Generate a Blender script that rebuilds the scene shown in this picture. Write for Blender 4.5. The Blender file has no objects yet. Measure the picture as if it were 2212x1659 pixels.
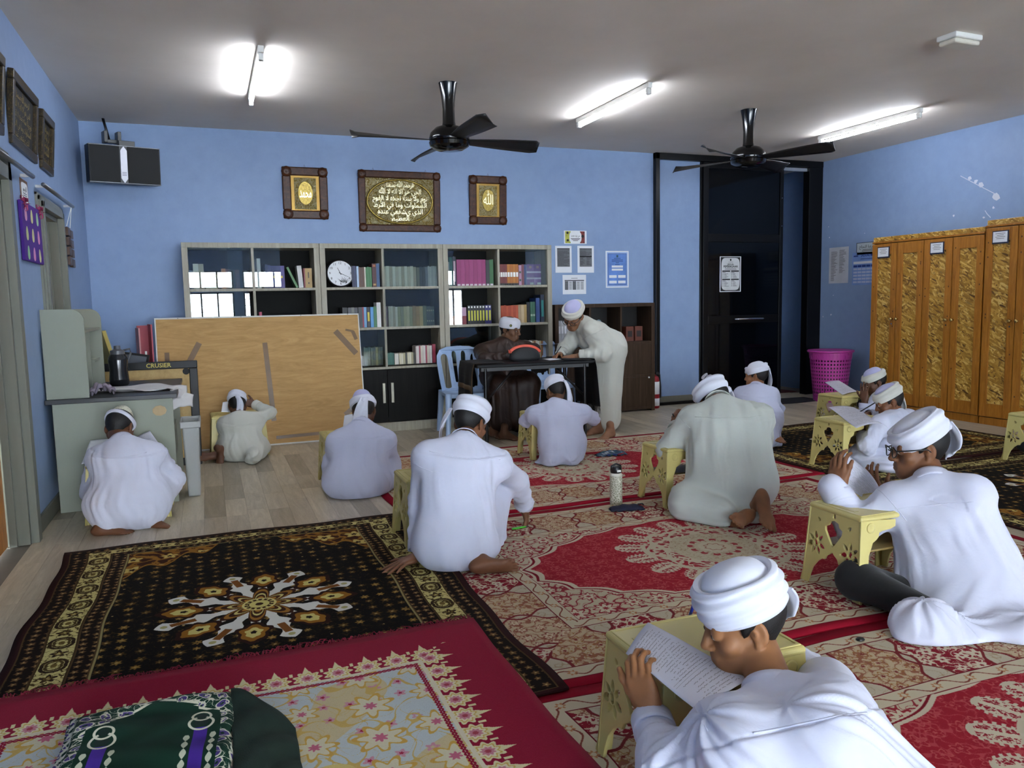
import bpy, bmesh, math, random
import numpy as np
from mathutils import Vector, Matrix, Quaternion
random.seed(7)
SC = bpy.context.scene
COL = SC.collection
PI = math.pi

# ------------------------------------------------------------------ camera
CAM_H = 1.31
F_PX, CX, CY = 1690.0, 1106.0, 829.5
YAW, PITCH, ROLL = (math.radians(a) for a in (-21.096, 6.029, -1.159))


def _cam_matrix():
    base = np.array([[1, 0, 0], [0, 0, -1], [0, 1, 0]], float)
    c, s = math.cos(YAW), math.sin(YAW)
    rz = np.array([[c, s, 0], [-s, c, 0], [0, 0, 1]])
    c, s = math.cos(PITCH), math.sin(PITCH)
    rx = np.array([[1, 0, 0], [0, c, -s], [0, s, c]])
    c, s = math.cos(ROLL), math.sin(ROLL)
    rr = np.array([[c, -s, 0], [s, c, 0], [0, 0, 1]])
    return rr @ rx @ base @ rz


CM = _cam_matrix()
CPOS = np.array([0, 0, CAM_H])
cam_data = bpy.data.cameras.new('camera')
cam_data.sensor_width = 36
cam_data.lens = F_PX / 2212 * 36
cam_data.clip_start = 0.05
cam = bpy.data.objects.new('camera', cam_data)
COL.objects.link(cam)
_r = CM.T @ np.diag([1, -1, -1])
cam.matrix_world = Matrix([[*_r[0], 0], [*_r[1], 0], [*_r[2], CAM_H], [0, 0, 0, 1]])
SC.camera = cam


def ray(u, v):
    return CM.T @ np.array([(u - CX) / F_PX, (v - CY) / F_PX, 1])


def at(u, v, y):            # surveyed point on the vertical plane at depth y
    d = ray(u, v)
    return Vector(CPOS + d * (y / d[1]))


def fl(u, v, z=0.0):        # surveyed point on the horizontal plane at height z
    d = ray(u, v)
    return Vector(CPOS + d * ((z - CAM_H) / d[2]))


def atx(u, v, x):           # surveyed point on a side wall plane
    d = ray(u, v)
    return Vector(CPOS + d * (x / d[0]))


# ------------------------------------------------------------------ world and light
SC.view_settings.view_transform = 'Standard'
SC.view_settings.look = 'None'
SC.view_settings.gamma = 1
SC.view_settings.use_curve_mapping = False
SC.view_settings.exposure = 0.92
W = bpy.data.worlds.new('overcast_sky')
SC.world = W
W.use_nodes = True
_bg = W.node_tree.nodes['Background']
_bg.inputs[0].default_value = (0.80, 0.90, 1.0, 1)
_bg.inputs[1].default_value = 23.0
TUBE_POWER = 50.0
# room shell
XL, XR, YB, YF, ZC = -1.0, 7.57, 8.28, -6.0, 3.03
WIN = [(-0.92, 0.68), (0.92, 2.5), (2.7, 4.1), (6.4, 7.5)]     # windows behind the photographer
WZ = [(0.56, 1.69), (1.79, 2.25)]
for k, (a, b) in enumerate(WIN):
    for j, (z0, z1) in enumerate(WZ):
        ld = bpy.data.lights.new('window_light_portal', 'AREA')
        ld.shape = 'RECTANGLE'
        ld.size, ld.size_y = b - a, z1 - z0
        ld.cycles.is_portal = True
        lo = bpy.data.objects.new('window_light_portal', ld)
        COL.objects.link(lo)
        lo.location = ((a + b) / 2, YF - 0.17, (z0 + z1) / 2)
        lo.rotation_euler = (PI / 2, 0, PI)


# ------------------------------------------------------------------ materials
def lin(c):
    if isinstance(c, str):
        c = [int(c[i:i + 2], 16) / 255 for i in (0, 2, 4)]
    return tuple((x / 12.92 if x <= 0.04045 else ((x + 0.055) / 1.055) ** 2.4) for x in c[:3]) + (1.0,)


class NT:
    def __init__(self, name):
        self.m = bpy.data.materials.new(name)
        self.m.use_nodes = True
        self.t = self.m.node_tree
        self.b = self.t.nodes['Principled BSDF']
        self.out = self.t.nodes['Material Output']

    def n(self, typ, **kw):
        nd = self.t.nodes.new(typ)
        for k, v in kw.items():
            if k.startswith('_'):
                setattr(nd, k[1:], v)
            else:
                nd.inputs[int(k[1:]) if k[0] == 'i' and k[1:].isdigit() else k.replace('__', ' ')].default_value = v
        return nd

    def l(self, a, b):
        self.t.links.new(a, b)

    def ramp(self, src, stops, interp='LINEAR'):
        r = self.t.nodes.new('ShaderNodeValToRGB')
        r.color_ramp.interpolation = interp
        e = r.color_ramp.elements
        while len(e) < len(stops):
            e.new(0.5)
        for el, (p, c) in zip(e, stops):
            el.position = p
            el.color = lin(c) if isinstance(c, str) else c
        self.l(src, r.inputs[0])
        return r.outputs[0]

    def coord(self, kind='Object', scale=(1, 1, 1), rot=(0, 0, 0)):
        tc = self.t.nodes.new('ShaderNodeTexCoord')
        mp = self.t.nodes.new('ShaderNodeMapping')
        mp.inputs['Scale'].default_value = scale
        mp.inputs['Rotation'].default_value = rot
        self.l(tc.outputs[kind], mp.inputs[0])
        return mp.outputs[0]

    def noise(self, vec, scale, detail=4, rough=0.55, dist=0.0):
        nd = self.n('ShaderNodeTexNoise', Scale=scale, Detail=detail, Roughness=rough, Distortion=dist)
        if vec is not None:
            self.l(vec, nd.inputs['Vector'])
        return nd.outputs[0]

    def mix(self, f, a, b, mode='MIX'):
        nd = self.t.nodes.new('ShaderNodeMix')
        nd.data_type = 'RGBA'
        nd.blend_type = mode
        for s, i in ((f, 0), (a, 6), (b, 7)):
            if hasattr(s, 'links'):
                self.l(s, nd.inputs[i])
            elif i == 0:
                nd.inputs[0].default_value = s
            else:
                nd.inputs[i].default_value = lin(s) if isinstance(s, str) else s
        return nd.outputs[2]

    def bump(self, h, strength=0.2, dist=0.01):
        nd = self.n('ShaderNodeBump', Strength=strength, Distance=dist)
        self.l(h, nd.inputs['Height'])
        self.l(nd.outputs[0], self.b.inputs['Normal'])

    def set(self, **kw):
        for k, v in kw.items():
            k = k.replace('_', ' ')
            i = self.b.inputs[k]
            if hasattr(v, 'links'):
                self.l(v, i)
            else:
                i.default_value = v
        return self


MATS = {}


def mat(name, col, rough=0.55, metal=0.0, vary=0.06, vscale=6.0, bump=0.0, bscale=60.0, stretch=(1, 1, 1), spec=0.5, **kw):
    """plain procedural material: a base colour with slight noise variation and grain"""
    if name in MATS:
        return MATS[name]
    t = NT(name)
    c = lin(col)
    vec = t.coord('Object', stretch)
    nz = t.noise(vec, vscale)
    dark = tuple(x * (1 - 2 * vary) for x in c[:3]) + (1,)
    lite = tuple(min(1, x * (1 + 2 * vary)) for x in c[:3]) + (1,)
    t.set(Base_Color=t.ramp(nz, [(0.25, dark), (0.75, lite)]), Roughness=rough, Metallic=metal, **kw)
    t.b.inputs['Specular IOR Level'].default_value = spec
    if bump:
        t.bump(t.noise(vec, bscale, 3), bump, 0.004)
    MATS[name] = t.m
    return t.m


def img_mat(name, arr, rough=0.8, bump=0.0, bscale=900, sheen=0.0, coat=0.0):
    """arr: HxWx3 sRGB 0..1 drawn by this script (row 0 = top)"""
    h, w = arr.shape[:2]
    im = bpy.data.images.new(name, w, h, alpha=False)
    px = np.ones((h, w, 4), np.float32)
    px[..., :3] = arr[::-1]
    im.pixels.foreach_set(px.ravel())
    im.update()
    im.pack()
    t = NT(name)
    ti = t.t.nodes.new('ShaderNodeTexImage')
    ti.image = im
    ti.extension = 'EXTEND'
    uv = t.t.nodes.new('ShaderNodeTexCoord')
    t.l(uv.outputs['UV'], ti.inputs[0])
    t.set(Base_Color=ti.outputs[0], Roughness=rough)
    t.b.inputs['Specular IOR Level'].default_value = 0.08
    if sheen:
        t.b.inputs['Sheen Weight'].default_value = sheen
    if coat:
        t.b.inputs['Coat Weight'].default_value = coat
    if bump:
        t.bump(t.noise(t.coord('Object'), bscale, 2), bump, 0.002)
    MATS[name] = t.m
    return t.m


# ------------------------------------------------------------------ mesh building
class MB:
    def __init__(self):
        self.v, self.f, self.uv = [], [], None

    def add(self, vs, fs):
        o = len(self.v)
        self.v += [tuple(p) for p in vs]
        self.f += [tuple(i + o for i in f) for f in fs]
        return self

    def box(self, lo, hi, mtx=None):
        x0, y0, z0 = lo
        x1, y1, z1 = hi
        vs = [Vector(p) for p in ((x0, y0, z0), (x1, y0, z0), (x1, y1, z0), (x0, y1, z0), (x0, y0, z1), (x1, y0, z1), (x1, y1, z1), (x0, y1, z1))]
        if mtx is not None:
            vs = [mtx @ p for p in vs]
        return self.add(vs, [(0, 3, 2, 1), (4, 5, 6, 7), (0, 1, 5, 4), (1, 2, 6, 5), (2, 3, 7, 6), (3, 0, 4, 7)])

    def lathe(self, prof, seg=24, c=(0, 0, 0), mtx=None, sx=1.0, sy=1.0):
        vs, fs = [], []
        n = len(prof)
        for k in range(seg):
            a = 2 * PI * k / seg
            for r, z in prof:
                p = Vector((c[0] + r * sx * math.cos(a), c[1] + r * sy * math.sin(a), c[2] + z))
                vs.append(mtx @ p if mtx is not None else p)
        for k in range(seg):
            for i in range(n - 1):
                a, b = k * n + i, ((k + 1) % seg) * n + i
                fs.append((a, b, b + 1, a + 1))
        if prof[0][0] > 1e-5:
            fs.append(tuple(k * n for k in reversed(range(seg))))
        if prof[-1][0] > 1e-5:
            fs.append(tuple(k * n + n - 1 for k in range(seg)))
        return self.add(vs, fs)

    def tube(self, pts, r, seg=10, cap=True, flat=1.0, up=None):
        pts = [Vector(p) for p in pts]
        rs = r if isinstance(r, (list, tuple)) else [r] * len(pts)
        vs, fs = [], []
        ref = Vector(up) if up else Vector((0, 0, 1))
        for i, p in enumerate(pts):
            d = (pts[min(i + 1, len(pts) - 1)] - pts[max(i - 1, 0)]).normalized()
            s = d.cross(ref)
            if s.length < 1e-3:
                s = d.cross(Vector((0, 1, 0)))
            s.normalize()
            n = s.cross(d).normalized()
            for k in range(seg):
                a = 2 * PI * k / seg
                vs.append(p + s * math.cos(a) * rs[i] + n * math.sin(a) * rs[i] * flat)
        m = len(pts)
        for i in range(m - 1):
            for k in range(seg):
                a, b = i * seg + k, i * seg + (k + 1) % seg
                fs.append((a, b, b + seg, a + seg))
        if cap:
            fs.append(tuple(reversed(range(seg))))
            fs.append(tuple((m - 1) * seg + k for k in range(seg)))
        return self.add(vs, fs)

    def prism(self, poly, axis, a, b):
        """extrude a 2D outline along an axis ('x','y','z') from a to b"""
        n = len(poly)

        def p3(q, t):
            return {'x': (t, q[0], q[1]), 'y': (q[0], t, q[1]), 'z': (q[0], q[1], t)}[axis]
        vs = [p3(q, a) for q in poly] + [p3(q, b) for q in poly]
        fs = [(i, (i + 1) % n, n + (i + 1) % n, n + i) for i in range(n)]
        fs += [tuple(reversed(range(n))), tuple(range(n, 2 * n))]
        return self.add(vs, fs)

    def grid(self, fn, nu, nv, closed_u=False, uv=False):
        o = len(self.v)
        vs, fs, uvs = [], [], []
        for j in range(nv + 1):
            for i in range(nu + (0 if closed_u else 1)):
                vs.append(fn(i / nu, j / nv))
                uvs.append((i / nu, j / nv))
        w = nu if closed_u else nu + 1
        for j in range(nv):
            for i in range(nu):
                a, b = j * w + i, j * w + (i + 1) % w
                fs.append((a, b, b + w, a + w))
        self.add(vs, fs)
        if uv:
            self.uv = (self.uv or []) + uvs
        return self

    def build(self, name, m, parent=None, smooth=False, bevel=0.0, segs=2, loc=None, auto=None, normals=True):
        me = bpy.data.meshes.new(name)
        me.from_pydata(self.v, [], self.f)
        if normals:
            bm = bmesh.new()
            bm.from_mesh(me)
            bmesh.ops.recalc_face_normals(bm, faces=bm.faces)
            bm.to_mesh(me)
            bm.free()
        if self.uv and len(self.uv) == len(me.vertices):
            lay = me.uv_layers.new(name='UVMap')
            idx = np.empty(len(me.loops), np.int32)
            me.loops.foreach_get('vertex_index', idx)
            lay.data.foreach_set('uv', np.array(self.uv, np.float32)[idx].ravel())
        return link(name, me, m, parent, smooth, bevel, segs, loc, auto)


def link(name, me, m, parent=None, smooth=False, bevel=0.0, segs=2, loc=None, auto=None):
    for mm in (m if isinstance(m, (list, tuple)) else [m]):
        me.materials.append(mm)
    if smooth:
        me.polygons.foreach_set('use_smooth', [True] * len(me.polygons))
    if auto:
        me.polygons.foreach_set('use_smooth', [True] * len(me.polygons))
        me.set_sharp_from_angle(angle=math.radians(auto))
    o = bpy.data.objects.new(name, me)
    COL.objects.link(o)
    if loc is not None:
        o.location = loc
    if bevel:
        bv = o.modifiers.new('edge', 'BEVEL')
        bv.width = bevel
        bv.segments = segs
        bv.limit_method = 'ANGLE'
        bv.angle_limit = math.radians(40)
    if parent is not None:
        o.parent = parent
    return o


def tag(o, label=None, cat=None, group=None, kind=None):
    if label:
        o['label'] = label
    if cat:
        o['category'] = cat
    if group:
        o['group'] = group
    if kind:
        o['kind'] = kind
    return o


def thing(name, label, cat, loc=(0, 0, 0), rz=0.0, group=None):
    o = bpy.data.objects.new(name, None)
    o.empty_display_size = 0.05
    COL.objects.link(o)
    o.location = loc
    o.rotation_euler = (0, 0, rz)
    return tag(o, label, cat, group)


def struct(o):
    o['kind'] = 'structure'
    return o


def dup(root, loc=None, rz=None, label=None, name=None):
    def cp(o, par):
        c = o.copy()
        COL.objects.link(c)
        if par is not None:
            c.parent = par
        for ch in list(o.children):
            cp(ch, c)
        return c
    r = cp(root, None)
    if loc is not None:
        r.location = loc
    if rz is not None:
        r.rotation_euler = (0, 0, rz)
    if label:
        r['label'] = label
    return r


def outline_mesh(name, loops, depth, bevel=0.0, res=1):
    """flat plate from closed outlines (first = rim, others = holes), in local XY, thickness along Z"""
    cu = bpy.data.curves.new(name, 'CURVE')
    cu.dimensions = '2D'
    cu.fill_mode = 'BOTH'
    cu.extrude = max(0.0, depth / 2 - bevel)
    cu.bevel_depth = bevel
    cu.bevel_resolution = res
    for lp in loops:
        sp = cu.splines.new('POLY')
        sp.points.add(len(lp) - 1)
        for p, q in zip(sp.points, lp):
            p.co = (q[0], q[1], 0, 1)
        sp.use_cyclic_u = True
    o = bpy.data.objects.new(name, cu)
    COL.objects.link(o)
    dg = bpy.context.evaluated_depsgraph_get()
    me = bpy.data.meshes.new_from_object(o.evaluated_get(dg))
    bpy.data.objects.remove(o)
    bpy.data.curves.remove(cu)
    me.materials.clear()
    return me


def lettering(s, size, m, parent, loc, rot=(PI / 2, 0, 0), align='CENTER', name='lettering', depth=0.0003, bold=0.0, width=None):
    """words as a thin printed layer standing just proud of their sheet"""
    cu = bpy.data.curves.new(name, 'FONT')
    cu.body = s
    cu.size = size
    cu.align_x = align
    cu.align_y = 'CENTER'
    cu.extrude = depth
    cu.offset = bold
    cu.resolution_u = 2
    o = bpy.data.objects.new(name, cu)
    COL.objects.link(o)
    dg = bpy.context.evaluated_depsgraph_get()
    oe = o.evaluated_get(dg)
    me = bpy.data.meshes.new_from_object(oe)
    wx = oe.dimensions[0]
    bpy.data.objects.remove(o)
    bpy.data.curves.remove(cu)
    me.materials.clear()
    r = link(name, me, m, parent)
    r.location = loc
    r.rotation_euler = rot
    if width and wx > width:
        r.scale = (width / wx, 1, 1)
    return r


def smooth01(a, b, x):
    t = np.clip((x - a) / (b - a), 0, 1)
    return t * t * (3 - 2 * t)
# ------------------------------------------------------------------ room materials
def wall_mat():
    t = NT('blue_wall_paint')
    v = t.coord('Object')
    big = t.noise(v, 1.1, 5, 0.6)
    fine = t.noise(v, 9, 4, 0.6)
    c1 = t.ramp(big, [(0.3, '859bbf'), (0.7, '8fa6c9')])
    c2 = t.mix(0.25, c1, t.ramp(fine, [(0.3, '8197bc'), (0.7, '97aecf')]))
    t.set(Base_Color=c2, Roughness=0.42)
    t.b.inputs['Specular IOR Level'].default_value = 0.25
    t.bump(t.noise(t.coord('Object', (1, 1, 0.35)), 22, 5, 0.6), 0.12, 0.01)
    return t.m


def ceil_mat():
    t = NT('ceiling_plaster')
    v = t.coord('Object')
    t.set(Base_Color=t.ramp(t.noise(v, 1.6, 5, 0.6), [(0.3, 'ddd3c6'), (0.7, 'e6dcd0')]), Roughness=0.75)
    t.bump(t.noise(v, 7, 5, 0.6), 0.15, 0.01)
    return t.m


M_WALL, M_CEIL = wall_mat(), ceil_mat()
M_GREYFRAME = mat('grey_frame_paint', '6f7165', 0.38, vary=0.05, vscale=3, stretch=(6, 6, 0.4))
M_BLACKAL = mat('black_aluminium', '0b0b0d', 0.32, vary=0.02, spec=0.2)
M_BASE = mat('grey_baseboard', '6e6d60', 0.5, vary=0.08, vscale=5)
M_DARK = mat('shadow_void', '0a0a0c', 0.9, vary=0)
M_STEEL = mat('polished_steel', 'c9ccd0', 0.18, 1.0, vary=0.01)
M_WHITEP = mat('white_plastic', 'e6e6e2', 0.4, vary=0.01)
M_BLACKP = mat('black_plastic', '0d0d0f', 0.35, vary=0.02)
M_PAPER = mat('white_paper', 'e9ebee', 0.7, vary=0.01)
M_INK = mat('black_ink', '17181c', 0.7, vary=0)
M_INKG = mat('grey_ink', '55585e', 0.7, vary=0)


def wood_mat(name, a, b, c, scale=(1, 1, 1), rough=0.45, ring=9.0, dist=3.0, bump=0.05, rnd=False, kind='Object', spec=0.35):
    t = NT(name)
    v = t.coord(kind, scale)
    if rnd:
        oi = t.t.nodes.new('ShaderNodeObjectInfo')
        add = t.n('ShaderNodeVectorMath', _operation='ADD')
        mul = t.n('ShaderNodeVectorMath', _operation='MULTIPLY')
        t.l(oi.outputs['Random'], mul.inputs[0])
        mul.inputs[1].default_value = (37, 19, 53)
        t.l(v, add.inputs[0])
        t.l(mul.outputs[0], add.inputs[1])
        v = add.outputs[0]
    w = t.noise(v, ring, 6, 0.62, dist)
    f = t.noise(v, ring * 9, 3, 0.6)
    col = t.ramp(w, [(0.3, a), (0.5, b), (0.68, c)])
    col = t.mix(0.22, col, t.ramp(f, [(0.35, a), (0.65, c)]))
    if rnd:
        tone = t.ramp(oi.outputs['Random'], [(0.0, (0.62, 0.61, 0.58, 1)), (0.25, (0.85, 0.85, 0.84, 1)), (1.0, (1.12, 1.12, 1.1, 1))])
        col = t.mix(1.0, col, tone, 'MULTIPLY')
    t.set(Base_Color=col, Roughness=rough)
    t.b.inputs['Specular IOR Level'].default_value = spec
    if bump:
        t.bump(f, bump, 0.003)
    MATS[name] = t.m
    return t.m


M_PLANK = wood_mat('grey_oak_vinyl', 'a89c86', 'bcb09a', 'cfc3ae', (7, 0.7, 1), 0.36, 3.0, 1.2, 0.05, rnd=True, kind='Object')

# ------------------------------------------------------------------ floor with individual planks where it shows
floor = struct(MB().box((XL - 1.5, YF - 0.3, -0.1), (XR + 1.0, YB + 1.15, -0.004)).build('floor', mat('floor_screed', '6a6459', 0.6)))
PW, GAP = 0.13, 0.0012
plank_meshes = {}
rnd = random.Random(3)


def plank_mesh(L):
    if L not in plank_meshes:
        b = MB().box((-PW / 2 + GAP / 2, -L / 2 + GAP / 2, -0.004), (PW / 2 - GAP / 2, L / 2 - GAP / 2, 0.0))
        me = bpy.data.meshes.new('plank')
        me.from_pydata(b.v, [], b.f)
        me.materials.append(M_PLANK)
        plank_meshes[L] = me
    return plank_meshes[L]


def plank_visible(x, y):
    if x < -0.66 and y < 5.6:
        return y > 2.6
    if y > 4.62 and x < 1.1 and not (x < -0.2 and y > 5.9):
        return y < 7.9
    if 1.1 <= x < 2.6:
        return y > 6.3
    if 2.6 <= x < 3.9:
        return y > 6.4 and y < 7.6
    if 3.9 <= x < 7.4:
        return y > (6.2 if x < 5.2 else 5.6) and not (x > 6.9 and y < 6.9)
    return False


LENS = (0.46, 0.62, 0.78, 0.92)
rest = MB()
npl = 0
nx = int((XR - XL) / PW) + 1
for i in range(nx):
    x = XL + PW * (i + 0.5)
    y = YF - rnd.random() * 0.8
    while y < YB:
        L = rnd.choice(LENS)
        yc = y + L / 2
        if plank_visible(x, yc) and npl < 300:
            o = bpy.data.objects.new('plank', plank_mesh(L))
            COL.objects.link(o)
            o.parent = floor
            o.location = (x, yc, 0)
            npl += 1
        else:
            rest.box((x - PW / 2, y, -0.004), (x + PW / 2, y + L - GAP, -0.0002))
        y += L
rest.build('plank_field', M_PLANK, floor)['kind'] = 'stuff'

# ------------------------------------------------------------------ shell
struct(MB().box((XL - 1.5, YF - 0.3, ZC), (XR + 1.0, YB + 1.15, ZC + 0.15)).build('ceiling', M_CEIL))
# left wall with two door openings
D1 = (3.95, 5.02, 2.02)
D2 = (6.02, 6.74, 1.99)
b = MB()
b.box((XL - 0.2, YF - 0.2, 0), (XL, D1[0], ZC)).box((XL - 0.2, D1[0], D1[2]), (XL, D1[1], ZC))
b.box((XL - 0.2, D1[1], 0), (XL, D2[0], ZC)).box((XL - 0.2, D2[0], D2[2]), (XL, D2[1], ZC)).box((XL - 0.2, D2[1], 0), (XL, YB + 0.2, ZC))
struct(b.build('wall_left', M_WALL))
# back wall up to the black partition, then a wall return behind the locker corner
XB = 5.055
struct(MB().box((XL - 0.2, YB, 0), (XB, YB + 0.18, ZC)).build('wall_back', M_WALL))
struct(MB().box((XR, YF - 0.2, 0), (XR + 0.2, YB + 0.1, ZC)).build('wall_right', M_WALL))
# wall behind the photographer with its row of louvre windows
b = MB()
xs = [XL] + [q for w in WIN for q in w] + [XR]
for i in range(0, len(xs), 2):
    b.box((xs[i], YF - 0.15, 0), (xs[i + 1], YF, ZC))
for a, c in WIN:
    b.box((a, YF - 0.15, 0), (c, YF, WZ[0][0])).box((a, YF - 0.15, WZ[0][1]), (c, YF, WZ[1][0])).box((a, YF - 0.15, WZ[1][1]), (c, YF, ZC))
struct(b.build('wall_front', M_WALL))
M_WINF = mat('window_frame_dark', '2c2d30', 0.4)
for k, (a, c) in enumerate(WIN):
    f = MB()
    for z0, z1 in WZ:
        f.box((a, YF - 0.1, z0), (a + 0.04, YF - 0.05, z1)).box((c - 0.04, YF - 0.1, z0), (c, YF - 0.05, z1))
        f.box((a, YF - 0.1, z0), (c, YF - 0.05, z0 + 0.035)).box((a, YF - 0.1, z1 - 0.035), (c, YF - 0.05, z1))
        for q in (0.25, 0.5, 0.75):
            xm = a + (c - a) * q
            f.box((xm - 0.022, YF - 0.1, z0), (xm + 0.022, YF - 0.05, z1))
    w = struct(f.build('window_%d' % (k + 1), M_WINF))
    s = MB()
    for z in np.arange(0.7, 1.65, 0.16):
        s.box((a + 0.04, YF - 0.085, z), (c - 0.04, YF - 0.07, z + 0.012))
    s.build('grille', M_WINF, w)

# black aluminium partition: frame, blue fixed panel, sliding dark glass door and the gap beside it
FX = [XB, 5.112, 5.713, 5.745, 6.90, 6.945, 7.35, XR]
f = MB()
f.box((5.055, YB - 0.06, 0), (5.112, YB + 0.06, ZC)).box((5.055, YB - 0.06, 2.955), (XR, YB + 0.06, ZC))
f.box((5.112, YB - 0.055, 0), (5.745, YB + 0.05, 0.035)).box((7.35, YB - 0.055, 0), (XR, YB + 0.06, 2.955))
f.box((5.712, YB - 0.02, 0), (5.745, YB + 0.05, 2.955))
struct(f.build('trim_1', M_BLACKAL, bevel=0.004))
struct(MB().box((5.112, YB, 0.035), (5.713, YB + 0.06, 2.956)).build('wall_panel', M_WALL))
struct(MB().box((5.112, YB - 0.014, 0.036), (5.713, YB, 0.105)).build('baseboard_panel', M_BASE))


def tint_mat():
    t = NT('dark_tinted_glass')
    t.set(Base_Color=lin('04070c'), Roughness=0.06)
    t.b.inputs['Specular IOR Level'].default_value = 0.2
    return t.m


M_TINT = tint_mat()
dr = MB()
dx0, dx1, dy0, dy1 = 5.735, 6.945, YB - 0.05, YB - 0.005
dr.box((dx0, dy0, 0.01), (dx0 + 0.075, dy1, 2.95)).box((dx1 - 0.05, dy0, 0.01), (dx1, dy1, 2.95))
for z0, z1 in ((0.01, 0.12), (0.98, 1.075), (1.99, 2.09), (2.88, 2.95)):
    dr.box((dx0 + 0.075, dy0, z0), (dx1 - 0.05, dy1, z1))
door3 = struct(dr.build('door_3', M_BLACKAL, bevel=0.003))
for z0, z1 in ((0.12, 0.98), (1.075, 1.99), (2.09, 2.88)):
    MB().box((dx0 + 0.075, dy0 + 0.015, z0), (dx1 - 0.05, dy0 + 0.025, z1)).build('glass_pane', M_TINT, door3)
hp = [(6.19, dy0, 1.03), (6.19, dy0 - 0.05, 1.03), (6.22, dy0 - 0.062, 1.03), (6.59, dy0 - 0.062, 1.03), (6.62, dy0 - 0.05, 1.03), (6.62, dy0, 1.03)]
MB().tube(hp, 0.013, 12).build('handle', M_STEEL, door3, smooth=True)
for z in (2.55, 2.2):
    MB().lathe([(0.006, 0), (0.006, 0.004), (0.0, 0.005)], 8, mtx=Matrix.Translation((6.92, dy0, z)) @ Matrix.Rotation(PI / 2, 4, 'X')).build('screw', M_STEEL, door3)
# corridor beyond the gap
struct(MB().box((5.0, 9.25, 0), (9.0, 9.4, ZC)).build('wall_corridor', M_WALL))
struct(MB().box((7.75, YB - 0.2, 0), (7.9, 9.3, ZC)).build('wall_corridor_end', M_WALL))
struct(MB().box((XR - 0.005, YB + 0.055, 0), (7.8, YB + 0.2, ZC)).build('wall_corridor_return', M_WALL))
struct(MB().box((4.95, YB + 0.05, 0), (5.05, 9.3, ZC)).build('wall_corridor_start', M_WALL))
struct(MB().box((5.3, 9.235, 0), (7.75, 9.25, 0.16)).build('baseboard_corridor', mat('corridor_tile', '9a9684', 0.4)))
struct(MB().box((6.95, YB - 0.01, 2.905), (7.35, YB + 0.03, 2.945)).build('trim_2', mat('bare_aluminium', 'b9bec6', 0.35, 0.6)))

# baseboards
bb = MB().box((XL, D1[1] + 0.17, 0), (XL + 0.016, D2[0] - 0.1, 0.1)).box((XL, D2[1] + 0.1, 0), (XL + 0.016, YB, 0.1))
struct(bb.build('baseboard_left', M_BASE, bevel=0.003))
struct(MB().box((XL + 0.02, YB - 0.016, 0), (XB, YB, 0.1)).build('baseboard_back', M_BASE, bevel=0.003))
struct(MB().box((XR - 0.016, YF, 0), (XR, YB - 0.07, 0.1)).build('baseboard_right', M_BASE, bevel=0.003))


# door frames on the left wall: stepped grey architrave + jamb reveal, orange timber leaf inside
M_ORANGE = wood_mat('orange_timber', '9c5f1c', 'b8742a', 'c98738', (5, 5, 0.6), 0.4, 3.5, 2.0, 0.05)
for k, (y0, y1, zt) in enumerate((D1, D2)):
    wd = 0.17 if k == 0 else 0.09
    f = MB()
    for (ya, yb, th) in ((y1, y1 + wd * 0.45, 0.04), (y1 + wd * 0.45, y1 + wd * 0.8, 0.028), (y1 + wd * 0.8, y1 + wd, 0.015)):
        f.box((XL - 0.005, ya, 0), (XL + th, yb, zt + (yb - y1)))
        f.box((XL - 0.005, y0 - (yb - y1), 0), (XL + th, y0 - (ya - y1), zt + (yb - y1)))
        f.box((XL - 0.005, y0 - (yb - y1), zt + (ya - y1)), (XL + th, y1 + (yb - y1), zt + (yb - y1)))
    # reveal
    f.box((XL - 0.2, y1 - 0.03, 0), (XL, y1, zt)).box((XL - 0.2, y0, 0), (XL, y0 + 0.03, zt)).box((XL - 0.2, y0, zt - 0.03), (XL, y1, zt))
    f.box((XL - 0.1, y1 - 0.05, 0), (XL - 0.06, y1 - 0.03, zt - 0.03))
    d = struct(f.build('door_%d' % (k + 1), M_GREYFRAME, bevel=0.003))
    leaf = MB().box((XL - 0.15, y0 + 0.03, 0.008), (XL - 0.105, y1 - 0.05, zt - 0.035))
    leaf.build('leaf', M_ORANGE, d, bevel=0.003)
    pn = MB()
    for z0, z1 in ((0.15, 0.62), (0.72, 1.16), (1.26, 1.7)):
        pn.box((XL - 0.105, y0 + 0.16, z0), (XL - 0.096, y1 - 0.17, z1))
    pn.build('leaf_panel', M_ORANGE, d, bevel=0.004)
    # curtain rod above the door
    ry0, ry1, rz = ((4.6, 5.6, 2.125) if k == 0 else (5.93, 7.13, 2.125))
    r = thing('curtain_rod', ('grey metal curtain rod above the nearest left doorway' if k == 0 else 'grey metal curtain rod above the second left doorway, near the corner'), 'curtain rod', (XL, ry0, rz), 0, 'curtain rods over the doors')
    MB().tube([(0.055, 0, 0), (0.055, ry1 - ry0, 0)], 0.014, 10).build('rod', mat('rod_metal', '77787a', 0.3, 0.7), r, smooth=True)
    for q in (0.06, ry1 - ry0 - 0.06):
        MB().box((0, q - 0.01, -0.012), (0.055, q + 0.01, 0.005)).build('bracket', M_WHITEP, r)

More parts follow.
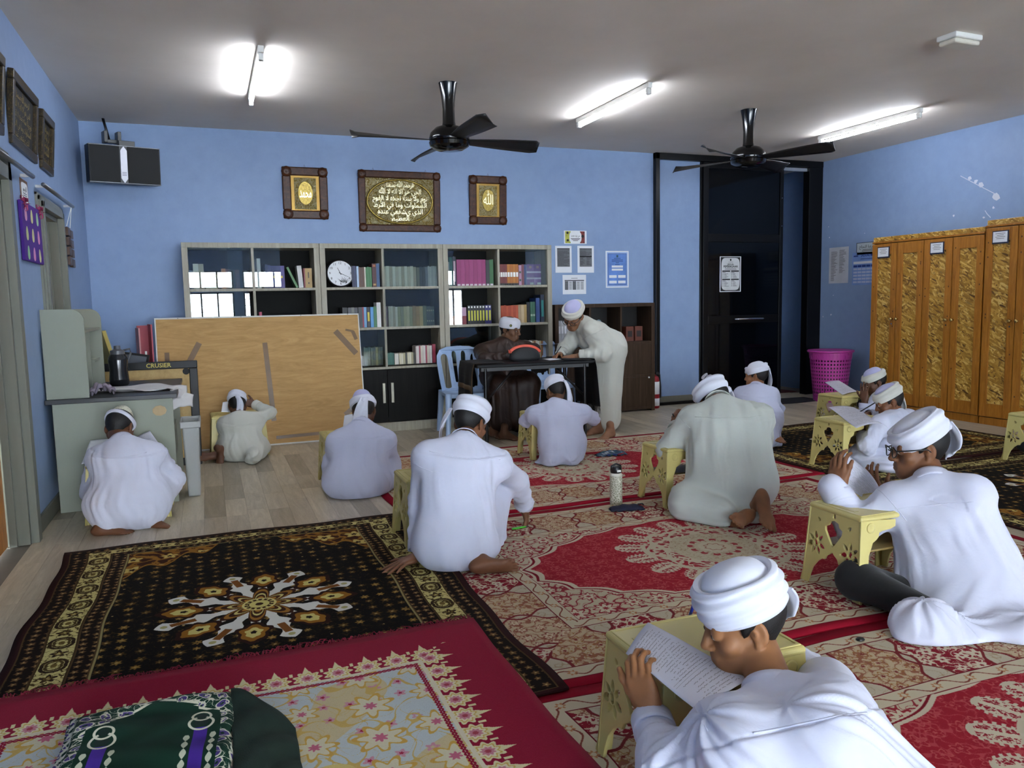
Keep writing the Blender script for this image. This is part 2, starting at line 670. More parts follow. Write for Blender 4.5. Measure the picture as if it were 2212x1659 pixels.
# peeled paint chips on walls
M_CHIP = mat('bare_plaster', 'd9dce6', 0.8, vary=0.03)
chips = MB()
rc = random.Random(11)
wr = [(2095, 385, 0.05), (2120, 400, 0.07), (2151, 425, 0.09), (2108, 392, 0.05), (1795, 680, 0.035), (1778, 684, 0.02), (2146, 449, 0.03), (2060, 466, 0.03), (1792, 513, 0.02), (2125, 470, 0.03), (1775, 762, 0.03), (1790, 490, 0.015), (1868, 504, 0.012), (1800, 638, 0.015)]
for u, v, r in wr:
    p = atx(u, v, XR)
    n = 7
    poly = [(p.y + r * rc.uniform(0.3, 0.6) * math.cos(2 * PI * k / n), p.z + r * rc.uniform(0.25, 0.55) * math.sin(2 * PI * k / n)) for k in range(n)]
    chips.prism(poly, 'x', XR - 0.0012, XR + 0.001)
for (u0, v0, u1, v1) in ((2075, 380, 2148, 418), (2128, 455, 2140, 470)):
    a, c = atx(u0, v0, XR), atx(u1, v1, XR)
    chips.tube([a, (a + c) / 2 + Vector((0, 0.01, 0.005)), c], 0.004, 6)
o = chips.build('paint_chips', M_CHIP, bpy.data.objects['wall_right'])
o['kind'] = 'stuff'

# ------------------------------------------------------------------ ceiling fixtures
M_TUBE = NT('lit_tube')
M_TUBE.set(Base_Color=(1, 1, 1, 1))
M_TUBE.b.inputs['Emission Color'].default_value = lin('e8f0ff')
M_TUBE.b.inputs['Emission Strength'].default_value = TUBE_POWER
M_TUBE = M_TUBE.m
for k, (x, place) in enumerate(((0.43, 'left of the ceiling'), (3.4, 'between the two ceiling fans'), (6.31, 'right of both ceiling fans'))):
    t = thing('tube_light', 'lit white fluorescent tube light on the ceiling, ' + place, 'light', (x, 6.27, ZC), 0, 'ceiling tube lights')
    MB().box((-0.02, -0.66, -0.045), (0.02, 0.66, 0)).build('batten', M_WHITEP, t, bevel=0.004)
    MB().tube([(0, -0.6, -0.075), (0, 0.6, -0.075)], 0.0135, 12).build('tube', M_TUBE, t, smooth=True)
    for s in (-1, 1):
        MB().box((-0.016, s * 0.63 - 0.022, -0.092), (0.016, s * 0.63 + 0.022, -0.045)).build('lamp_holder', M_WHITEP, t, bevel=0.004)
M_FAN = mat('glossy_black_fan', '060607', 0.12, vary=0, )
M_BLADE = mat('matt_black_blade', '101012', 0.4, vary=0.02)


def fan(loc, rz, label):
    t = thing('ceiling_fan', label, 'fan', loc, rz, 'black ceiling fans')
    MB().lathe([(0.075, 0), (0.072, -0.01), (0.056, -0.1), (0.047, -0.2), (0.05, -0.3), (0.056, -0.335)], 32).build('down_rod_cover', M_FAN, t, auto=35)
    MB().lathe([(0.05, -0.325), (0.11, -0.345), (0.15, -0.385), (0.162, -0.43), (0.155, -0.45), (0.0, -0.45)], 40).build('motor_housing', M_FAN, t, auto=35)
    MB().lathe([(0.15, -0.452), (0.163, -0.458), (0.155, -0.485), (0.11, -0.512), (0.0, -0.52)], 40).build('bottom_cap', M_FAN, t, auto=35)
    for k in range(4):
        a = 2 * PI * k / 4
        R_ = Matrix.Rotation(a, 4, 'Z')

        def bl(u, v, R_=R_):
            r = 0.13 + u * 0.66
            w = 0.045 + 0.035 * math.sin(min(1, u * 1.6) * PI / 2) - (0.05 * max(0, u - 0.93) / 0.07)
            y = (v - 0.5) * 2 * w + 0.03 * u
            return R_ @ Vector((r, y, -0.44 - (v - 0.5) * 0.05 * (0.4 + u)))
        o = MB().grid(bl, 14, 4).build('blade', M_BLADE, t, smooth=True, normals=False)
        so = o.modifiers.new('thickness', 'SOLIDIFY')
        so.thickness = 0.006
    return t


fan((1.87, 6.12, ZC), math.radians(2), 'glossy black ceiling fan above the large gold calligraphy frame')
fan((4.79, 6.17, ZC), math.radians(24), 'glossy black ceiling fan in front of the dark sliding door')
e = thing('emergency_light', 'white rectangular emergency light on the ceiling at upper right', 'light', (4.84, 4.02, ZC), math.radians(2))
MB().box((-0.13, -0.075, -0.035), (0.13, 0.075, 0)).build('base', M_WHITEP, e, bevel=0.008)
MB().box((-0.12, -0.066, -0.068), (0.12, 0.066, -0.035)).build('diffuser', mat('cream_diffuser', 'd8d3c4', 0.4), e, bevel=0.014, segs=3)
# ------------------------------------------------------------------ bookcases
M_ASH = wood_mat('ash_laminate', '8f8a7a', 'a29d8c', 'b0ab9a', (9, 9, 0.7), 0.5, 3.0, 1.0, 0.03)
M_WENGE = wood_mat('black_wenge', '0a0908', '100e0d', '171513', (12, 12, 0.6), 0.45, 3.0, 0.8, 0.05, spec=0.1)
M_DKBACK = mat('dark_back_panel', '1c1c1b', 0.7, vary=0.05, spec=0.15)
M_ALU = mat('brushed_aluminium', 'aaa896', 0.4, 0.35, vary=0.03)


def glass_mat():
    t = NT('cabinet_glass')
    tr = t.n('ShaderNodeBsdfTransparent')
    tr.inputs[0].default_value = (0.86, 0.9, 0.89, 1)
    gl = t.n('ShaderNodeBsdfGlossy')
    gl.inputs['Roughness'].default_value = 0.01
    gl.inputs[0].default_value = (1, 1, 1, 1)
    fr = t.n('ShaderNodeFresnel', IOR=1.6)
    mx = t.n('ShaderNodeMixShader')
    t.l(fr.outputs[0], mx.inputs[0])
    t.l(tr.outputs[0], mx.inputs[1])
    t.l(gl.outputs[0], mx.inputs[2])
    t.l(mx.outputs[0], t.out.inputs[0])
    return t.m


M_GLASS = glass_mat()
BY0, BY1 = 7.9, 8.275
TIERS = {1: (1.483, 1.865), 2: (1.076, 1.458), 3: (0.683, 1.051)}
UNITS = [(-0.191, 1.054), (1.058, 2.307), (2.311, 3.541)]
UNAME = ['left', 'middle', 'right']
PANES = {(0, 1): [(0.0, 0.42), (0.30, 0.72)], (0, 2): [(0.0, 0.44), (0.02, 0.46)], (0, 3): [(0.0, 0.5), (0.45, 0.95)],
         (1, 1): [(0.5, 1.0)], (1, 2): [(0.5, 1.0)], (1, 3): [(0.0, 0.5)], (2, 1): [(0.0, 0.06), (0.78, 1.0)], (2, 2): [(0.0, 0.13)], (2, 3): [(0.0, 0.4)]}
for k, (x0, x1) in enumerate(UNITS):
    t = thing('bookcase', ['ash laminate bookcase behind the leaning plywood-backed board', 'ash laminate bookcase holding the round wall clock', 'ash laminate bookcase holding the magenta binders, behind the brown-robed man'][k], 'bookcase', (x0, BY0, 0), 0, 'ash laminate bookcases')
    w, d = x1 - x0, BY1 - BY0
    MB().box((0, 0, 1.865), (w, d, 1.912)).build('top_panel', M_ASH, t, bevel=0.003)
    for a in (0, w - 0.052):
        MB().box((a, 0, 0), (a + 0.052, d, 1.865)).build('side_panel', M_ASH, t, bevel=0.002)
    MB().box((0.05, d - 0.012, 0.09), (w - 0.05, d - 0.002, 1.865)).build('back_panel', M_DKBACK, t)
    MB().box((0.052, 0.006, 0), (w - 0.052, d, 0.094)).build('plinth', M_ASH, t)
    for z in (1.458, 1.051, 0.645):
        MB().box((0.052, 0.008, z), (w - 0.052, d - 0.012, z + 0.025)).build('shelf', M_ASH, t, bevel=0.002)
    MB().box((w / 2 - 0.012, 0.012, 0.67), (w / 2 + 0.012, d - 0.012, 1.865)).build('divider', M_ASH, t)
    for s in (0, 1):
        a = 0.052 + s * (w - 0.104) / 2
        dd = MB().box((a + 0.002, 0.0, 0.1), (a + (w - 0.104) / 2 - 0.002, 0.018, 0.64)).build('cabinet_door', M_WENGE, t, bevel=0.002)
        hx = w / 2 - 0.058 + s * 0.088
        MB().box((hx, -0.022, 0.3), (hx + 0.03, 0.0, 0.505)).build('handle', M_ALU, dd, bevel=0.004)
    for (kk, tier), ps in PANES.items():
        if kk == k:
            for q, (a, c) in enumerate(ps):
                z0, z1 = TIERS[tier]
                wi = w - 0.104
                yy = 0.012 + 0.012 * q
                MB().box((0.052 + a * wi, yy, z0 + 0.002), (0.052 + c * wi, yy + 0.004, z1 - 0.002)).build('glass_pane', M_GLASS, t)

BOOKM = {}


def bookmat(c):
    if c not in BOOKM:
        BOOKM[c] = mat('book_' + c, c, 0.45, vary=0.04, vscale=14)
    return BOOKM[c]


CNAME = {}
M_PAGES = mat('book_pages', 'cfc6b2', 0.8)
ORD = ['first', 'second', 'third', 'fourth', 'fifth', 'sixth', 'seventh', 'eighth', 'ninth', 'tenth', 'eleventh', 'twelfth', 'thirteenth', 'fourteenth', 'fifteenth', 'sixteenth', 'seventeenth', 'eighteenth', 'nineteenth', 'twentieth', 'twenty-first', 'twenty-second', 'twenty-third', 'twenty-fourth', 'twenty-fifth', 'twenty-sixth', 'twenty-seventh', 'twenty-eighth', 'twenty-ninth', 'thirtieth', 'thirty-first', 'thirty-second', 'thirty-third', 'thirty-fourth', 'thirty-fifth']
TNAME = {1: 'top', 2: 'second', 3: 'third'}


def book(x, w, h, z, c, lab, group, d=0.17, y=7.96, tilt=0.0, band=None, name='book'):
    """upright book: cover (spine and boards) with the page block set in, optional printed spine label"""
    m = MB().box((0.0005, 0, 0), (w - 0.0005, 0.003, h))
    m.box((0.0005, 0.003, 0), (0.0025, d, h)).box((w - 0.0025, 0.003, 0), (w - 0.0005, d, h))
    o = m.build(name, bookmat(c))
    o.location = (x, y, z)
    o.rotation_euler = (0, tilt, 0)
    tag(o, lab, 'binder' if name == 'binder' else 'book', group)
    if w > 0.012:
        MB().box((0.0025, 0.003, 0.003), (w - 0.0025, d - 0.004, h - 0.004)).build('page_block', M_PAGES, o)
    if band:
        for (z0, z1, cc, a, b2) in band:
            MB().box((w * a, -0.0012, h * z0), (w * b2, 0.0004, h * z1)).build('spine_label', bookmat(cc), o, bevel=min(0.004, w * 0.15) if cc == 'f0efe8' else 0)
    return o


# unit, tier, shelf pixel row, [(count, u0, u1, [(colour, word)], height, bands)]
def row(unit, tier, v, group, items, name='book', y=7.96):
    k = 0
    rr = random.Random(unit * 10 + tier * 3 + len(items))
    z = TIERS[tier][0] + 0.0005
    for it in items:
        n, u0, u1, cols, h = it[:5]
        band = it[5] if len(it) > 5 else None
        tilt = it[6] if len(it) > 6 else 0.0
        xa, xb = at(u0, v, y).x, at(u1, v, y).x
        w = (xb - xa) / n
        for j in range(n):
            c, wd = cols[j % len(cols)]
            hh = h * (1 + rr.uniform(-0.025, 0.025)) if n > 1 and band is None else h
            nm = 'binder' if 'binder' in wd else name
            lab = '%s%s, %s from the left on the %s shelf of the %s bookcase' % (wd, '' if ('binder' in wd or 'book' in wd) else ' book', ORD[k], TNAME[tier], UNAME[unit])
            book(xa + w * j, w, hh, z, c, lab, group, d=0.15 + rr.uniform(0, 0.05), y=y, tilt=tilt, band=band, name=nm)
            k += 1


cream = [('b9b29c', 'cream'), ('cfcab8', 'off-white'), ('a39b84', 'beige'), ('d6d3c6', 'white')]
olive = [('8c8a63', 'olive'), ('7f7d68', 'grey-green'), ('a59f78', 'khaki'), ('b7ad88', 'sand')]
OV = [(0.4, 0.62, 'f0efe8', 0.12, 0.88), (0.0, 0.1, '1a1a1c', 0, 1), (0.02, 0.075, 'f0efe8', 0.2, 0.8)]
YL = [(0.18, 0.72, 'c3c23a', 0.25, 0.78), (0.86, 0.95, 'f0efe8', 0.25, 0.75)]
MG = [(0.01, 0.07, 'd8c9d2', 0.15, 0.85)]
row(0, 1, 617, 'books on the top shelf of the left bookcase', [
    (2, 409, 419, [('5f6a80', 'grey-blue'), ('8b8f96', 'grey')], 0.17), (2, 419, 442, cream[1:], 0.23),
    (1, 480, 489, [('a3632c', 'orange-brown')], 0.19), (3, 489, 519, [('5d2b2b', 'maroon'), ('45302c', 'dark brown'), ('6f3a36', 'russet')], 0.18),
    (1, 551, 556, [('24262a', 'black')], 0.28), (1, 557, 565, [('d9d9d5', 'tall white')], 0.285), (2, 574, 586, [('3c3566', 'indigo'), ('463e7a', 'violet')], 0.225),
    (1, 586, 616, [('3b2f72', 'thick purple')], 0.215, [(0.45, 0.55, 'c9b13c', 0.2, 0.85), (0.68, 0.72, 'd9d9d5', 0.2, 0.7)]),
    (1, 640, 645, [('4f7d4c', 'leaning green')], 0.215, None, -0.42), (1, 646, 656, [('c4c4c0', 'pale grey')], 0.215, None, -0.07), (1, 657, 660, [('7d2432', 'thin crimson')], 0.19), (1, 660, 675, [('a98a4f', 'tan')], 0.19, [(0.2, 0.28, '2a2118', 0.4, 0.6), (0.5, 0.8, '2a2118', 0.42, 0.56)])])
mixc = [('c9c2a8', 'cream'), ('a62a4e', 'magenta'), ('b99a2d', 'yellow'), ('2e5b8f', 'blue'), ('cfcfcb', 'white'), ('2f6a3d', 'green'), ('51555c', 'grey'), ('24487a', 'navy'), ('8e2b2f', 'red'), ('3f7a52', 'sea-green')]
row(0, 2, 677, 'small books on the second shelf of the left bookcase', [
    (1, 555, 560, mixc[:1], 0.14), (1, 560, 566, mixc[1:2], 0.18), (1, 567, 571, mixc[2:3], 0.13), (2, 572, 579, mixc[3:4] + mixc[7:8], 0.13), (4, 579, 592, [mixc[4], mixc[5], mixc[6], mixc[5]], 0.13),
    (5, 592, 608, [mixc[5], mixc[9], mixc[6], mixc[4], mixc[7]], 0.128), (3, 608, 621, [mixc[8], mixc[7], mixc[8]], 0.13), (2, 621, 628, mixc[4:5], 0.12), (4, 628, 651, [('8a7350', 'ochre'), mixc[4], mixc[8], ('b3a98f', 'beige')], 0.095), (7, 651, 678, [mixc[5], mixc[6], mixc[9], ('6d7043', 'olive'), mixc[6]], 0.09)])
row(1, 1, 617, 'books on the top shelf of the middle bookcase', [
    (2, 761, 770, [('1f2244', 'navy'), ('242a52', 'dark blue')], 0.208), (1, 771, 776, [('a9c0d8', 'white and blue')], 0.208), (3, 776, 788, [('5e3c28', 'brown'), ('4f3222', 'dark brown')], 0.2),
    (1, 788, 791, cream[1:2], 0.2), (4, 791, 804, [('2f6b3a', 'green'), ('3d7a48', 'bright green')], 0.2), (1, 805, 814, [('4b1b1b', 'thick maroon')], 0.235, [(0.86, 0.95, 'b0653c', 0.2, 0.8), (0.06, 0.14, 'c69a5c', 0.2, 0.8)]), (1, 814, 821, [('33557f', 'steel-blue')], 0.235),
    (11, 829, 900, cream, 0.205), (4, 901, 925, [('6e6b5c', 'grey'), ('3e4047', 'charcoal'), ('2e3138', 'black'), ('4c5057', 'slate')], 0.2), (5, 925, 944, [('a9aaa6', 'silver-grey'), ('b7b7b2', 'pale grey')], 0.205)])
row(1, 2, 704, 'books on the second shelf of the middle bookcase', [
    (1, 741, 752, [('0d0d10', 'thick black')], 0.205), (3, 753, 774, [('4d4e50', 'grey'), ('6f6f6a', 'pale grey'), ('3a3b40', 'charcoal')], 0.205), (1, 775, 784, [('35373c', 'slate')], 0.205), (1, 784, 787, [('8f2335', 'red')], 0.205), (1, 787, 793, [('6d9bc4', 'light blue')], 0.205), (1, 794, 800, [('20222a', 'black and yellow')], 0.205, [(0.3, 0.75, 'c9b83a', 0.15, 0.85)]),
    (1, 801, 808, [('4a8cc0', 'sky-blue')], 0.205), (1, 808, 815, [('2e6a3f', 'green')], 0.21), (1, 815, 824, [('dcdcd8', 'tall white')], 0.25),
    (1, 834, 839, [('5a2c2c', 'maroon')], 0.205), (4, 840, 860, cream, 0.205), (5, 860, 892, olive, 0.2), (4, 892, 922, [('8d6f3d', 'gold-brown'), ('9f7b45', 'tan'), ('b99f66', 'sand'), ('56603f', 'moss-green')], 0.205), (4, 922, 939, [('27302a', 'bottle-green'), ('2f382f', 'dark green')], 0.2, [(0.75, 0.82, '8f8d74', 0.2, 0.8), (0.2, 0.28, '8f8d74', 0.2, 0.8)])])
row(1, 3, 789, 'books on the third shelf of the middle bookcase', [
    (5, 787, 801, [('3a5a4c', 'dark green'), ('2f4a40', 'pine')], 0.19), (5, 802, 828, [('4e5a4c', 'grey-green'), ('3c4640', 'slate'), ('9a9468', 'khaki')], 0.185),
    (3, 838, 852, [('1d5a4c', 'teal'), ('226354', 'jade')], 0.125), (2, 853, 862, cream[3:], 0.115), (8, 863, 898, [('c8c1a2', 'cream'), ('d2cdb6', 'off-white'), ('a89f7c', 'khaki'), ('3b3a30', 'black')], 0.118), (10, 899, 934, [('c9bdb4', 'pale pink'), ('d8d2cc', 'white'), ('a04a58', 'rose'), ('cfc6b2', 'cream')], 0.185), (1, 935, 942, [('8e1f3c', 'crimson')], 0.195)])
row(2, 1, 615, 'books and binders on the top shelf of the right bookcase', [
    (1, 968.5, 972, [('c7c7c2', 'black and white')], 0.25), (1, 971, 978, [('1f5f54', 'teal')], 0.3), (1, 978.5, 986, [('2b3040', 'dark')], 0.305, [(0.15, 0.85, 'b99aa8', 0.2, 0.8)]),
    (7, 987, 1050, [('8c2a63', 'magenta binder'), ('93306a', 'magenta binder')], 0.275, MG), (1, 1050.5, 1058, [('2d2f33', 'charcoal binder')], 0.27, MG), (1, 1058, 1066.5, [('2f6338', 'green binder')], 0.275, MG),
    (4, 1077, 1096, [('6b2626', 'dark red'), ('74302a', 'brick-red')], 0.225, OV), (4, 1096, 1120.5, [('b06f24', 'orange'), ('a9641f', 'amber')], 0.225, OV), (1, 1121, 1127, [('b089a3', 'pink and green')], 0.215, [(0.2, 0.3, '2f4a35', 0.2, 0.8), (0.6, 0.7, '2f4a35', 0.2, 0.8)]),
    (2, 1127, 1138, [('7d4a52', 'patterned red'), ('4d5a86', 'patterned blue')], 0.22), (2, 1138, 1169, [('6a2f77', 'purple boxed')], 0.225, [(0.58, 0.66, 'c7b4cb', 0, 1), (0.28, 0.36, 'c7b4cb', 0, 1), (0.02, 0.12, 'd9d5da', 0.45, 0.95), (0.8, 0.92, '9a6c6e', 0.35, 0.7)])])
RD = [(0.0, 0.5, '7a1f2b', 0, 1)]
row(2, 2, 698, 'books on the second shelf of the right bookcase', [
    (1, 972.5, 976, [('c08a5a', 'peach')], 0.18), (1, 976, 984, [('6d6d6b', 'grey and peach')], 0.18, [(0, 0.5, 'b5714f', 0, 1)]), (3, 984, 1008, [('b38fa4', 'pink and crimson')], 0.18, RD),
    (6, 1010.5, 1048, [('17181c', 'black and yellow')], 0.2, YL), (2, 1048.5, 1062, [('2e2a66', 'violet and yellow')], 0.2, YL),
    (8, 1078, 1120, [('a5452c', 'vermilion'), ('b55233', 'red-orange')], 0.19), (3, 1120, 1139, [('a08a6a', 'tan'), ('bfa883', 'cream'), ('a98c54', 'ochre')], 0.195), (2, 1138, 1145, [('141518', 'black')], 0.225), (2, 1146, 1156.5, [('37664f', 'green')], 0.225, [(0.3, 0.4, '9db5a0', 0.1, 0.9)]), (1, 1158, 1166.5, [('27457d', 'blue')], 0.265), (1, 1168.5, 1176, [('14233c', 'navy and teal')], 0.3, [(0.2, 0.8, '1f7d78', 0.2, 0.8)])])
row(2, 3, 752, 'books on the third shelf of the right bookcase', [
    (3, 975, 990, [('8d9083', 'grey-green'), ('b3b3a6', 'pale'), ('4d6055', 'green')], 0.15), (4, 990, 1010, [('5d5a44', 'olive'), ('6f6b58', 'drab'), ('c7c5bb', 'white'), ('74543c', 'brown')], 0.16), (3, 1010, 1032, [('7d6a4c', 'tan'), ('4d5a44', 'moss-green'), ('33463a', 'pine')], 0.17),
    (10, 1134, 1173, [('bfae8a', 'sand'), ('7c5434', 'brown'), ('c9c4b4', 'cream'), ('d5d3ca', 'white')], 0.19)])
# books lying flat
for j in range(5):
    xa, xb = at(443, 600, 7.96).x, at(469, 600, 7.96).x
    o = MB().box((0, 0, 0), (xb - xa - 0.004 * (j % 2), 0.16, 0.022)).build('book', bookmat('a39a5c'), loc=(xa, 7.97, 1.4835 + 0.0285 * j), bevel=0.003)
    MB().box((0.004, -0.001, 0.004), (xb - xa - 0.006, 0.0, 0.018)).build('page_edge', M_PAGES, o)
    tag(o, 'yellow-olive book lying flat, %s up in the stack on the left bookcase' % ORD[j], 'book', 'stack of flat yellow books')
xa = at(625, 650, 7.96).x
o = MB().box((0, 0, 0), (0.2, 0.15, 0.012)).build('book', bookmat('4d4a46'), loc=(xa, 7.96, 1.2), bevel=0.002)
o.rotation_euler = (0, 0.16, 0)
tag(o, 'thin dark book lying tilted on top of the small second-shelf books', 'book')

# clock
cl = at(735, 587, 7.985)
t = thing('wall_clock', 'round white clock with black rim and grass motif standing in the middle bookcase', 'clock', (cl.x, 7.985, 1.4835))
CR = 0.14
rx = Matrix.Translation((0, 0, CR)) @ Matrix.Rotation(math.radians(84), 4, 'X')
MB().lathe([(CR, -0.03), (CR, 0.006), (CR - 0.006, 0.012), (CR - 0.014, 0.008), (CR - 0.014, -0.02)], 48, mtx=rx).build('rim', M_BLACKP, t, auto=40)
MB().lathe([(CR - 0.012, -0.02), (CR - 0.012, 0.0), (0, 0.0)], 48, mtx=rx).build('dial', M_PAPER, t, auto=40)
for n in range(1, 13):
    a = PI / 2 - n * PI / 6
    p = rx @ Vector((0.103 * math.cos(a), 0.103 * math.sin(a), 0.0008))
    lettering(str(n), 0.034, M_INK, t, p, (math.radians(84), 0, 0), name='numeral')
for L, wd, hr in ((0.062, 0.0035, 11.15), (0.092, 0.0028, 3.85)):
    a = PI / 2 - hr * PI / 6
    dv = Vector((math.cos(a), math.sin(a), 0))
    sv = Vector((-dv.y, dv.x, 0)) * wd
    h = MB().add([rx @ (p + Vector((0, 0, 0.003))) for p in (-dv * 0.015 - sv, -dv * 0.015 + sv, dv * L + sv * 0.5, dv * L - sv * 0.5)], [(0, 1, 2, 3)])
    h.build('clock_hand', M_INK, t)
rg = random.Random(5)
g = MB()
for q in range(34):
    bx = rg.uniform(0.0, 0.06)
    an = rg.uniform(0.5, 2.7)
    L = rg.uniform(0.03, 0.085)
    p0 = Vector((bx, -0.088 + rg.uniform(-0.012, 0.01), 0.0012))
    p1 = p0 + Vector((math.cos(an), math.sin(an), 0)) * L
    s = Vector((-math.sin(an), math.cos(an), 0)) * 0.0014
    g.add([rx @ p for p in (p0 - s, p0 + s, p1)], [(0, 1, 2)])
g.build('grass_print', M_INK, t)['kind'] = 'stuff'

# ------------------------------------------------------------------ brown shelving cabinet
M_BROWN = wood_mat('dark_walnut_laminate', '2a1f17', '3a2b20', '4a382a', (14, 14, 0.7), 0.45, 3.0, 0.8, 0.04, spec=0.15)
bx0, bx1 = 3.585, 4.86
t = thing('cabinet', 'dark walnut cabinet with open top shelf between the bookcases and black frame', 'cabinet', (bx0, 7.93, 0))
w, d, h = bx1 - bx0, 0.345, 1.262
for a in (0, w - 0.045):
    MB().box((a, 0, 0), (a + 0.045, d, h)).build('side_panel', M_BROWN, t, bevel=0.002)
MB().box((0.045, 0, h - 0.04), (w - 0.045, d, h)).build('top_panel', M_BROWN, t, bevel=0.002)
MB().box((0.045, d - 0.012, 0), (w - 0.045, d - 0.002, h - 0.04)).build('back_panel', mat('cabinet_back_dark', '0e0a08', 0.6), t)
for z in (0.02, 0.79):
    MB().box((0.045, 0.004, z), (w - 0.045, d - 0.012, z + 0.03)).build('shelf', M_BROWN, t, bevel=0.002)
for q in (1, 2):
    a = 0.045 + q * (w - 0.09) / 3
    MB().box((a - 0.01, 0.01, 0.82), (a + 0.01, d - 0.012, h - 0.04)).build('divider', M_BROWN, t)
for q in range(3):
    a0, a1 = 0.045 + q * (w - 0.09) / 3, 0.045 + (q + 1) * (w - 0.09) / 3
    for z0, z1 in ((0.05, 0.405), (0.435, 0.79)):
        dd = MB().box((a0 + 0.002, 0.0, z0), (a1 - 0.002, 0.018, z1)).build('cabinet_door', M_BROWN, t, bevel=0.002)
        if q == 2 and z0 < 0.2:
            MB().lathe([(0.012, 0), (0.012, 0.004), (0.006, 0.006), (0.006, 0.003), (0, 0.003)], 14, mtx=Matrix.Translation((a1 - 0.035, 0, 0.395)) @ Matrix.Rotation(PI / 2, 4, 'X')).build('lock', M_STEEL, dd, smooth=True)
MB().box((0.045, 0.002, 0.405), (w - 0.045, 0.02, 0.435)).build('middle_rail', M_BROWN, t, bevel=0.002)
for j in range(4):
    o = MB().box((0, 0, 0), (0.034, 0.2, 0.26)).build('binder', bookmat('b9bcc0'), loc=(bx0 + 0.055 + 0.036 * j, 7.97, 0.8205), bevel=0.003)
    MB().box((0.006, -0.001, 0.12), (0.028, 0, 0.2)).build('spine_label', M_PAPER, o)
    tag(o, 'pale grey binder, %s from the left in the dark walnut cabinet' % ORD[j], 'binder', 'pale binders in the walnut cabinet')
for j, (x, wd, hh) in enumerate(((4.53, 0.1, 0.17), (4.65, 0.1, 0.17))):
    o = MB().box((0, 0, 0), (wd, 0.12, hh)).build('box', bookmat('5e2c1c'), loc=(x, 8.02, 0.8205), bevel=0.003)
    MB().box((0.02, -0.001, 0.05), (wd - 0.02, 0, 0.12)).build('box_label', bookmat('1d120e'), o)
    tag(o, 'dark rust-coloured box in the walnut cabinet, %s of two' % ('left' if j == 0 else 'right'), 'box', 'rust boxes in the walnut cabinet')
o = MB().lathe([(0.036, 0), (0.036, 0.004), (0, 0.005)], 24, mtx=Matrix.Translation((0, 0, 0)) @ Matrix.Rotation(PI / 2, 4, 'X')).build('disc', mat('pale_disc', '8fa3ad', 0.3), loc=(4.29, 8.245, 1.04), auto=40)
tag(o, 'small pale round disc at the back of the open walnut shelf', 'disc')

# fire extinguisher between cabinet and black frame
t = thing('fire_extinguisher', 'red fire extinguisher with white label beside the walnut cabinet', 'extinguisher', (4.955, 8.1, 0))
M_RED = mat('extinguisher_red', '8e1420', 0.3)
MB().lathe([(0.058, 0), (0.062, 0.01), (0.062, 0.33), (0.05, 0.375), (0.022, 0.395), (0.02, 0.41)], 28).build('cylinder', M_RED, t, auto=40)
MB().lathe([(0.0632, 0.17), (0.0632, 0.32)], 28).build('label_band', M_PAPER, t, smooth=True)
MB().lathe([(0.0632, 0.03), (0.0632, 0.12)], 28).build('label_band', M_PAPER, t, smooth=True)
MB().box((-0.02, -0.075, 0.41), (0.02, 0.03, 0.44)).build('valve', M_BLACKP, t, bevel=0.006)
MB().tube([(0.02, 0, 0.42), (0.075, 0, 0.4), (0.082, -0.01, 0.25), (0.075, -0.02, 0.12)], 0.009, 8).build('hose', M_BLACKP, t, smooth=True)


# ------------------------------------------------------------------ lockers of strand board and pine on the right wall
def osb_mat():
    t = NT('strand_board')
    v = t.coord('Object')
    cols, hts = [], []
    for k, (rot, sc) in enumerate(((0.25, (1, 0.018, 0.1)), (0.95, (1, 0.016, 0.075)), (-0.6, (1, 0.02, 0.085)), (2.0, (1, 0.014, 0.06)))):
        mp = t.n('ShaderNodeMapping')
        mp.vector_type = 'TEXTURE'
        mp.inputs['Rotation'].default_value = (rot, 0, 0)
        mp.inputs['Scale'].default_value = sc
        mp.inputs['Location'].default_value = (k * 3.3, k * 1.7, k)
        t.l(v, mp.inputs[0])
        vo = t.n('ShaderNodeTexVoronoi', Scale=1.0)
        t.l(mp.outputs[0], vo.inputs['Vector'])
        sep = t.n('ShaderNodeSeparateColor')
        t.l(vo.outputs['Color'], sep.inputs[0])
        cols.append(sep.outputs)
    pal = [(0.0, '5a390f'), (0.12, '90651f'), (0.45, 'b08430'), (0.75, 'c89c48'), (0.93, 'e0bd6e'), (1.0, '6e4712')]
    c = t.ramp(cols[0][0], pal)
    h = cols[0][1]
    for k in (1, 2, 3):
        th = t.n('ShaderNodeMath', _operation='GREATER_THAN')
        t.l(cols[k][2], th.inputs[0])
        th.inputs[1].default_value = 0.5
        c = t.mix(th.outputs[0], c, t.ramp(cols[k][0], pal))
        mxh = t.n('ShaderNodeMix')
        t.l(th.outputs[0], mxh.inputs[0])
        t.l(h, mxh.inputs[2])
        t.l(cols[k][1], mxh.inputs[3])
        h = mxh.outputs[0]
    t.set(Base_Color=c, Roughness=0.4)
    t.bump(h, 0.25, 0.003)
    return t.m


M_OSB = osb_mat()
M_PINE = wood_mat('varnished_pine', '8a5518', 'a4692199'[:6], 'b87c30', (7, 7, 0.7), 0.35, 3.0, 1.6, 0.03)
M_BRASS = mat('brass_knob', 'b99a5c', 0.25, 0.8)
M_NAVYP = mat('navy_card', '1c2238', 0.6)
LX0, LX1 = 7.13, XR - 0.003
M_KNOT = mat('pine_knot', '4a2a0e', 0.5)


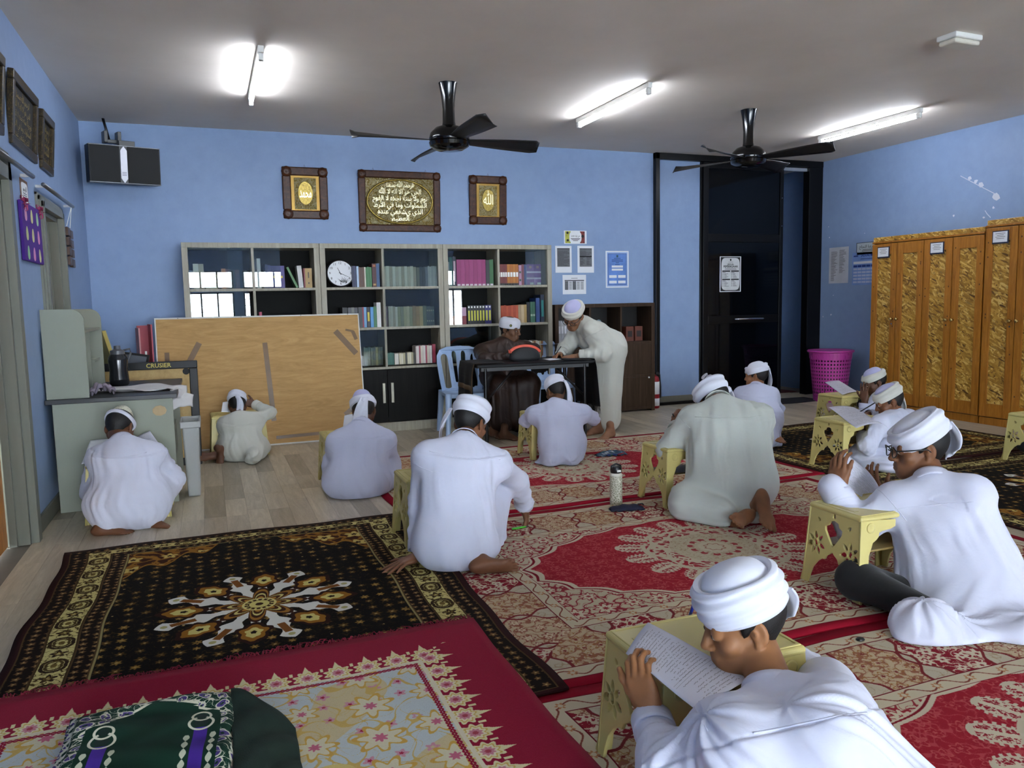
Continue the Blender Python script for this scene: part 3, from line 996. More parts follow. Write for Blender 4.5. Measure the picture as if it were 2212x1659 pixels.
def wardrobe(y_far, y_near, top, label, cards):
    """front faces -x; local x=0 is the front plane, y runs towards the camera"""
    t = thing('wardrobe', label, 'wardrobe', (LX0, y_far, 0), 0, 'strand board wardrobes')
    L = y_far - y_near
    d = LX1 - LX0
    MB().box((0.02, -L, 0), (d, 0, 0.02)).box((0.02, -0.018, 0), (d, 0, top)).box((0.02, -L, 0), (d, -L + 0.018, top)).box((d - 0.01, -L, 0), (d, 0, top)).build('carcass', M_PINE, t, bevel=0.002)
    MB().box((0.005, -L, 0.0), (0.03, 0, 0.075)).build('plinth', M_PINE, t, bevel=0.003)
    MB().box((-0.012, -L + 0.002, top), (d, 0.0, top + 0.02)).build('top_board', M_PINE, t, bevel=0.003)
    MB().box((0.0, -L + 0.004, top + 0.02), (d, -0.004, top + 0.07)).build('top_strip', M_OSB, t, bevel=0.006)
    nd = 4 if L > 1 else 2
    dw = L / nd
    for k in range(nd):
        y1 = -k * dw - 0.004
        y0 = -(k + 1) * dw + 0.004
        st = 0.075
        f = MB()
        z0, z1 = 0.085, top - 0.008
        f.box((-0.012, y0, z0), (0.012, y0 + st, z1)).box((-0.012, y1 - st, z0), (0.012, y1, z1))
        f.box((-0.012, y0 + st, z0), (0.012, y1 - st, z0 + 0.13)).box((-0.012, y0 + st, z1 - 0.12), (0.012, y1 - st, z1))
        o = f.build('wardrobe_door', M_PINE, t, bevel=0.003)
        MB().box((0.0, y0 + st, z0 + 0.13), (0.008, y1 - st, z1 - 0.12)).build('strand_panel', M_OSB, o)
        ky = y0 + 0.032 if k % 2 == 0 else y1 - 0.032
        MB().lathe([(0.008, 0), (0.008, 0.014), (0.017, 0.022), (0.019, 0.03), (0.012, 0.04), (0, 0.042)], 16, mtx=Matrix.Translation((-0.012, ky, 1.03)) @ Matrix.Rotation(-PI / 2, 4, 'Y')).build('knob', M_BRASS, o, smooth=True)
        if k % 2 == 0:
            MB().lathe([(0.009, 0), (0.008, 0.004), (0, 0.004)], 12, mtx=Matrix.Translation((-0.012, ky + 0.01, 0.975)) @ Matrix.Rotation(-PI / 2, 4, 'Y')).build('keyhole', M_STEEL, o)
        if k in cards:
            c = thing('name_card', 'white name card on navy backing on ' + cards[k], 'card', (LX0 - 0.0125, y_far + (y0 + y1) / 2 + 0.01, top - 0.1), 0, 'name cards on the wardrobes')
            MB().box((-0.002, -0.085, -0.065), (0, 0.085, 0.06)).build('backing', M_NAVYP, c)
            MB().box((-0.004, -0.07, -0.05), (-0.002, 0.075, 0.05)).build('card', M_PAPER, c)
            for q, wd in enumerate((0.05, 0.035, 0.05, 0.04)):
                MB().box((-0.0045, -wd, 0.03 - q * 0.016), (-0.004, wd, 0.034 - q * 0.016)).build('print_line', M_INKG, c)
        kn = MB()
        rk = random.Random(k + int(top * 100))
        for q in range(5):
            yy, zz = (y0 + 0.03 if rk.random() < 0.5 else y1 - 0.03), rk.uniform(0.2, top - 0.1)
            kn.lathe([(0.009, 0), (0.007, 0.0012), (0, 0.0012)], 8, mtx=Matrix.Translation((-0.012, yy, zz)) @ Matrix.Rotation(-PI / 2, 4, 'Y'), sy=0.7)
        kn.build('pine_knots', M_KNOT, o)['kind'] = 'stuff'
    return t


wardrobe(6.94, 5.55, 1.875, 'pine and strand board wardrobe nearest the corner, lower top with four doors', {0: 'the wardrobe door nearest the corner', 2: 'the third wardrobe door from the corner'})
wardrobe(5.54, 4.2, 1.93, 'taller pine and strand board wardrobe cut by the right picture edge', {0: 'the taller wardrobe at the picture edge'})
# small faint chalk mark above the second door is left to the material

# pink laundry basket
M_PINK = mat('pink_plastic', 'b0388f', 0.4, vary=0.03)
pb = Vector((7.17, 7.6, 0))
t = thing('laundry_basket', 'pink perforated plastic basket between the wardrobe and the door', 'basket', pb)
BH, RB, RT = 0.62, 0.19, 0.25
m = MB()
NU, NVV = 40, 14
for j in range(NVV):
    for i in range(NU):
        z0, z1 = j / NVV * BH, (j + 1) / NVV * BH
        a0, a1 = 2 * PI * i / NU, 2 * PI * (i + 1) / NU
        r0, r1 = RB + (RT - RB) * z0 / BH, RB + (RT - RB) * z1 / BH
        P = [Vector((r0 * math.cos(a0), r0 * math.sin(a0), z0)), Vector((r0 * math.cos(a1), r0 * math.sin(a1), z0)), Vector((r1 * math.cos(a1), r1 * math.sin(a1), z1)), Vector((r1 * math.cos(a0), r1 * math.sin(a0), z1))]
        if 1 <= j < 12:
            cc = sum(P, Vector()) / 4
            Q = [cc + (p - cc) * 0.5 for p in P]
            m.add(P + Q, [(0, 1, 5, 4), (1, 2, 6, 5), (2, 3, 7, 6), (3, 0, 4, 7)])
        else:
            m.add(P, [(0, 1, 2, 3)])
o = m.build('basket_wall', M_PINK, t)
so = o.modifiers.new('thickness', 'SOLIDIFY')
so.thickness = 0.005
MB().lathe([(RT - 0.004, BH - 0.01), (RT + 0.02, BH - 0.012), (RT + 0.026, BH + 0.004), (RT + 0.016, BH + 0.014), (RT - 0.006, BH + 0.008)], 48).build('rim', M_PINK, t, smooth=True)
MB().lathe([(0, 0), (RB, 0), (RB, 0.012), (0, 0.012)], 40).build('base', M_PINK, t)
MB().lathe([(0, 0.5), (0.2, 0.48), (0.23, 0.44), (0.2, 0.1), (0, 0.1)], 24).build('laundry_lump', mat('dark_laundry', '3a2634', 0.9, vary=0.15), t, smooth=True)

# ------------------------------------------------------------------ writing board seen from its plywood back
M_PLY = wood_mat('plywood_back', 'a37d48', 'b38c55', 'bf9a63', (0.9, 6, 6), 0.6, 2.2, 2.5, 0.03)
M_TAPE = mat('brown_tape', '6e5232', 0.35, vary=0.08)
WBW, WBH = 1.86, 1.24
t = thing('writing_board', 'large plywood-backed board with white edging and brown tape, leaning on the bookcase', 'board', (-0.455, 7.645, 0.0))
t.rotation_euler = (math.radians(-9.5), 0, 0)
MB().box((0.008, 0.002, 0.008), (WBW - 0.008, 0.012, WBH - 0.008)).build('plywood', M_PLY, t)
M_EDGE = mat('white_edging', 'cfcfca', 0.4)
for lo, hi in (((0, 0, 0), (WBW, 0.02, 0.014)), ((0, 0, WBH - 0.014), (WBW, 0.02, WBH)), ((0, 0, 0.014), (0.012, 0.02, WBH - 0.014)), ((WBW - 0.01, 0, 0.014), (WBW, 0.02, WBH - 0.014))):
    MB().box(lo, hi).build('edging', M_EDGE, t, bevel=0.002)


def strip(x0, z0, x1, z1, w, par, m, y=0.0015):
    a, c = Vector((x0, 0, z0)), Vector((x1, 0, z1))
    dd = (c - a).normalized()
    s = Vector((-dd.z, 0, dd.x)) * w / 2
    return MB().add([p + Vector((0, y, 0)) for p in (a - s, a + s, c + s * 0.96, c - s * 1.03)] + [p + Vector((0, y + 0.001, 0)) for p in (a - s, a + s, c + s, c - s)], [(0, 1, 2, 3), (4, 5, 6, 7), (0, 1, 5, 4), (2, 3, 7, 6), (1, 2, 6, 5), (3, 0, 4, 7)]).build('tape_strip', m, par)


for s in ((0.25, 0.78, 0.37, 1.0, 0.05), (0.95, 0.98, 0.99, 0.23, 0.045), (1.62, 1.07, 1.81, 0.84, 0.055), (1.72, 1.08, 1.8, 1.06, 0.02), (1.79, 1.06, 1.82, 0.98, 0.035), (0.09, 0.8, 0.09, 0.92, 0.04), (1.66, 0.24, 1.76, 0.32, 0.045), (1.0, 0.07, 1.42, 0.08, 0.03)):
    strip(*s, t, M_TAPE)
for x in (0.2, 0.75, 1.3, 1.75):
    MB().lathe([(0.004, 0), (0.003, 0.002), (0, 0.002)], 8, mtx=Matrix.Translation((x, 0, WBH - 0.007)) @ Matrix.Rotation(PI / 2, 4, 'X')).build('rivet', M_INKG, t)

# carrom board
M_CARROM = wood_mat('carrom_birch', 'a88a55', 'b89a63', 'c4a870', (2, 2, 2), 0.45, 3.0, 1.5, 0.02)
t = thing('carrom_board', 'black-framed wooden carrom game board lettered CRUSIER, leaning beside the desk', 'board', (-0.99, 7.04, 0.0))
t.rotation_euler = (math.radians(-9), 0, math.radians(-3))
CB = 0.88
MB().box((0.06, 0.012, 0.06), (CB - 0.06, 0.024, CB - 0.06)).build('playing_surface', M_CARROM, t)
f = MB()
for lo, hi in (((0, 0, 0), (CB, 0.035, 0.065)), ((0, 0, CB - 0.065), (CB, 0.035, CB)), ((0, 0, 0.065), (0.065, 0.035, CB - 0.065)), ((CB - 0.065, 0, 0.065), (CB, 0.035, CB - 0.065))):
    f.box(lo, hi)
f.build('frame', M_BLACKP, t, bevel=0.006)
lettering('CRUSIER', 0.05, mat('gold_print', 'b5a24a', 0.5), t, (0.58, -0.0008, CB - 0.034), (PI / 2, 0, 0), bold=0.001)
for x in (0.09, CB - 0.09):
    for z in (0.09, CB - 0.09):
        MB().lathe([(0.028, 0), (0.028, 0.001), (0, 0.001)], 20, mtx=Matrix.Translation((x, 0.0115, z)) @ Matrix.Rotation(PI / 2, 4, 'X')).build('pocket', M_INK, t)
M_CRED = mat('carrom_red_print', '5e2320', 0.5)
for x in (0.17, CB - 0.17):
    for q in (-0.012, 0.012):
        MB().box((x + q - 0.0015, 0.0112, 0.2), (x + q + 0.0015, 0.0122, CB - 0.2)).build('baseline', M_CRED, t)
    for z in (0.2, CB - 0.2):
        MB().lathe([(0.02, 0), (0.02, 0.001), (0, 0.001)], 20, mtx=Matrix.Translation((x, 0.0115, z)) @ Matrix.Rotation(PI / 2, 4, 'X')).build('base_circle', M_CRED, t)
MB().lathe([(0.09, 0), (0.09, 0.001), (0.084, 0.0012), (0.084, 0)], 32, mtx=Matrix.Translation((CB / 2, 0.0115, CB / 2)) @ Matrix.Rotation(PI / 2, 4, 'X')).build('centre_circle', M_CRED, t)

# ------------------------------------------------------------------ desk with hutch by the left wall
M_GREYLAM = mat('grey_green_laminate', '8f9384', 0.5, vary=0.03, vscale=2, bump=0.05, bscale=300)
M_BLKTOP = mat('black_desk_top', '232427', 0.35, vary=0.05)
t = thing('desk', 'grey laminate desk with black top standing against the left wall', 'desk', (XL + 0.005, 5.7, 0))
MB().box((-0.0, -0.03, 0.712), (0.775, 1.18, 0.742)).build('desk_top', M_BLKTOP, t, bevel=0.003)
MB().box((0.035, 0, 0), (0.745, 0.022, 0.711)).build('end_panel', M_GREYLAM, t, bevel=0.002)
MB().box((0.035, 1.12, 0), (0.745, 1.142, 0.711)).build('end_panel', M_GREYLAM, t, bevel=0.002)
MB().box((0.035, 0.022, 0.2), (0.055, 1.12, 0.711)).build('modesty_panel', M_GREYLAM, t)
p = MB().lathe([(0.045, 0), (0.04, 0.001), (0, 0.001)], 9, mtx=Matrix.Translation((0.66, -0.0005, 0.63)) @ Matrix.Rotation(PI / 2, 4, 'X'), sy=0.8).build('chipped_patch', mat('bare_board', 'b79f7a', 0.8, vary=0.1), t)
MB().box((0.7, 0.024, 0.3), (0.74, 0.5, 0.5)).build('drawer_side', M_GREYLAM, t)
h = thing('desk_hutch', 'grey shelf hutch with rounded corners standing on the desk', 'shelf', (XL + 0.01, 5.715, 0.742))
prof = [(0, 0), (0.245, 0), (0.245, 0.5)] + [(0.245 - 0.075 * (1 - math.cos(a)), 0.5 + 0.075 * math.sin(a)) for a in np.linspace(0.15, PI / 2, 8)] + [(0, 0.575)]
M_HUT = M_GREYLAM
for y in (0.0, 0.86):
    MB().prism(prof, 'y', y, y + 0.02).build('end_panel', M_HUT, h, bevel=0.002)
MB().box((0.0, 0.02, 0.42), (0.235, 0.86, 0.438)).build('shelf', M_HUT, h)
MB().box((0.0, 0.02, 0.0), (0.012, 0.86, 0.42)).build('back_panel', M_HUT, h)
MB().box((0.012, 0.55, 0.0), (0.2, 0.566, 0.42)).build('divider', M_HUT, h)
MB().box((0.012, 0.566, 0.2), (0.22, 0.86, 0.214)).build('shelf', M_HUT, h)

# things on and behind the desk
M_SMOKE = NT('smoky_plastic')
M_SMOKE.set(Base_Color=lin('2c2d31'), Roughness=0.15)
M_SMOKE.b.inputs['Transmission Weight'].default_value = 0.35
M_SMOKE = M_SMOKE.m
bt = at(258, 822, 6.5)
t = thing('water_bottle', 'large smoky grey plastic water bottle standing on the black desk top', 'bottle', (bt.x, 6.5, 0.742))
MB().lathe([(0.055, 0), (0.066, 0.012), (0.068, 0.05), (0.062, 0.12), (0.068, 0.19), (0.064, 0.215), (0.05, 0.235), (0.045, 0.25)], 28, ).build('body', M_SMOKE, t, auto=40)
MB().lathe([(0.05, 0.235), (0.05, 0.262), (0.03, 0.27), (0.024, 0.275), (0.022, 0.298), (0.0, 0.3)], 24).build('cap', mat('grey_cap', '55565a', 0.4), t, auto=40)
MB().tube([(0.04, 0, 0.262), (0.085, 0, 0.272), (0.09, 0, 0.24), (0.06, 0, 0.18), (0.066, 0, 0.12)], 0.008, 8).build('handle', mat('grey_cap', '55565a', 0.4), t, smooth=True)
rn = random.Random(21)


def cloth_strip(name, pts, widths, zf, m, parent=None, nu=40, nv=12, thick=0.004, seed=1, amp=0.012):
    """soft strip of cloth along a path; each section is wide, wavy and lies on zf"""
    r = random.Random(seed)
    ph = [r.uniform(0, 6.28) for _ in range(8)]
    P = [Vector(p) for p in pts]

    def f(u, v):
        s = u * (len(P) - 1)
        i = min(int(s), len(P) - 2)
        p = P[i].lerp(P[i + 1], s - i)
        d = P[min(i + 1, len(P) - 1)] - P[i]
        dh = Vector((d.x, d.y, 0))
        side = Vector((-dh.y, dh.x, 0)).normalized() if dh.length > 1e-4 else Vector((0, 1, 0))
        w = widths[i] + (widths[i + 1] - widths[i]) * (s - i)
        q = p + side * (v - 0.5) * w * (1 + 0.06 * math.sin(u * 17 + ph[0]))
        q.z += amp * (0.6 + 0.5 * math.sin(u * 11 + v * 4 + ph[1]) + 0.4 * math.sin(u * 23 - v * 9 + ph[2]) + 0.5 * math.sin(v * 12 + u * 3 + ph[3]))
        return q
    o = MB().grid(f, nu, nv).build(name, m, parent, smooth=True, normals=False)
    so = o.modifiers.new('thickness', 'SOLIDIFY')
    so.thickness = thick
    so.offset = 1
    return o


M_CLOTHW = mat('white_cotton', 'cfccca', 0.9, vary=0.03, bump=0.1, bscale=250)
tag(cloth_strip('cloth', [(-0.80, 6.02, 0.746), (-0.62, 6.04, 0.75), (-0.42, 6.03, 0.748), (-0.28, 6.0, 0.746), (-0.222, 5.99, 0.742), (-0.21, 5.985, 0.68), (-0.207, 5.98, 0.6)], [0.14, 0.3, 0.32, 0.28, 0.26, 0.2, 0.17], 0, M_CLOTHW, seed=4), 'white cloth lying across the black desk top and hanging over its edge', 'cloth')
M_CLOTHP = mat('mauve_cotton', '8a7f8c', 0.9, vary=0.05, bump=0.1, bscale=250)
tag(cloth_strip('cloth', [(-0.745, 5.78, 0.755), (-0.70, 5.79, 0.785), (-0.655, 5.80, 0.78), (-0.61, 5.81, 0.752)], [0.1, 0.17, 0.16, 0.1], 0, M_CLOTHP, seed=9, nu=26, amp=0.02, thick=0.012), 'bunched mauve cloth on the desk beside the hutch', 'cloth')
# translucent waste bin beside the desk
M_CLEAR = NT('frosted_plastic')
M_CLEAR.set(Base_Color=lin('b9bbb8'), Roughness=0.35, Alpha=0.75)
M_CLEAR = M_CLEAR.m
t = thing('waste_bin', 'tall frosted grey plastic bin standing beside the desk', 'bin', (-0.153, 5.9, 0))
m = MB()
for (hw, hd, z) in ((0.055, 0.12, 0), (0.075, 0.15, 0.5)):
    pass
bl = [(0.04, 0.11, 0.0), (0.055, 0.14, 0.5)]
outer = []
for hw, hd, z in bl:
    outer += [(-hw, -hd, z), (hw, -hd, z), (hw, hd, z), (-hw, hd, z)]
m.add(outer, [(0, 1, 5, 4), (1, 2, 6, 5), (2, 3, 7, 6), (3, 0, 4, 7), (0, 3, 2, 1)])
o = m.build('bin_wall', M_CLEAR, t, bevel=0.012)
so = o.modifiers.new('thickness', 'SOLIDIFY')
so.thickness = 0.004
f = MB()
for lo, hi in (((-0.066, -0.155, 0.49), (0.066, -0.14, 0.535)), ((-0.066, 0.14, 0.49), (0.066, 0.155, 0.535)), ((-0.066, -0.14, 0.49), (-0.054, 0.14, 0.535)), ((0.054, -0.14, 0.49), (0.066, 0.14, 0.535))):
    f.box(lo, hi)
f.build('rim', M_CLEAR, t, bevel=0.005)
# leaning oddments in the back left corner
o = MB().box((0, 0, 0), (0.028, 0.24, 0.34)).build('panel', mat('yellow_edge', 'b7a250', 0.5), loc=(-0.745, 7.3, 0.8))
MB().box((0.028, 0.0, 0), (0.034, 0.24, 0.34)).build('facing', mat('grey_facing', '8b9793', 0.5), o)
o.rotation_euler = (0, math.radians(-14), math.radians(25))
tag(o, 'grey board with yellow edge leaning in the back left corner', 'board')
o = MB().box((-0.9, 7.42, 0), (-0.12, 7.62, 0.74)).build('crate', mat('dark_crate', '17171a', 0.6), bevel=0.006)
MB().box((-0.88, 7.415, 0.1), (-0.14, 7.42, 0.65)).build('front_panel', mat('dark_crate_front', '222226', 0.6), o)
tag(o, 'dark storage crate behind the carrom board in the back left corner', 'crate')
o = MB().box((0, 0, 0), (0.26, 0.22, 0.02)).build('folder', M_BLACKP, loc=(-0.78, 7.44, 0.742), bevel=0.004)
o.rotation_euler = (math.radians(76), math.radians(10), math.radians(-8))
MB().box((0.02, 0.02, 0.02), (0.24, 0.2, 0.022)).build('cover_panel', M_INKG, o)
tag(o, 'black folder leaning behind the smoky water bottle', 'folder')
t = thing('magazine_file', 'faded pink cardboard file holder behind the plywood-backed board', 'file holder', (-0.565, 7.5, 0.742), 0.2)
M_PK = mat('faded_pink_card', 'a8525c', 0.7)
MB().box((0, 0, 0), (0.012, 0.2, 0.4)).build('side_panel', mat('pale_pink_card', 'c08a8c', 0.7), t)
MB().box((0.1, 0, 0), (0.112, 0.2, 0.43)).build('side_panel', M_PK, t)
MB().box((0.012, 0.18, 0), (0.1, 0.2, 0.42)).build('back_panel', M_PK, t)
MB().box((0.04, -0.015, 0.0), (0.055, 0.0, 0.2)).build('white_spacer', M_WHITEP, t)

# ------------------------------------------------------------------ speaker on a wall bracket
t = thing('loudspeaker', 'black loudspeaker with silver centre strip hung high in the back left corner', 'speaker', (-0.63, 8.0, 2.60))
t.rotation_euler = (math.radians(6), 0, math.radians(13))
MB().box((-0.29, -0.11, -0.165), (0.29, 0.13, 0.165)).build('cabinet', M_BLACKP, t, bevel=0.008)
M_MESH = mat('speaker_mesh', '0b0b0c', 0.6, bump=0.4, bscale=900)
for a, c in ((-0.28, -0.045), (0.02, 0.28)):
    MB().box((a, -0.122, -0.155), (c, -0.108, 0.155)).build('grille', M_MESH, t, bevel=0.003)
MB().prism([(-0.04, -0.12), (-0.012, -0.16), (0.016, -0.12), (0.016, 0.12), (-0.012, 0.16), (-0.04, 0.12)], 'y', -0.126, -0.11).build('centre_strip', mat('silver_strip', 'a7a6ac', 0.35, 0.4), t, bevel=0.002)
for q in range(3):
    MB().box((-0.03, -0.127, -0.07 - q * 0.012), (0.006, -0.1258, -0.065 - q * 0.012)).build('print_line', M_INKG, t)
for z in (-0.162, 0.158):
    MB().box((-0.29, -0.116, z), (0.29, -0.108, z + 0.005)).build('trim_line', mat('grey_trim', '6c6d72', 0.4, 0.5), t)
b = MB().box((-0.13, 0.1, 0.2), (-0.1, 0.27, 0.3)).box((-0.02, 0.1, 0.2), (0.01, 0.27, 0.3)).box((-0.13, 0.16, 0.2), (0.1, 0.2, 0.23)).box((-0.03, -0.02, 0.165), (0.1, 0.1, 0.215))
b.build('bracket', M_BLACKP, t, bevel=0.003)
MB().tube([(-0.08, 0.18, 0.22), (-0.1, 0.2, 0.33), (-0.12, 0.2, 0.42)], 0.012, 8).build('bracket_arm', M_BLACKP, t, smooth=True)

# ------------------------------------------------------------------ gold calligraphy frames
M_FRW = wood_mat('carved_brown_frame', '2a1208', '3f1e0c', '562f13', (6, 6, 6), 0.35, 4.0, 1.0, 0.05, spec=0.25)
M_FRG = mat('antique_gold_slip', '8a6a2c', 0.35, 0.6, vary=0.1)


def gold_relief(dense):
    t = NT('gold_relief_%d' % dense)
    v = t.coord('Object')
    n = t.noise(v, 26 if dense else 34, 5, 0.65, 2.5)
    t.set(Base_Color=t.ramp(n, [(0.3, '6e5a22'), (0.45, 'b49a50'), (0.55, 'd9cfa4'), (0.7, '8f7a3c')]), Metallic=0.75, Roughness=0.3)
    t.bump(n, 1.0, 0.02)
    return t.m


M_GOLD, M_SILV = gold_relief(0), gold_relief(1)
M_GOLDS = mat('gold_leaf_plate', '8f7a3a', 0.32, 0.7, vary=0.25, vscale=60, bump=0.6, bscale=55)
M_BRIGHT = mat('bright_gold_script', 'e6dcb0', 0.3, 0.6, vary=0.05)


def ring2d(w, h, n=48, k=2.0):
    return [(w * abs(math.cos(a)) ** (2 / k) * (1 if math.cos(a) >= 0 else -1), h * abs(math.sin(a)) ** (2 / k) * (1 if math.sin(a) >= 0 else -1)) for a in np.linspace(0, 2 * PI, n, endpoint=False)]


def picture(name, tl, br, fw, label, cat='picture', wood=M_FRW, slip=True):
    c = (tl + br) / 2
    w, h = br.x - tl.x, tl.z - br.z
    t = thing(name, label, cat, (c.x, YB - 0.002, c.z), 0, 'gold calligraphy frames on the back wall')
    t.rotation_euler = (math.radians(3), 0, 0)
    for k, (lo, hi) in enumerate((((-w / 2, -0.03, h / 2 - fw), (w / 2, 0, h / 2)), ((-w / 2, -0.03, -h / 2), (w / 2, 0, -h / 2 + fw)), ((-w / 2, -0.03, -h / 2 + fw), (-w / 2 + fw, 0, h / 2 - fw)), ((w / 2 - fw, -0.03, -h / 2 + fw), (w / 2, 0, h / 2 - fw)))):
        MB().box(lo, hi).build('frame_rail', wood, t, bevel=0.012, segs=3)
    for sx in (-1, 1):
        for sz in (-1, 1):
            MB().lathe([(fw * 0.62, 0.0), (fw * 0.55, 0.008), (fw * 0.25, 0.014), (0, 0.01)], 12, mtx=Matrix.Translation((sx * (w / 2 - fw * 0.55), -0.028, sz * (h / 2 - fw * 0.55))) @ Matrix.Rotation(PI / 2, 4, 'X')).build('corner_carving', wood, t, smooth=True)
    return t, w, h


for kk, (tl, br, word) in enumerate((((607, 360), (710, 474), '\ufee3\ufea4\ufee4\ufeaa'[::-1]), ((1011, 379), (1094, 486), '\ufdf2'))):
    a, c = at(*tl, YB), at(*br, YB)
    t, w, h = picture('calligraphy_frame', a, c, 0.085, ['small brown frame with gold calligraphy left of the large one', 'small brown frame with gold calligraphy right of the large one'][kk])
    iw, ih = w - 0.17, h - 0.17
    MB().box((-iw / 2, -0.016, -ih / 2), (iw / 2, -0.004, ih / 2)).build('gold_slip', M_FRG, t)
    MB().box((-iw / 2 + 0.03, -0.022, -ih / 2 + 0.01), (iw / 2 - 0.03, -0.016, ih / 2 - 0.02)).build('relief_border', M_SILV, t, bevel=0.004)
    me = outline_mesh('medallion', [ring2d(iw * 0.26, ih * 0.33)], 0.006, 0.002)
    o = link('medallion', me, M_GOLDS, t)
    o.rotation_euler = (PI / 2, 0, 0)
    o.location = (0, -0.024, 0)
    lettering(word, ih * 0.42, M_BRIGHT, t, (0, -0.03, 0), bold=0.001, depth=0.002, width=iw * 0.42, name='calligraphy')
    MB().tube([(-0.01, -0.01, h / 2), (0, -0.012, h / 2 + 0.025), (0.01, -0.01, h / 2)], 0.002, 6).build('hanging_loop', M_STEEL, t)
a, c = at(771, 367, YB), at(952, 502, YB)
t, w, h = picture('calligraphy_frame', a, c, 0.075, 'large brown frame with a gold relief of Arabic verses, centre of the wall')
iw, ih = w - 0.15, h - 0.15
MB().box((-iw / 2, -0.014, -ih / 2), (iw / 2, -0.004, ih / 2)).build('relief_panel', M_SILV, t)
me = outline_mesh('medallion', [ring2d(iw * 0.48, ih * 0.47, 60)], 0.006, 0.002)
o = link('medallion', me, M_SILV, t)
o.rotation_euler = (PI / 2, 0, 0)
o.location = (0, -0.016, 0)
rg_ = [(x, -0.02, z) for x, z in ring2d(iw * 0.48, ih * 0.47, 60)]
MB().tube(rg_ + [rg_[0]], 0.012, 8, cap=False).build('gold_rim', M_GOLDS, t, smooth=True)
verse = ['\ufe8e\ufee8\ufee4\ufeb4\ufe91 \ufdf2 \ufee2\ufee4\ufea3\ufeae\ufedf\ufe8d', '\ufdf2 \ufefb \ufeea\ufedf\ufe8d \ufefb\ufe8d \ufeee\ufeeb \ufef2\ufea4\ufedf\ufe8d', '\ufee1\ufeee\ufed8\ufedf\ufe8d \ufefb \ufee9\ufea8\ufe9f\ufe97 \ufe94\ufee8\ufeb3 \ufefb\ufeed \ufee1\ufeee\ufee7', '\ufec5\ufeae\ufef7\ufe8d \ufef2\ufed3 \ufe8e\ufee3\ufeed \ufe95\ufe8d\ufeed\ufe8e\ufee4\ufeb4\ufedf\ufe8d', '\ufee9\ufeaa\ufee8\ufecb \ufef2\ufecc\ufed4\ufeb7\ufef1 \ufef1\ufeac\ufedf\ufe8d', '\ufee2\ufef4\ufec8\ufecc\ufedf\ufe8d']
for k, (s, ww) in enumerate(zip(verse, (0.4, 0.62, 0.8, 0.78, 0.66, 0.3))):
    lettering(s, ih * 0.15, M_BRIGHT, t, (0, -0.023, ih * (0.36 - 0.145 * k)), depth=0.002, bold=0.0008, width=iw * ww, name='calligraphy')
for x in (-0.28, 0.28):
    MB().tube([(x - 0.01, -0.01, h / 2), (x, -0.012, h / 2 + 0.025), (x + 0.01, -0.01, h / 2)], 0.002, 6).build('hanging_loop', M_STEEL, t)

# frames on the left wall
M_BGF = wood_mat('black_gold_frame', '0d0a08', '1a140d', '6a5426', (30, 30, 30), 0.3, 3.0, 1.0, 0.1)
for kk, (y0, y1, z0, z1) in enumerate(((5.31, 6.03, 2.27, 2.69), (6.18, 6.61, 2.275, 2.665), (4.45, 5.12, 2.27, 2.69))):
    lab = ['black and gold framed calligraphy, larger one on the left wall', 'narrow black and gold framed calligraphy nearest the corner on the left wall', 'black framed picture just cut by the left picture edge'][kk]
    t = thing('wall_frame', lab, 'picture', (XL + 0.002, (y0 + y1) / 2, (z0 + z1) / 2), 0, 'framed pictures on the left wall')
    t.rotation_euler = (0, math.radians(5), 0)
    hw, hz, fw = (y1 - y0) / 2, (z1 - z0) / 2, 0.055
    for lo, hi in (((0, -hw, hz - fw), (0.035, hw, hz)), ((0, -hw, -hz), (0.035, hw, -hz + fw)), ((0, -hw, -hz + fw), (0.035, -hw + fw, hz - fw)), ((0, hw - fw, -hz + fw), (0.035, hw, hz - fw))):
        MB().box(lo, hi).build('frame_rail', M_BGF, t, bevel=0.006)
    MB().box((0.0, -hw + fw, -hz + fw), (0.012, hw - fw, hz - fw)).build('dark_panel', mat('frame_black_velvet', '15120f', 0.7), t)
    for q in range(5):
        s = verse[q % len(verse)]
        lettering(s, 0.055, mat('dull_gold_thread', '8d7a45', 0.5, 0.4), t, (0.0128, 0, hz - fw - 0.045 - q * (2 * hz - 2 * fw) / 5.5), (PI / 2, 0, PI / 2), name='calligraphy', width=(hw - fw) * 1.7)

# left wall: small notice, purple board with bows, hanging mirror rack
t = thing('notice', 'small floral notice with Arabic heading above the purple board', 'notice', (XL + 0.0015, 5.6, 2.03))
MB().box((0, -0.105, -0.075), (0.003, 0.105, 0.075)).build('sheet', mat('floral_sheet', '7b5a44', 0.6, vary=0.3, vscale=30), t)
me = outline_mesh('panel', [ring2d(0.085, 0.058, 32, 5)], 0.002)
o = link('panel', me, M_PAPER, t)
o.rotation_euler = (PI / 2, 0, PI / 2)
o.location = (0.004, 0, -0.002)
lettering('\ufee2\ufef4\ufea3\ufeae\ufedf\ufe8d', 0.04, M_INK, t, (0.0056, 0, 0.018), (PI / 2, 0, PI / 2), width=0.13)
for q in range(3):
    MB().box((0.005, -0.05, -0.012 - q * 0.012), (0.0056, 0.05, -0.007 - q * 0.012)).build('print_line', M_INKG, t)
M_PURP = mat('purple_felt', '4a1c86', 0.8, vary=0.04)
t = thing('display_board', 'purple display board with pastel paper leaves and pink bows on the left wall', 'board', (XL + 0.002, 5.67, 1.785))
MB().box((0, -0.285, -0.175), (0.018, 0.285, 0.175)).build('backing', M_PURP, t, bevel=0.003)
PC = ['d9a0c4', 'd6d6a0', 'a9d3a8', 'c9cf98', 'd3cf9a', 'd58fb9', 'a3cfa6', 'd58fbd', 'd0d29c']
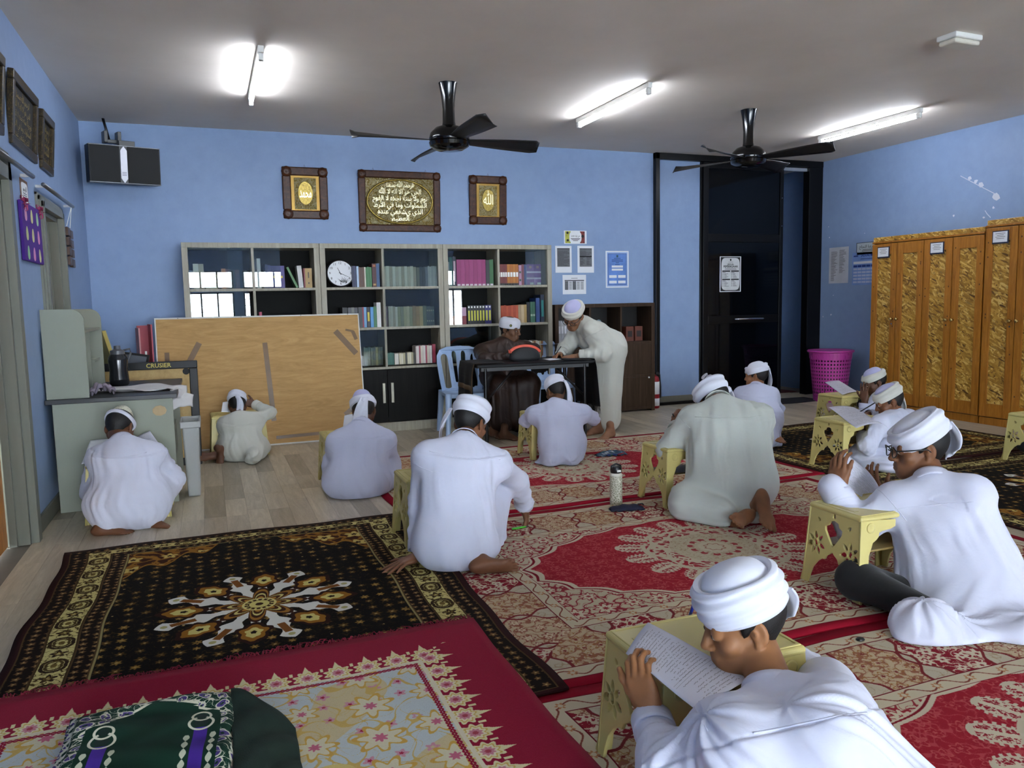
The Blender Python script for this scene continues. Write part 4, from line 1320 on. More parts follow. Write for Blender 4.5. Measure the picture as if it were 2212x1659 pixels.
for q in range(9):
    i, j = q % 3, q // 3
    lf = [(0.028 * math.sin(a) * (1 - 0.25 * math.cos(a)), 0.042 * math.cos(a)) for a in np.linspace(0, 2 * PI, 16, endpoint=False)]
    me = outline_mesh('paper_leaf', [lf + []], 0.002)
    o = link('paper_leaf', me, mat('leaf_paper_' + PC[q], PC[q], 0.7), t)
    o.rotation_euler = (PI / 2, 0.1 * math.sin(q * 2.1), PI / 2)
    o.location = (0.0195, -0.18 + 0.17 * i, 0.105 - 0.115 * j)
M_BOW = mat('pink_foil_bow', 'c0567f', 0.25, 0.3, vary=0.1)
for yy in (-0.2, 0.26):
    m = MB()
    for q in range(14):
        a, el = q * 2.399, 0.2 + 0.09 * q
        R_ = Matrix.Rotation(a, 4, 'X') @ Matrix.Rotation(el, 4, 'Z')
        pts = [R_ @ Vector(p) for p in ((0, 0, 0), (0.012, 0.03, 0.0), (0.022, 0.042, 0), (0.03, 0.03, 0), (0.018, 0.005, 0))]
        m.tube(pts, [0.008] * 5, 6, flat=0.15)
    o = m.build('gift_bow', M_BOW, t, smooth=True)
    o.location = (0.018, yy, 0.165)
t = thing('hanging_rack', 'brown and white hanging wall rack on cords beside the second left doorway', 'rack', (XL + 0.002, 7.07, 1.64))
for j in range(4):
    for i in range(2):
        MB().box((0.01, -0.13 + i * 0.13, 0.02 + j * 0.075 - i * 0.012), (0.035, -0.02 + i * 0.13, 0.085 + j * 0.075 - i * 0.012)).build('wood_tile', mat('rack_brown', '4a3020', 0.4, vary=0.1), t, bevel=0.004)
    MB().box((0.0, -0.2, 0.0 + j * 0.075), (0.012, -0.13, 0.06 + j * 0.075)).build('mirror_tile', M_STEEL, t)
for q in (-0.08, 0.08):
    MB().tube([(0.02, q, 0.32), (0.05, 0.02, 0.485)], 0.003, 6).build('cord', M_WHITEP, t)


# ------------------------------------------------------------------ printed sheets
def sheet(name, label, cat, c, w, h, face, draw, m=M_PAPER, group=None, rz=0.0):
    """a sheet taped flat to a wall; face 'y' hangs on the back wall (normal -y), 'x' on the right wall (normal -x)"""
    t = thing(name, label, cat, c, 0.0 if face == 'y' else -PI / 2, group)
    MB().box((-w / 2, -0.0015, -h / 2), (w / 2, 0, h / 2)).build('sheet', m, t)

    def bar(x0, z0, x1, z1, mm, nm='print_block', lay=1):
        return MB().box((x0, -0.0015 - 0.0006 * lay, z0), (x1, -0.0015, z1)).build(nm, mm, t)

    def txt(s, size, x, z, mm, lay=2, width=None, bold=0.0, align='CENTER'):
        return lettering(s, size, mm, t, (x, -0.0018 - 0.0006 * lay, z), width=width, bold=bold, align=align)
    draw(t, bar, txt)
    return t


def P2(a, b):
    p, q = at(*a, YB), at(*b, YB)
    return (p + q) / 2, q.x - p.x, p.z - q.z


M_GREYS = mat('grey_print', '6a6c70', 0.7, vary=0.1, vscale=90)
M_DGREY = mat('dark_grey_print', '34363a', 0.7)
rl = random.Random(2)


def d_grey(kind):
    def f(t, bar, txt):
        bar(-0.08, -0.085, 0.08, 0.125, M_GREYS)
        bar(-0.08, 0.118, 0.08, 0.126, M_INK, lay=2)
        z = 0.105
        while z > -0.075:
            L = rl.choice([0.15, 0.15, 0.13, 0.08])
            if kind == 1 and z < 0.03:
                for x0 in (-0.072, 0.01):
                    bar(x0, z, x0 + 0.06 * rl.uniform(0.5, 1), z + 0.0035, M_DGREY, 'print_line', 2)
            else:
                bar(-0.073, z, -0.073 + L * 0.97, z + 0.0035, M_DGREY, 'print_line', 2)
            z -= 0.0085 if rl.random() > 0.2 else 0.016
        if kind == 1:
            bar(-0.078, 0.025, 0.078, 0.04, M_INK, lay=3)
    return f


c, w, h = P2((1199, 531), (1235, 589))
sheet('notice', 'left of the two grey text sheets above the bending man', 'notice', (c.x, YB - 0.001, c.z), w, h, 'y', d_grey(0), group='printed sheets on the back wall')
c, w, h = P2((1247, 531), (1283, 589))
sheet('notice', 'right of the two grey text sheets, with a dark heading bar', 'notice', (c.x, YB - 0.001, c.z), w, h, 'y', d_grey(1), group='printed sheets on the back wall')


def d_card(t, bar, txt):
    bar(-0.13, -0.068, -0.06, 0.068, mat('print_olive', 'b3b44a', 0.6, vary=0.2, vscale=40))
    bar(0.06, -0.068, 0.12, 0.068, mat('print_wine', '7a2f2c', 0.6, vary=0.3, vscale=40))
    me = outline_mesh('panel', [ring2d(0.078, 0.07, 36, 3)], 0.0016)
    o = link('panel', me, M_PAPER, t)
    o.rotation_euler = (PI / 2, 0, 0)
    o.location = (0, -0.003, 0)
    for x, z, r in ((-0.1, 0.05, 0.014), (-0.098, -0.035, 0.014), (0.092, 0.012, 0.017), (0.11, 0.055, 0.006)):
        me = outline_mesh('dot', [ring2d(r, r, 16)], 0.0016)
        o = link('dot', me, M_INK, t)
        o.rotation_euler = (PI / 2, 0, 0)
        o.location = (x, -0.0032, z)
    txt('\ufeaa\ufebc\ufea3 \ufeaa\ufeb0\ufe91 \ufee6\ufee3', 0.038, 0, 0.018, M_INK, 4, 0.11)
    for q, L in enumerate((0.06, 0.05, 0.032)):
        bar(-L, -0.018 - q * 0.012, L, -0.012 - q * 0.012, M_DGREY, 'print_line', 4)


c, w, h = P2((1218, 498), (1267, 527))
sheet('card', 'colourful card with sunflower colours and an Arabic line, above two grey sheets', 'card', (c.x, YB - 0.001, c.z), w, h, 'y', d_card)


def d_table(t, bar, txt):
    bar(-0.04, 0.07, 0.04, 0.075, M_DGREY, 'print_line')
    bar(-0.125, 0.042, 0.125, 0.052, M_DGREY)
    for q in range(5):
        x0 = -0.125 + q * 0.05
        bar(x0 + 0.002, -0.06, x0 + 0.046, 0.04, [M_GREYS, mat('pale_print', 'c3c5c8', 0.7)][1 if q in (1, 3) else 0] if q != 4 else mat('pale_print', 'c3c5c8', 0.7))
        for z in range(5):
            bar(x0 + 0.01, 0.02 - z * 0.018, x0 + 0.038, 0.023 - z * 0.018, M_DGREY, 'print_line', 2)


c, w, h = P2((1215, 594), (1266, 635))
sheet('timetable', 'landscape sheet with a grey table under the two text sheets', 'timetable', (c.x, YB - 0.001, c.z), w, h, 'y', d_table)


def d_cert(t, bar, txt):
    mb = mat('certificate_blue', '5f86cc', 0.6, vary=0.12, vscale=6)
    md = mat('certificate_navy', '22407f', 0.6)
    bar(-0.138, -0.2, 0.138, 0.2, mat('certificate_pale', '9db7e2', 0.6))
    bar(-0.125, -0.185, 0.125, 0.185, md, lay=2)
    bar(-0.12, -0.18, 0.12, 0.18, mb, lay=3)
    bar(-0.012, 0.14, 0.012, 0.168, mat('crest_green', '1f4a5c', 0.6), 'crest', 4)
    for z, L in ((0.125, 0.045), (0.107, 0.075), (0.091, 0.075), (0.075, 0.022), (0.052, 0.03)):
        bar(-L, z, L, z + 0.007, md, 'print_line', 4)
    for x0, z0, x1, z1 in ((-0.075, 0.02, 0.075, 0.045), (-0.075, -0.015, 0.075, 0.008), (-0.11, -0.1, -0.01, -0.068), (0.01, -0.1, 0.11, -0.068), (-0.11, -0.165, -0.01, -0.133), (0.01, -0.165, 0.11, -0.133)):
        bar(x0, z0, x1, z1, M_PAPER, lay=4)


c, w, h = P2((1308, 542), (1358, 621))
sheet('certificate', 'blue bordered certificate-like notice left of the black frame', 'notice', (c.x, YB - 0.001, c.z), w, h, 'y', d_cert)


def d_exam(t, bar, txt):
    bar(-0.148, -0.212, 0.148, 0.212, M_INK)
    me = outline_mesh('panel', [ring2d(0.138, 0.2, 48, 6)], 0.0016)
    o = link('panel', me, mat('exam_panel', 'c9cacb', 0.7), t)
    o.rotation_euler = (PI / 2, 0, 0)
    o.location = (0, -0.0032, 0.002)
    bar(-0.01, 0.165, 0.01, 0.19, M_INK, 'crest', 5)
    bar(-0.035, 0.148, 0.035, 0.153, M_GREYS, 'print_line', 5)
    txt('JADUAL', 0.03, 0, 0.122, M_INK, 5, 0.1, 0.0006)
    txt('PEPERIKSAAN', 0.036, 0, 0.094, M_INK, 5, 0.21, 0.0009)
    for z, L in ((0.066, 0.085), (0.054, 0.09)):
        bar(-L, z, L, z + 0.005, M_GREYS, 'print_line', 5)
    for x in (-0.125, 0.008):
        for z in (0.03, -0.073):
            bar(x, z, x + 0.118, z + 0.016, M_INK, lay=5)
            bar(x, z - 0.013, x + 0.05, z - 0.007, M_DGREY, 'print_line', 5)
            for q in range(5):
                bar(x + 0.002, z - 0.026 - q * 0.013, x + 0.018, z - 0.021 - q * 0.013, M_GREYS, 'print_line', 5)
                bar(x + 0.028, z - 0.026 - q * 0.013, x + 0.06 + 0.04 * rl.random(), z - 0.021 - q * 0.013, M_GREYS, 'print_line', 5)
    bar(-0.08, -0.205, 0.08, -0.2, M_GREYS, 'print_line', 5)


dyp = dy0 + 0.014
a, b_ = at(1555, 554, dyp), at(1600, 630, dyp)
sheet('exam_poster', 'black and white exam timetable poster on the dark sliding door', 'poster', ((a.x + b_.x) / 2, dyp, (a.z + b_.z) / 2), b_.x - a.x, a.z - b_.z, 'y', d_exam)


def PX(a, b):
    p, q = atx(*a, XR), atx(*b, XR)
    return (p + q) / 2, p.y - q.y, p.z - q.z


def d_list(t, bar, txt):
    for col in (-0.13, 0.01):
        z = 0.17 if col < 0 else 0.185
        while z > (-0.2 if col < 0 else -0.1):
            bar(col, z, col + rl.uniform(0.05, 0.115), z + 0.0055, M_GREYS, 'print_line')
            z -= 0.0135


c, w, h = PX((1792, 536), (1832, 611))
sheet('notice', 'pale two-column list sheet on the right wall beside the door frame', 'notice', (XR - 0.001, c.y, c.z), w, h, 'x', d_list, mat('grey_white_sheet', 'c6c8ce', 0.7))


def d_sched(t, bar, txt):
    bl, nv = mat('schedule_blue', '7f9ed6', 0.6), mat('schedule_navy', '1d3a86', 0.6)
    bar(-0.29, -0.2, 0.29, 0.2, bl)
    txt('JADUAL MINGGUAN', 0.042, 0.03, 0.16, nv, 2, 0.36, 0.0008)
    bar(-0.16, 0.115, 0.22, 0.122, nv, 'print_line', 2)
    bar(-0.27, 0.165, -0.2, 0.15, nv, 'crest', 2)
    bar(-0.27, 0.06, 0.27, 0.09, M_PAPER, lay=2)
    for i in range(8):
        x0 = -0.27 + i * 0.0685
        bar(x0, 0.02, x0 + 0.06, 0.045, nv, lay=2)
        for j in range(5):
            bar(x0, -0.015 - j * 0.04, x0 + 0.06, 0.008 - j * 0.04, mat('schedule_cell', 'c2cbe3', 0.6), lay=2)


p0 = atx(1842, 554, XR)
p1 = atx(1842, 609, XR)
sheet('timetable', 'blue weekly timetable poster partly hidden behind the wardrobe', 'timetable', (XR - 0.001, p0.y - 0.29, (p0.z + p1.z) / 2), 0.58, p0.z - p1.z, 'x', d_sched)


def d_quote(t, bar, txt):
    bar(-0.2, -0.07, 0.2, 0.07, mat('quote_panel', 'bdc8cb', 0.6))
    txt('\ufea1\ufe8e\ufea0\ufee8\ufedf\ufe8d \ufe8e\ufee8\ufecb\ufeae\ufeb3 \ufee6\ufee3', 0.05, 0.0, 0.025, M_INK, 2, 0.34)
    for z, L in ((-0.015, 0.11), (-0.03, 0.12)):
        bar(-L, z, L, z + 0.006, M_DGREY, 'print_line', 2)


p0 = atx(1852, 525, XR)
p1 = atx(1852, 552, XR)
sheet('card', 'pale card with an Arabic line above the blue timetable poster', 'card', (XR - 0.001, p0.y - 0.2, (p0.z + p1.z) / 2), 0.42, p0.z - p1.z, 'x', d_quote, mat('dark_card_edge', '2c3a4a', 0.6))
# ------------------------------------------------------------------ woven patterns drawn in numpy
def C3(h):
    return np.array([int(h[i:i + 2], 16) / 255 for i in (0, 2, 4)], np.float32)


def canvas(w, h, res):
    nx_, ny_ = int(w / res), int(h / res)
    X, Y = np.meshgrid((np.arange(nx_) + 0.5) * res - w / 2, h / 2 - (np.arange(ny_) + 0.5) * res)
    return X.astype(np.float32), Y.astype(np.float32)


def vines(X, Y, s, p=0.0, wd=0.2):
    a = np.sin(s * X + 1.7 * np.sin(0.63 * s * Y + p) + 0.9 * np.sin(1.9 * s * Y - p))
    b = np.sin(s * 1.1 * Y + 1.6 * np.sin(0.71 * s * X + 2 * p) + 0.9 * np.sin(1.7 * s * X + p))
    return (np.abs(a + b) < wd) | (np.abs(a * b) < wd * 0.12)


def blooms(X, Y, cell, p=0, petals=6, fill=0.42, jit=0.25):
    """scattered flower heads: 0 none, 1 rim, 2 petal, 3 eye"""
    ix, iy = np.floor(X / cell), np.floor(Y / cell)
    h1 = np.modf(np.abs(np.sin(ix * 12.9898 + iy * 78.233 + p) * 43758.5453))[0]
    h2 = np.modf(np.abs(np.sin(ix * 39.346 + iy * 11.135 + p) * 24634.6345))[0]
    u = X / cell - ix - 0.5 + (h1 - 0.5) * jit
    v = Y / cell - iy - 0.5 + (h2 - 0.5) * jit
    r = np.hypot(u, v)
    th = np.arctan2(v, u) + h1 * 6
    R = fill * (0.62 + 0.3 * h2) * (0.78 + 0.22 * np.cos(petals * th))
    return np.where(r < R * 0.28, 3, np.where(r < R * 0.8, 2, np.where(r < R, 1, 0))), h1


def paint(A, mask, col):
    A[mask] = col if isinstance(col, np.ndarray) else C3(col)


def side_coords(X, Y, w, h, k=1.0):
    """distance from the nearest edge and running coordinate along that edge"""
    dx, dy = w / 2 - np.abs(X), (h / 2 - np.abs(Y)) * k
    d = np.minimum(dx, dy)
    s = np.where(dx < dy, Y, X)
    return d, s


def red_rug(w=3.12, h=2.1):
    X, Y = canvas(w, h, 0.0023)
    A = np.empty(X.shape + (3,), np.float32)
    cream, cream2, red, dred, pink, brown = C3('c3b69c'), C3('b5a183'), C3('92202e'), C3('6a1420'), C3('ab4c4e'), C3('8a5f3e')
    A[:] = cream
    d, s = side_coords(X, Y, w, h)
    paint(A, d < 0.055, '8a1426')
    # outer and inner guard stripes
    for a, b in ((0.055, 0.135), (0.43, 0.5)):
        m = (d >= a) & (d < b)
        A[m] = cream
        c = (a + b) / 2
        wv = np.abs(d - c - 0.02 * np.sin(s * 42)) < 0.0035
        A[m & wv] = C3('7d4034')
        fx = (s / 0.15) % 1 - 0.5
        fr = np.hypot(fx * 0.15, d - c)
        th = np.arctan2(d - c, fx * 0.15)
        A[m & (fr < 0.02 * (0.75 + 0.25 * np.cos(6 * th)))] = C3('b07a52')
        A[m & (fr < 0.009)] = cream
        A[m & ((np.abs(d - a) < 0.004) | (np.abs(d - b) < 0.004))] = dred
    # main border of shield cartouches
    m = (d >= 0.135) & (d < 0.43)
    t = (d - 0.2825) / 0.1475
    per = 0.29
    k = np.floor(s / per + 0.5)
    q = (s / per + 0.5) % 1 - 0.5
    sh = np.abs(q) * 2.15 + 0.35 * np.maximum(0, np.abs(t) - 0.35) ** 1.0 * 1.6 + 0.06 * np.cos(t * 9)
    A[m] = C3('b9ae98')
    A[m & vines(X, Y, 55, 0.4, 0.12)] = C3('a58f73')
    inside = m & (sh < 0.98)
    edge = m & (np.abs(sh - 0.98) < 0.05)
    kind = np.mod(k, 3)
    fl_, hh = blooms(X, Y, 0.075, 3, 6, 0.5)
    A[inside] = C3('bda889')
    A[inside & (kind == 0)] = C3('86202c')
    vv = vines(X, Y, 70, 1.1, 0.32)
    A[inside & (kind == 0) & vv] = C3('c7b79c')
    A[inside & (kind != 0) & vv] = C3('94604a')
    A[inside & (kind == 0) & (fl_ >= 1)] = C3('cdbfa6')
    A[inside & (kind == 0) & (fl_ == 3)] = C3('86202c')
    A[inside & (kind == 1) & (fl_ == 1)] = C3('7d3430')
    A[inside & (kind == 1) & (fl_ == 2)] = C3('cab698')
    A[inside & (kind == 2) & (fl_ == 1)] = C3('9a6a3c')
    A[inside & (kind == 2) & (fl_ == 3)] = C3('7d3430')
    A[edge] = C3('7a2c2e')
    # field
    f = d >= 0.5
    A[f] = C3('bcae93')
    vs = vines(X, Y, 48, 2.2, 0.34)
    A[f & vs] = C3('8f3038')
    b2, _ = blooms(X, Y, 0.14, 5, 8, 0.5, 0.1)
    A[f & (b2 == 1)] = C3('8f2430')
    A[f & (b2 == 2)] = C3('c9bca2')
    A[f & (b2 == 3)] = C3('94353a')
    th = np.arctan2(Y / 0.57, X / 1.03)
    e = (np.abs(X) / 1.03) ** 1.75 + (np.abs(Y) / 0.57) ** 1.75 + 0.075 * np.abs(np.cos(11 * th))
    A[f & (e < 1.1)] = C3('c6b9a0')
    A[f & (e < 1.075)] = C3('7c1a26')
    A[f & (e < 1.05)] = C3('c6b9a0')
    rf = f & (e < 1.0)
    A[rf] = C3('97222e')
    A[rf & vines(X, Y, 62, 0.7, 0.2)] = C3('ac4248')
    b3, _ = blooms(X, Y, 0.085, 9, 5, 0.5)
    A[rf & (b3 == 1)] = C3('b25150')
    A[rf & (b3 == 3)] = C3('b25150')
    # medallion: sixteen leaf petals, tracery, pale rosette
    r = np.hypot(X, Y)
    ta = np.arctan2(Y, X)
    n = 16
    ph = ((ta * n / (2 * PI)) + 0.5) % 1 - 0.5
    lat = np.abs(ph) * 2 * PI / n * r
    u = (r - 0.36) / 0.165
    halfw = 0.062 * np.sqrt(np.clip(1 - (np.abs(u * 2 - 0.95)) ** 2.2, 0, 1)) * (1 + 0.12 * np.sign(np.sin(r * 260)))
    pet = (u > 0) & (u < 1) & (lat < halfw)
    A[pet] = C3('c3b8a0')
    pin = pet & (lat < halfw * 0.66) & (u > 0.12) & (u < 0.84)
    A[pin] = C3('8f2430')
    A[pin & ((lat < halfw * 0.2) | vines(X, Y, 170, 0.3, 0.5))] = C3('c9bda4')
    m1 = (r < 0.385) & (r > 0.2)
    tr = vines(X * 1.0, Y * 1.0, 66, 1.9, 0.7) | (np.abs(np.sin(n * ta / 2) * 0.5 + np.sin(r * 55) * 0.6) < 0.25)
    A[m1 & tr] = C3('bfb39a')
    A[m1 & ~tr & (r < 0.3)] = C3('93333a')
    m2 = r < 0.235
    A[m2] = C3('b9ad93')
    A[m2 & vines(X, Y, 95, 0.9, 0.16)] = C3('a38a72')
    ring = np.abs(r - 0.12 - 0.008 * np.cos(12 * ta)) < 0.014
    A[m2 & ring & (np.cos(12 * ta) > -0.2)] = C3('9a3c3f')
    A[(r < 0.085)] = C3('bfb39a')
    A[(np.abs(r - 0.05 - 0.006 * np.cos(8 * ta)) < 0.004)] = C3('9a6a5a')
    return A


def black_rug(w=1.8, h=2.4):
    X, Y = canvas(w, h, 0.0021)
    A = np.empty(X.shape + (3,), np.float32)
    A[:] = C3('120f0d')
    d, s = side_coords(X, Y, w, h, 1.55)
    paint(A, d < 0.3, '1b120d')
    paint(A, d < 0.03, '2e1616')
    for a, b, cell in ((0.03, 0.115, 0.045), (0.225, 0.3, 0.042)):
        m = (d >= a) & (d < b)
        q, hh = blooms(X, Y, cell, 4, 5, 0.52)
        A[m & (q == 1)] = C3('4a3520')
        A[m & (q == 2)] = C3('6e5230')
        A[m & (q == 3)] = C3('b59a66')
        A[m & (np.abs(((d - a) / (b - a)) - 0.5) > 0.43)] = C3('4d3a22')
    m = (d >= 0.115) & (d < 0.225)
    c = (d - 0.17) / 0.055
    A[m] = C3('c5b878')
    per = 0.21
    q = (s / per) % 1 - 0.5
    k = np.floor(s / per)
    for off, rr, col, inn in ((0.0, 0.034, '2a1b10', '6d5a2c'), (0.5, 0.03, '2a1b10', '8d7236')):
        qx = ((q + off + 0.5) % 1 - 0.5) * per
        rad = np.hypot(qx, (d - 0.17) * 1.0)
        ang = np.arctan2(d - 0.17, qx)
        if off == 0.0:
            for sg in (-1, 1):
                arc = np.abs(np.hypot(qx - sg * 0.012, d - 0.17) - 0.04)
                A[m & (arc < 0.0065) & (sg * qx > 0.0)] = C3('2a1b10')
                arc = np.abs(np.hypot(qx - sg * 0.012, d - 0.17) - 0.026)
                A[m & (arc < 0.005) & (sg * qx > 0.0)] = C3('4a3a1c')
            A[m & (np.hypot(qx, (d - 0.17) * 1.5) < 0.017)] = C3('6d5a2c')
        else:
            A[m & (rad < rr * (0.8 + 0.25 * np.cos(5 * ang)))] = C3(col)
            A[m & (rad < rr * 0.55 * (0.8 + 0.25 * np.cos(5 * ang)))] = C3(inn)
            A[m & (rad < 0.006)] = C3('c5b878')
    A[m & vines(X, Y, 90, 0.2, 0.17)] = C3('4a3a1c')
    A[m & (np.abs(c) > 0.93)] = C3('3a2a16')
    A[np.abs(d - 0.305) < 0.004] = C3('8f8456')
    f = d > 0.31
    q, hh = blooms(X, Y, 0.068, 1, 6, 0.46, 0.3)
    A[f & (q == 1) & (hh > 0.2)] = C3('2f2414')
    A[f & (q == 2) & (hh > 0.2)] = C3('58401c')
    A[f & (q == 2) & (hh > 0.82)] = C3('8a6a30')
    A[f & (q == 3) & (hh > 0.1)] = C3('a98f58')
    A[f & vines(X, Y, 75, 1.4, 0.06)] = C3('33260f')
    # corner spandrels
    fx, fy = 0.59 - np.abs(X), (1.2 - 0.2) - np.abs(Y)
    edge = 0.36 - 0.75 * fx + 0.05 * np.cos(fx * 34)
    sp = f & (fy < edge) & (fx < 0.62)
    A[sp] = C3('3a1d12')
    q, hh = blooms(X, Y, 0.16, 7, 5, 0.5, 0.1)
    A[sp & vines(X, Y, 42, 0.5, 0.62)] = C3('8d6224')
    A[sp & (q == 1)] = C3('6a4418')
    A[sp & (q == 2)] = C3('c0aa62')
    A[sp & (q == 3)] = C3('2a170e')
    A[sp & (fy > edge - 0.022)] = C3('8d6224')
    # star medallion
    r = np.hypot(X, Y)
    ta = np.arctan2(Y, X) + 0.13
    n = 8
    ph = ((ta * n / (2 * PI)) + 0.5) % 1 - 0.5
    lat = ph * 2 * PI / n * r
    ph2 = ((ta * n / (2 * PI))) % 1 - 0.5
    lat2 = ph2 * 2 * PI / n * r
    star = 0.2 + 0.09 * np.cos(n * 2 * ta)
    A[r < star] = C3('d8d6cb')
    # white arms
    arm = (r > 0.12) & (r < 0.43) & (np.abs(lat2) < 0.034 + 0.017 * np.cos((r - 0.1) * 42) - 0.05 * np.clip((r - 0.38) / 0.05, 0, 1))
    A[arm] = C3('d8d6cb')
    A[arm & (np.abs(lat2) < 0.016) & (r > 0.26) & (r < 0.36)] = C3('7a4a1e')
    A[arm & (np.hypot(lat2, r - 0.385) < 0.014)] = C3('a9a26c')
    # dark flower petals between
    for R0, wid, col in ((0.3, 0.078, '2c1710'), (0.3, 0.06, '8d5f20'), (0.3, 0.037, 'cbbd72'), (0.3, 0.013, '20140c')):
        pt = np.hypot(lat / 1.0, (r - R0) / 1.28)
        an = np.arctan2(r - R0, lat)
        tip = 1 + 0.5 * np.exp(-((an - PI / 2) / 0.25) ** 2) * (1 if wid > 0.03 else 0)
        A[pt < wid * tip * (0.88 + 0.12 * np.cos(5 * an + PI / 2))] = C3(col)
    for R0, col in ((0.2, '3a1f12'), (0.18, '9a6b2a'), (0.155, '3a1f12'), (0.13, 'c8ba72'), (0.112, '4a2814'), (0.09, 'a8762e'), (0.07, 'cfc27c'), (0.06, '3a2414'), (0.042, 'cbbd72'), (0.016, '3a2414')):
        wv = 0.55 * np.abs(np.cos(n / 2 * ta)) ** 1.4 + 0.45 if R0 > 0.085 else 1.0
        A[r < R0 * wv] = C3(col)
    sp8 = (r < 0.062) & (r > 0.045)
    A[sp8 & (np.cos(14 * ta) > 0.3)] = C3('cbbd72')
    return A


def crimson_rug(w=1.9, h=2.36):
    X, Y = canvas(w, h, 0.002)
    A = np.empty(X.shape + (3,), np.float32)
    A[:] = C3('8c0f2e')
    d, s = side_coords(X, Y, w, h)
    # scalloped flower row
    per = 0.105
    q = ((s / per) % 1 - 0.5) * per
    dd = d - 0.255
    ang = np.arctan2(-dd, q)
    r = np.hypot(q, dd * 0.95)
    lob = 0.05 * (0.9 + 0.14 * np.cos(9 * ang))
    tipm = (np.abs(q) < 0.014 * (1 - (0.215 - d) / 0.05)) & (d < 0.22) & (d > 0.165)
    A[(r < lob) | tipm] = C3('d9cf9e')
    A[(r < lob * 0.78)] = C3('c9a85a')
    A[(r < lob * 0.66)] = C3('ddd3b0')
    A[(r < lob * 0.45)] = C3('c5808a')
    A[(r < lob * 0.2)] = C3('a8404e')
    tri = (np.abs(np.abs(q) - per / 2) < 0.006) & (np.abs(d - 0.215) < 0.012)
    A[tri] = C3('d9cf9e')
    f = d > 0.292
    A[(d > 0.285) & (d < 0.3)] = C3('d5cbb0')
    ins = d > 0.3
    A[ins] = C3('b9c0bf')
    nz = np.sin(X * 9 + 2 * np.sin(Y * 7)) + np.sin(Y * 11 + 2 * np.sin(X * 6 + 1))
    A[ins & (nz > 0.7)] = C3('c4b48c')
    q1, h1 = blooms(X + 0.05, Y, 0.19, 2, 7, 0.5, 0.2)
    A[ins & (q1 == 1)] = C3('c79d48')
    A[ins & (q1 == 2)] = C3('cfc7a8')
    A[ins & (q1 == 3)] = C3('c0647a')
    q2, h2 = blooms(X, Y + 0.03, 0.085, 6, 5, 0.42, 0.4)
    A[ins & (q2 == 2) & (h2 > 0.4) & (q1 == 0)] = C3('c48c98')
    A[ins & (q2 == 3) & (h2 > 0.5) & (q1 == 0)] = C3('a01c3c')
    A[ins & vines(X, Y, 24, 0.8, 0.1) & (q1 == 0)] = C3('c5a55c')
    ch = np.abs(d - 0.315 - 0.006 * np.sin(s * 190)) < 0.004
    ch2 = np.abs(d - 0.315 + 0.006 * np.sin(s * 190)) < 0.004
    A[(d > 0.303) & (ch | ch2)] = C3('8c0f2e')
    # inner crimson field with an ogee edge
    e = np.abs(X) / 0.56 + np.maximum(0, (Y + 0.25)) / 0.95 + 0.06 * np.cos(np.arctan2(Y + 0.3, X) * 14) + 0.12 * np.cos(np.abs(X) * 7)
    inn = ins & (e < 1.0)
    A[ins & (np.abs(e - 1.02) < 0.04)] = C3('cdb870')
    A[inn] = C3('8c0f2e')
    q3, h3 = blooms(X, Y, 0.115, 8, 8, 0.5, 0.12)
    cur = np.abs(e - 0.86 + 0.035 * np.sin(np.arctan2(Y + 0.3, X) * 40)) < 0.012
    A[inn & (cur | (np.abs(e - 0.93) < 0.006))] = C3('ddd3c8')
    g = inn & (e < 0.83)
    A[g & vines(X, Y, 30, 0.3, 0.12)] = C3('ddd3c8')
    A[g & (q3 == 1)] = C3('c98a34')
    A[g & (q3 == 2)] = C3('ddd2a4')
    A[g & (q3 == 3)] = C3('c9a040')
    A += (np.random.RandomState(1).rand(*X.shape)[..., None].astype(np.float32) - 0.5) * 0.035
    return np.clip(A, 0, 1)


def green_mat(w=0.5, h=0.8):
    X, Y = canvas(w, h, 0.001)
    A = np.empty(X.shape + (3,), np.float32)
    A[:] = C3('0c2f20')
    A += (np.sin(X * 30 + 3 * np.sin(Y * 22)) * 0.018)[..., None]
    U, V = X / (w / 2), Y + h / 2
    ax = np.abs(X)
    # stepped arch
    arch = h * 0.93 - ax * 0.55 - 0.03 * np.floor(ax * 16) * 0.4
    zig = 0.012 * np.sign(np.sin(V * 95))
    outl = (ax > 0.19 + 0.0) | (V > arch)
    bd = outl
    A[bd] = C3('0c3022')
    q, hh = blooms(X, Y, 0.055, 3, 2, 0.55, 0.3)
    A[bd & (q == 1)] = C3('d6d2bc')
    A[bd & (q == 2)] = C3('4a3a78')
    A[bd & vines(X, Y, 85, 0.6, 0.14)] = C3('cfccb4')
    ln = (np.abs(V - arch - zig * 0.4) < 0.006) & (ax < 0.2)
    A[ln] = C3('d9d6bd')
    A[(np.abs(ax - 0.235) < 0.012) & (np.sin(V * 150 + ax * 300) > 0)] = C3('dcdac6')
    # purple columns with crowns
    for sg in (-1, 1):
        cx_ = sg * 0.135
        col = (np.abs(X - cx_) < 0.019) & (V < h * 0.66)
        A[col] = C3('4a2a92')
        for y0, rr in ((h * 0.69, 0.034), (h * 0.74, 0.026)):
            rad = np.hypot(X - cx_, V - y0)
            A[np.abs(rad - rr) < 0.004] = C3('d9d6bd')
            A[(rad < rr * 0.6)] = C3('1a2a24')
        lf = (np.abs(np.abs(X - cx_) - 0.036) < 0.009 * np.abs(np.sin(V * 75))) & (V < h * 0.62)
        A[lf] = C3('cdd0b4')
    return np.clip(A, 0, 1)


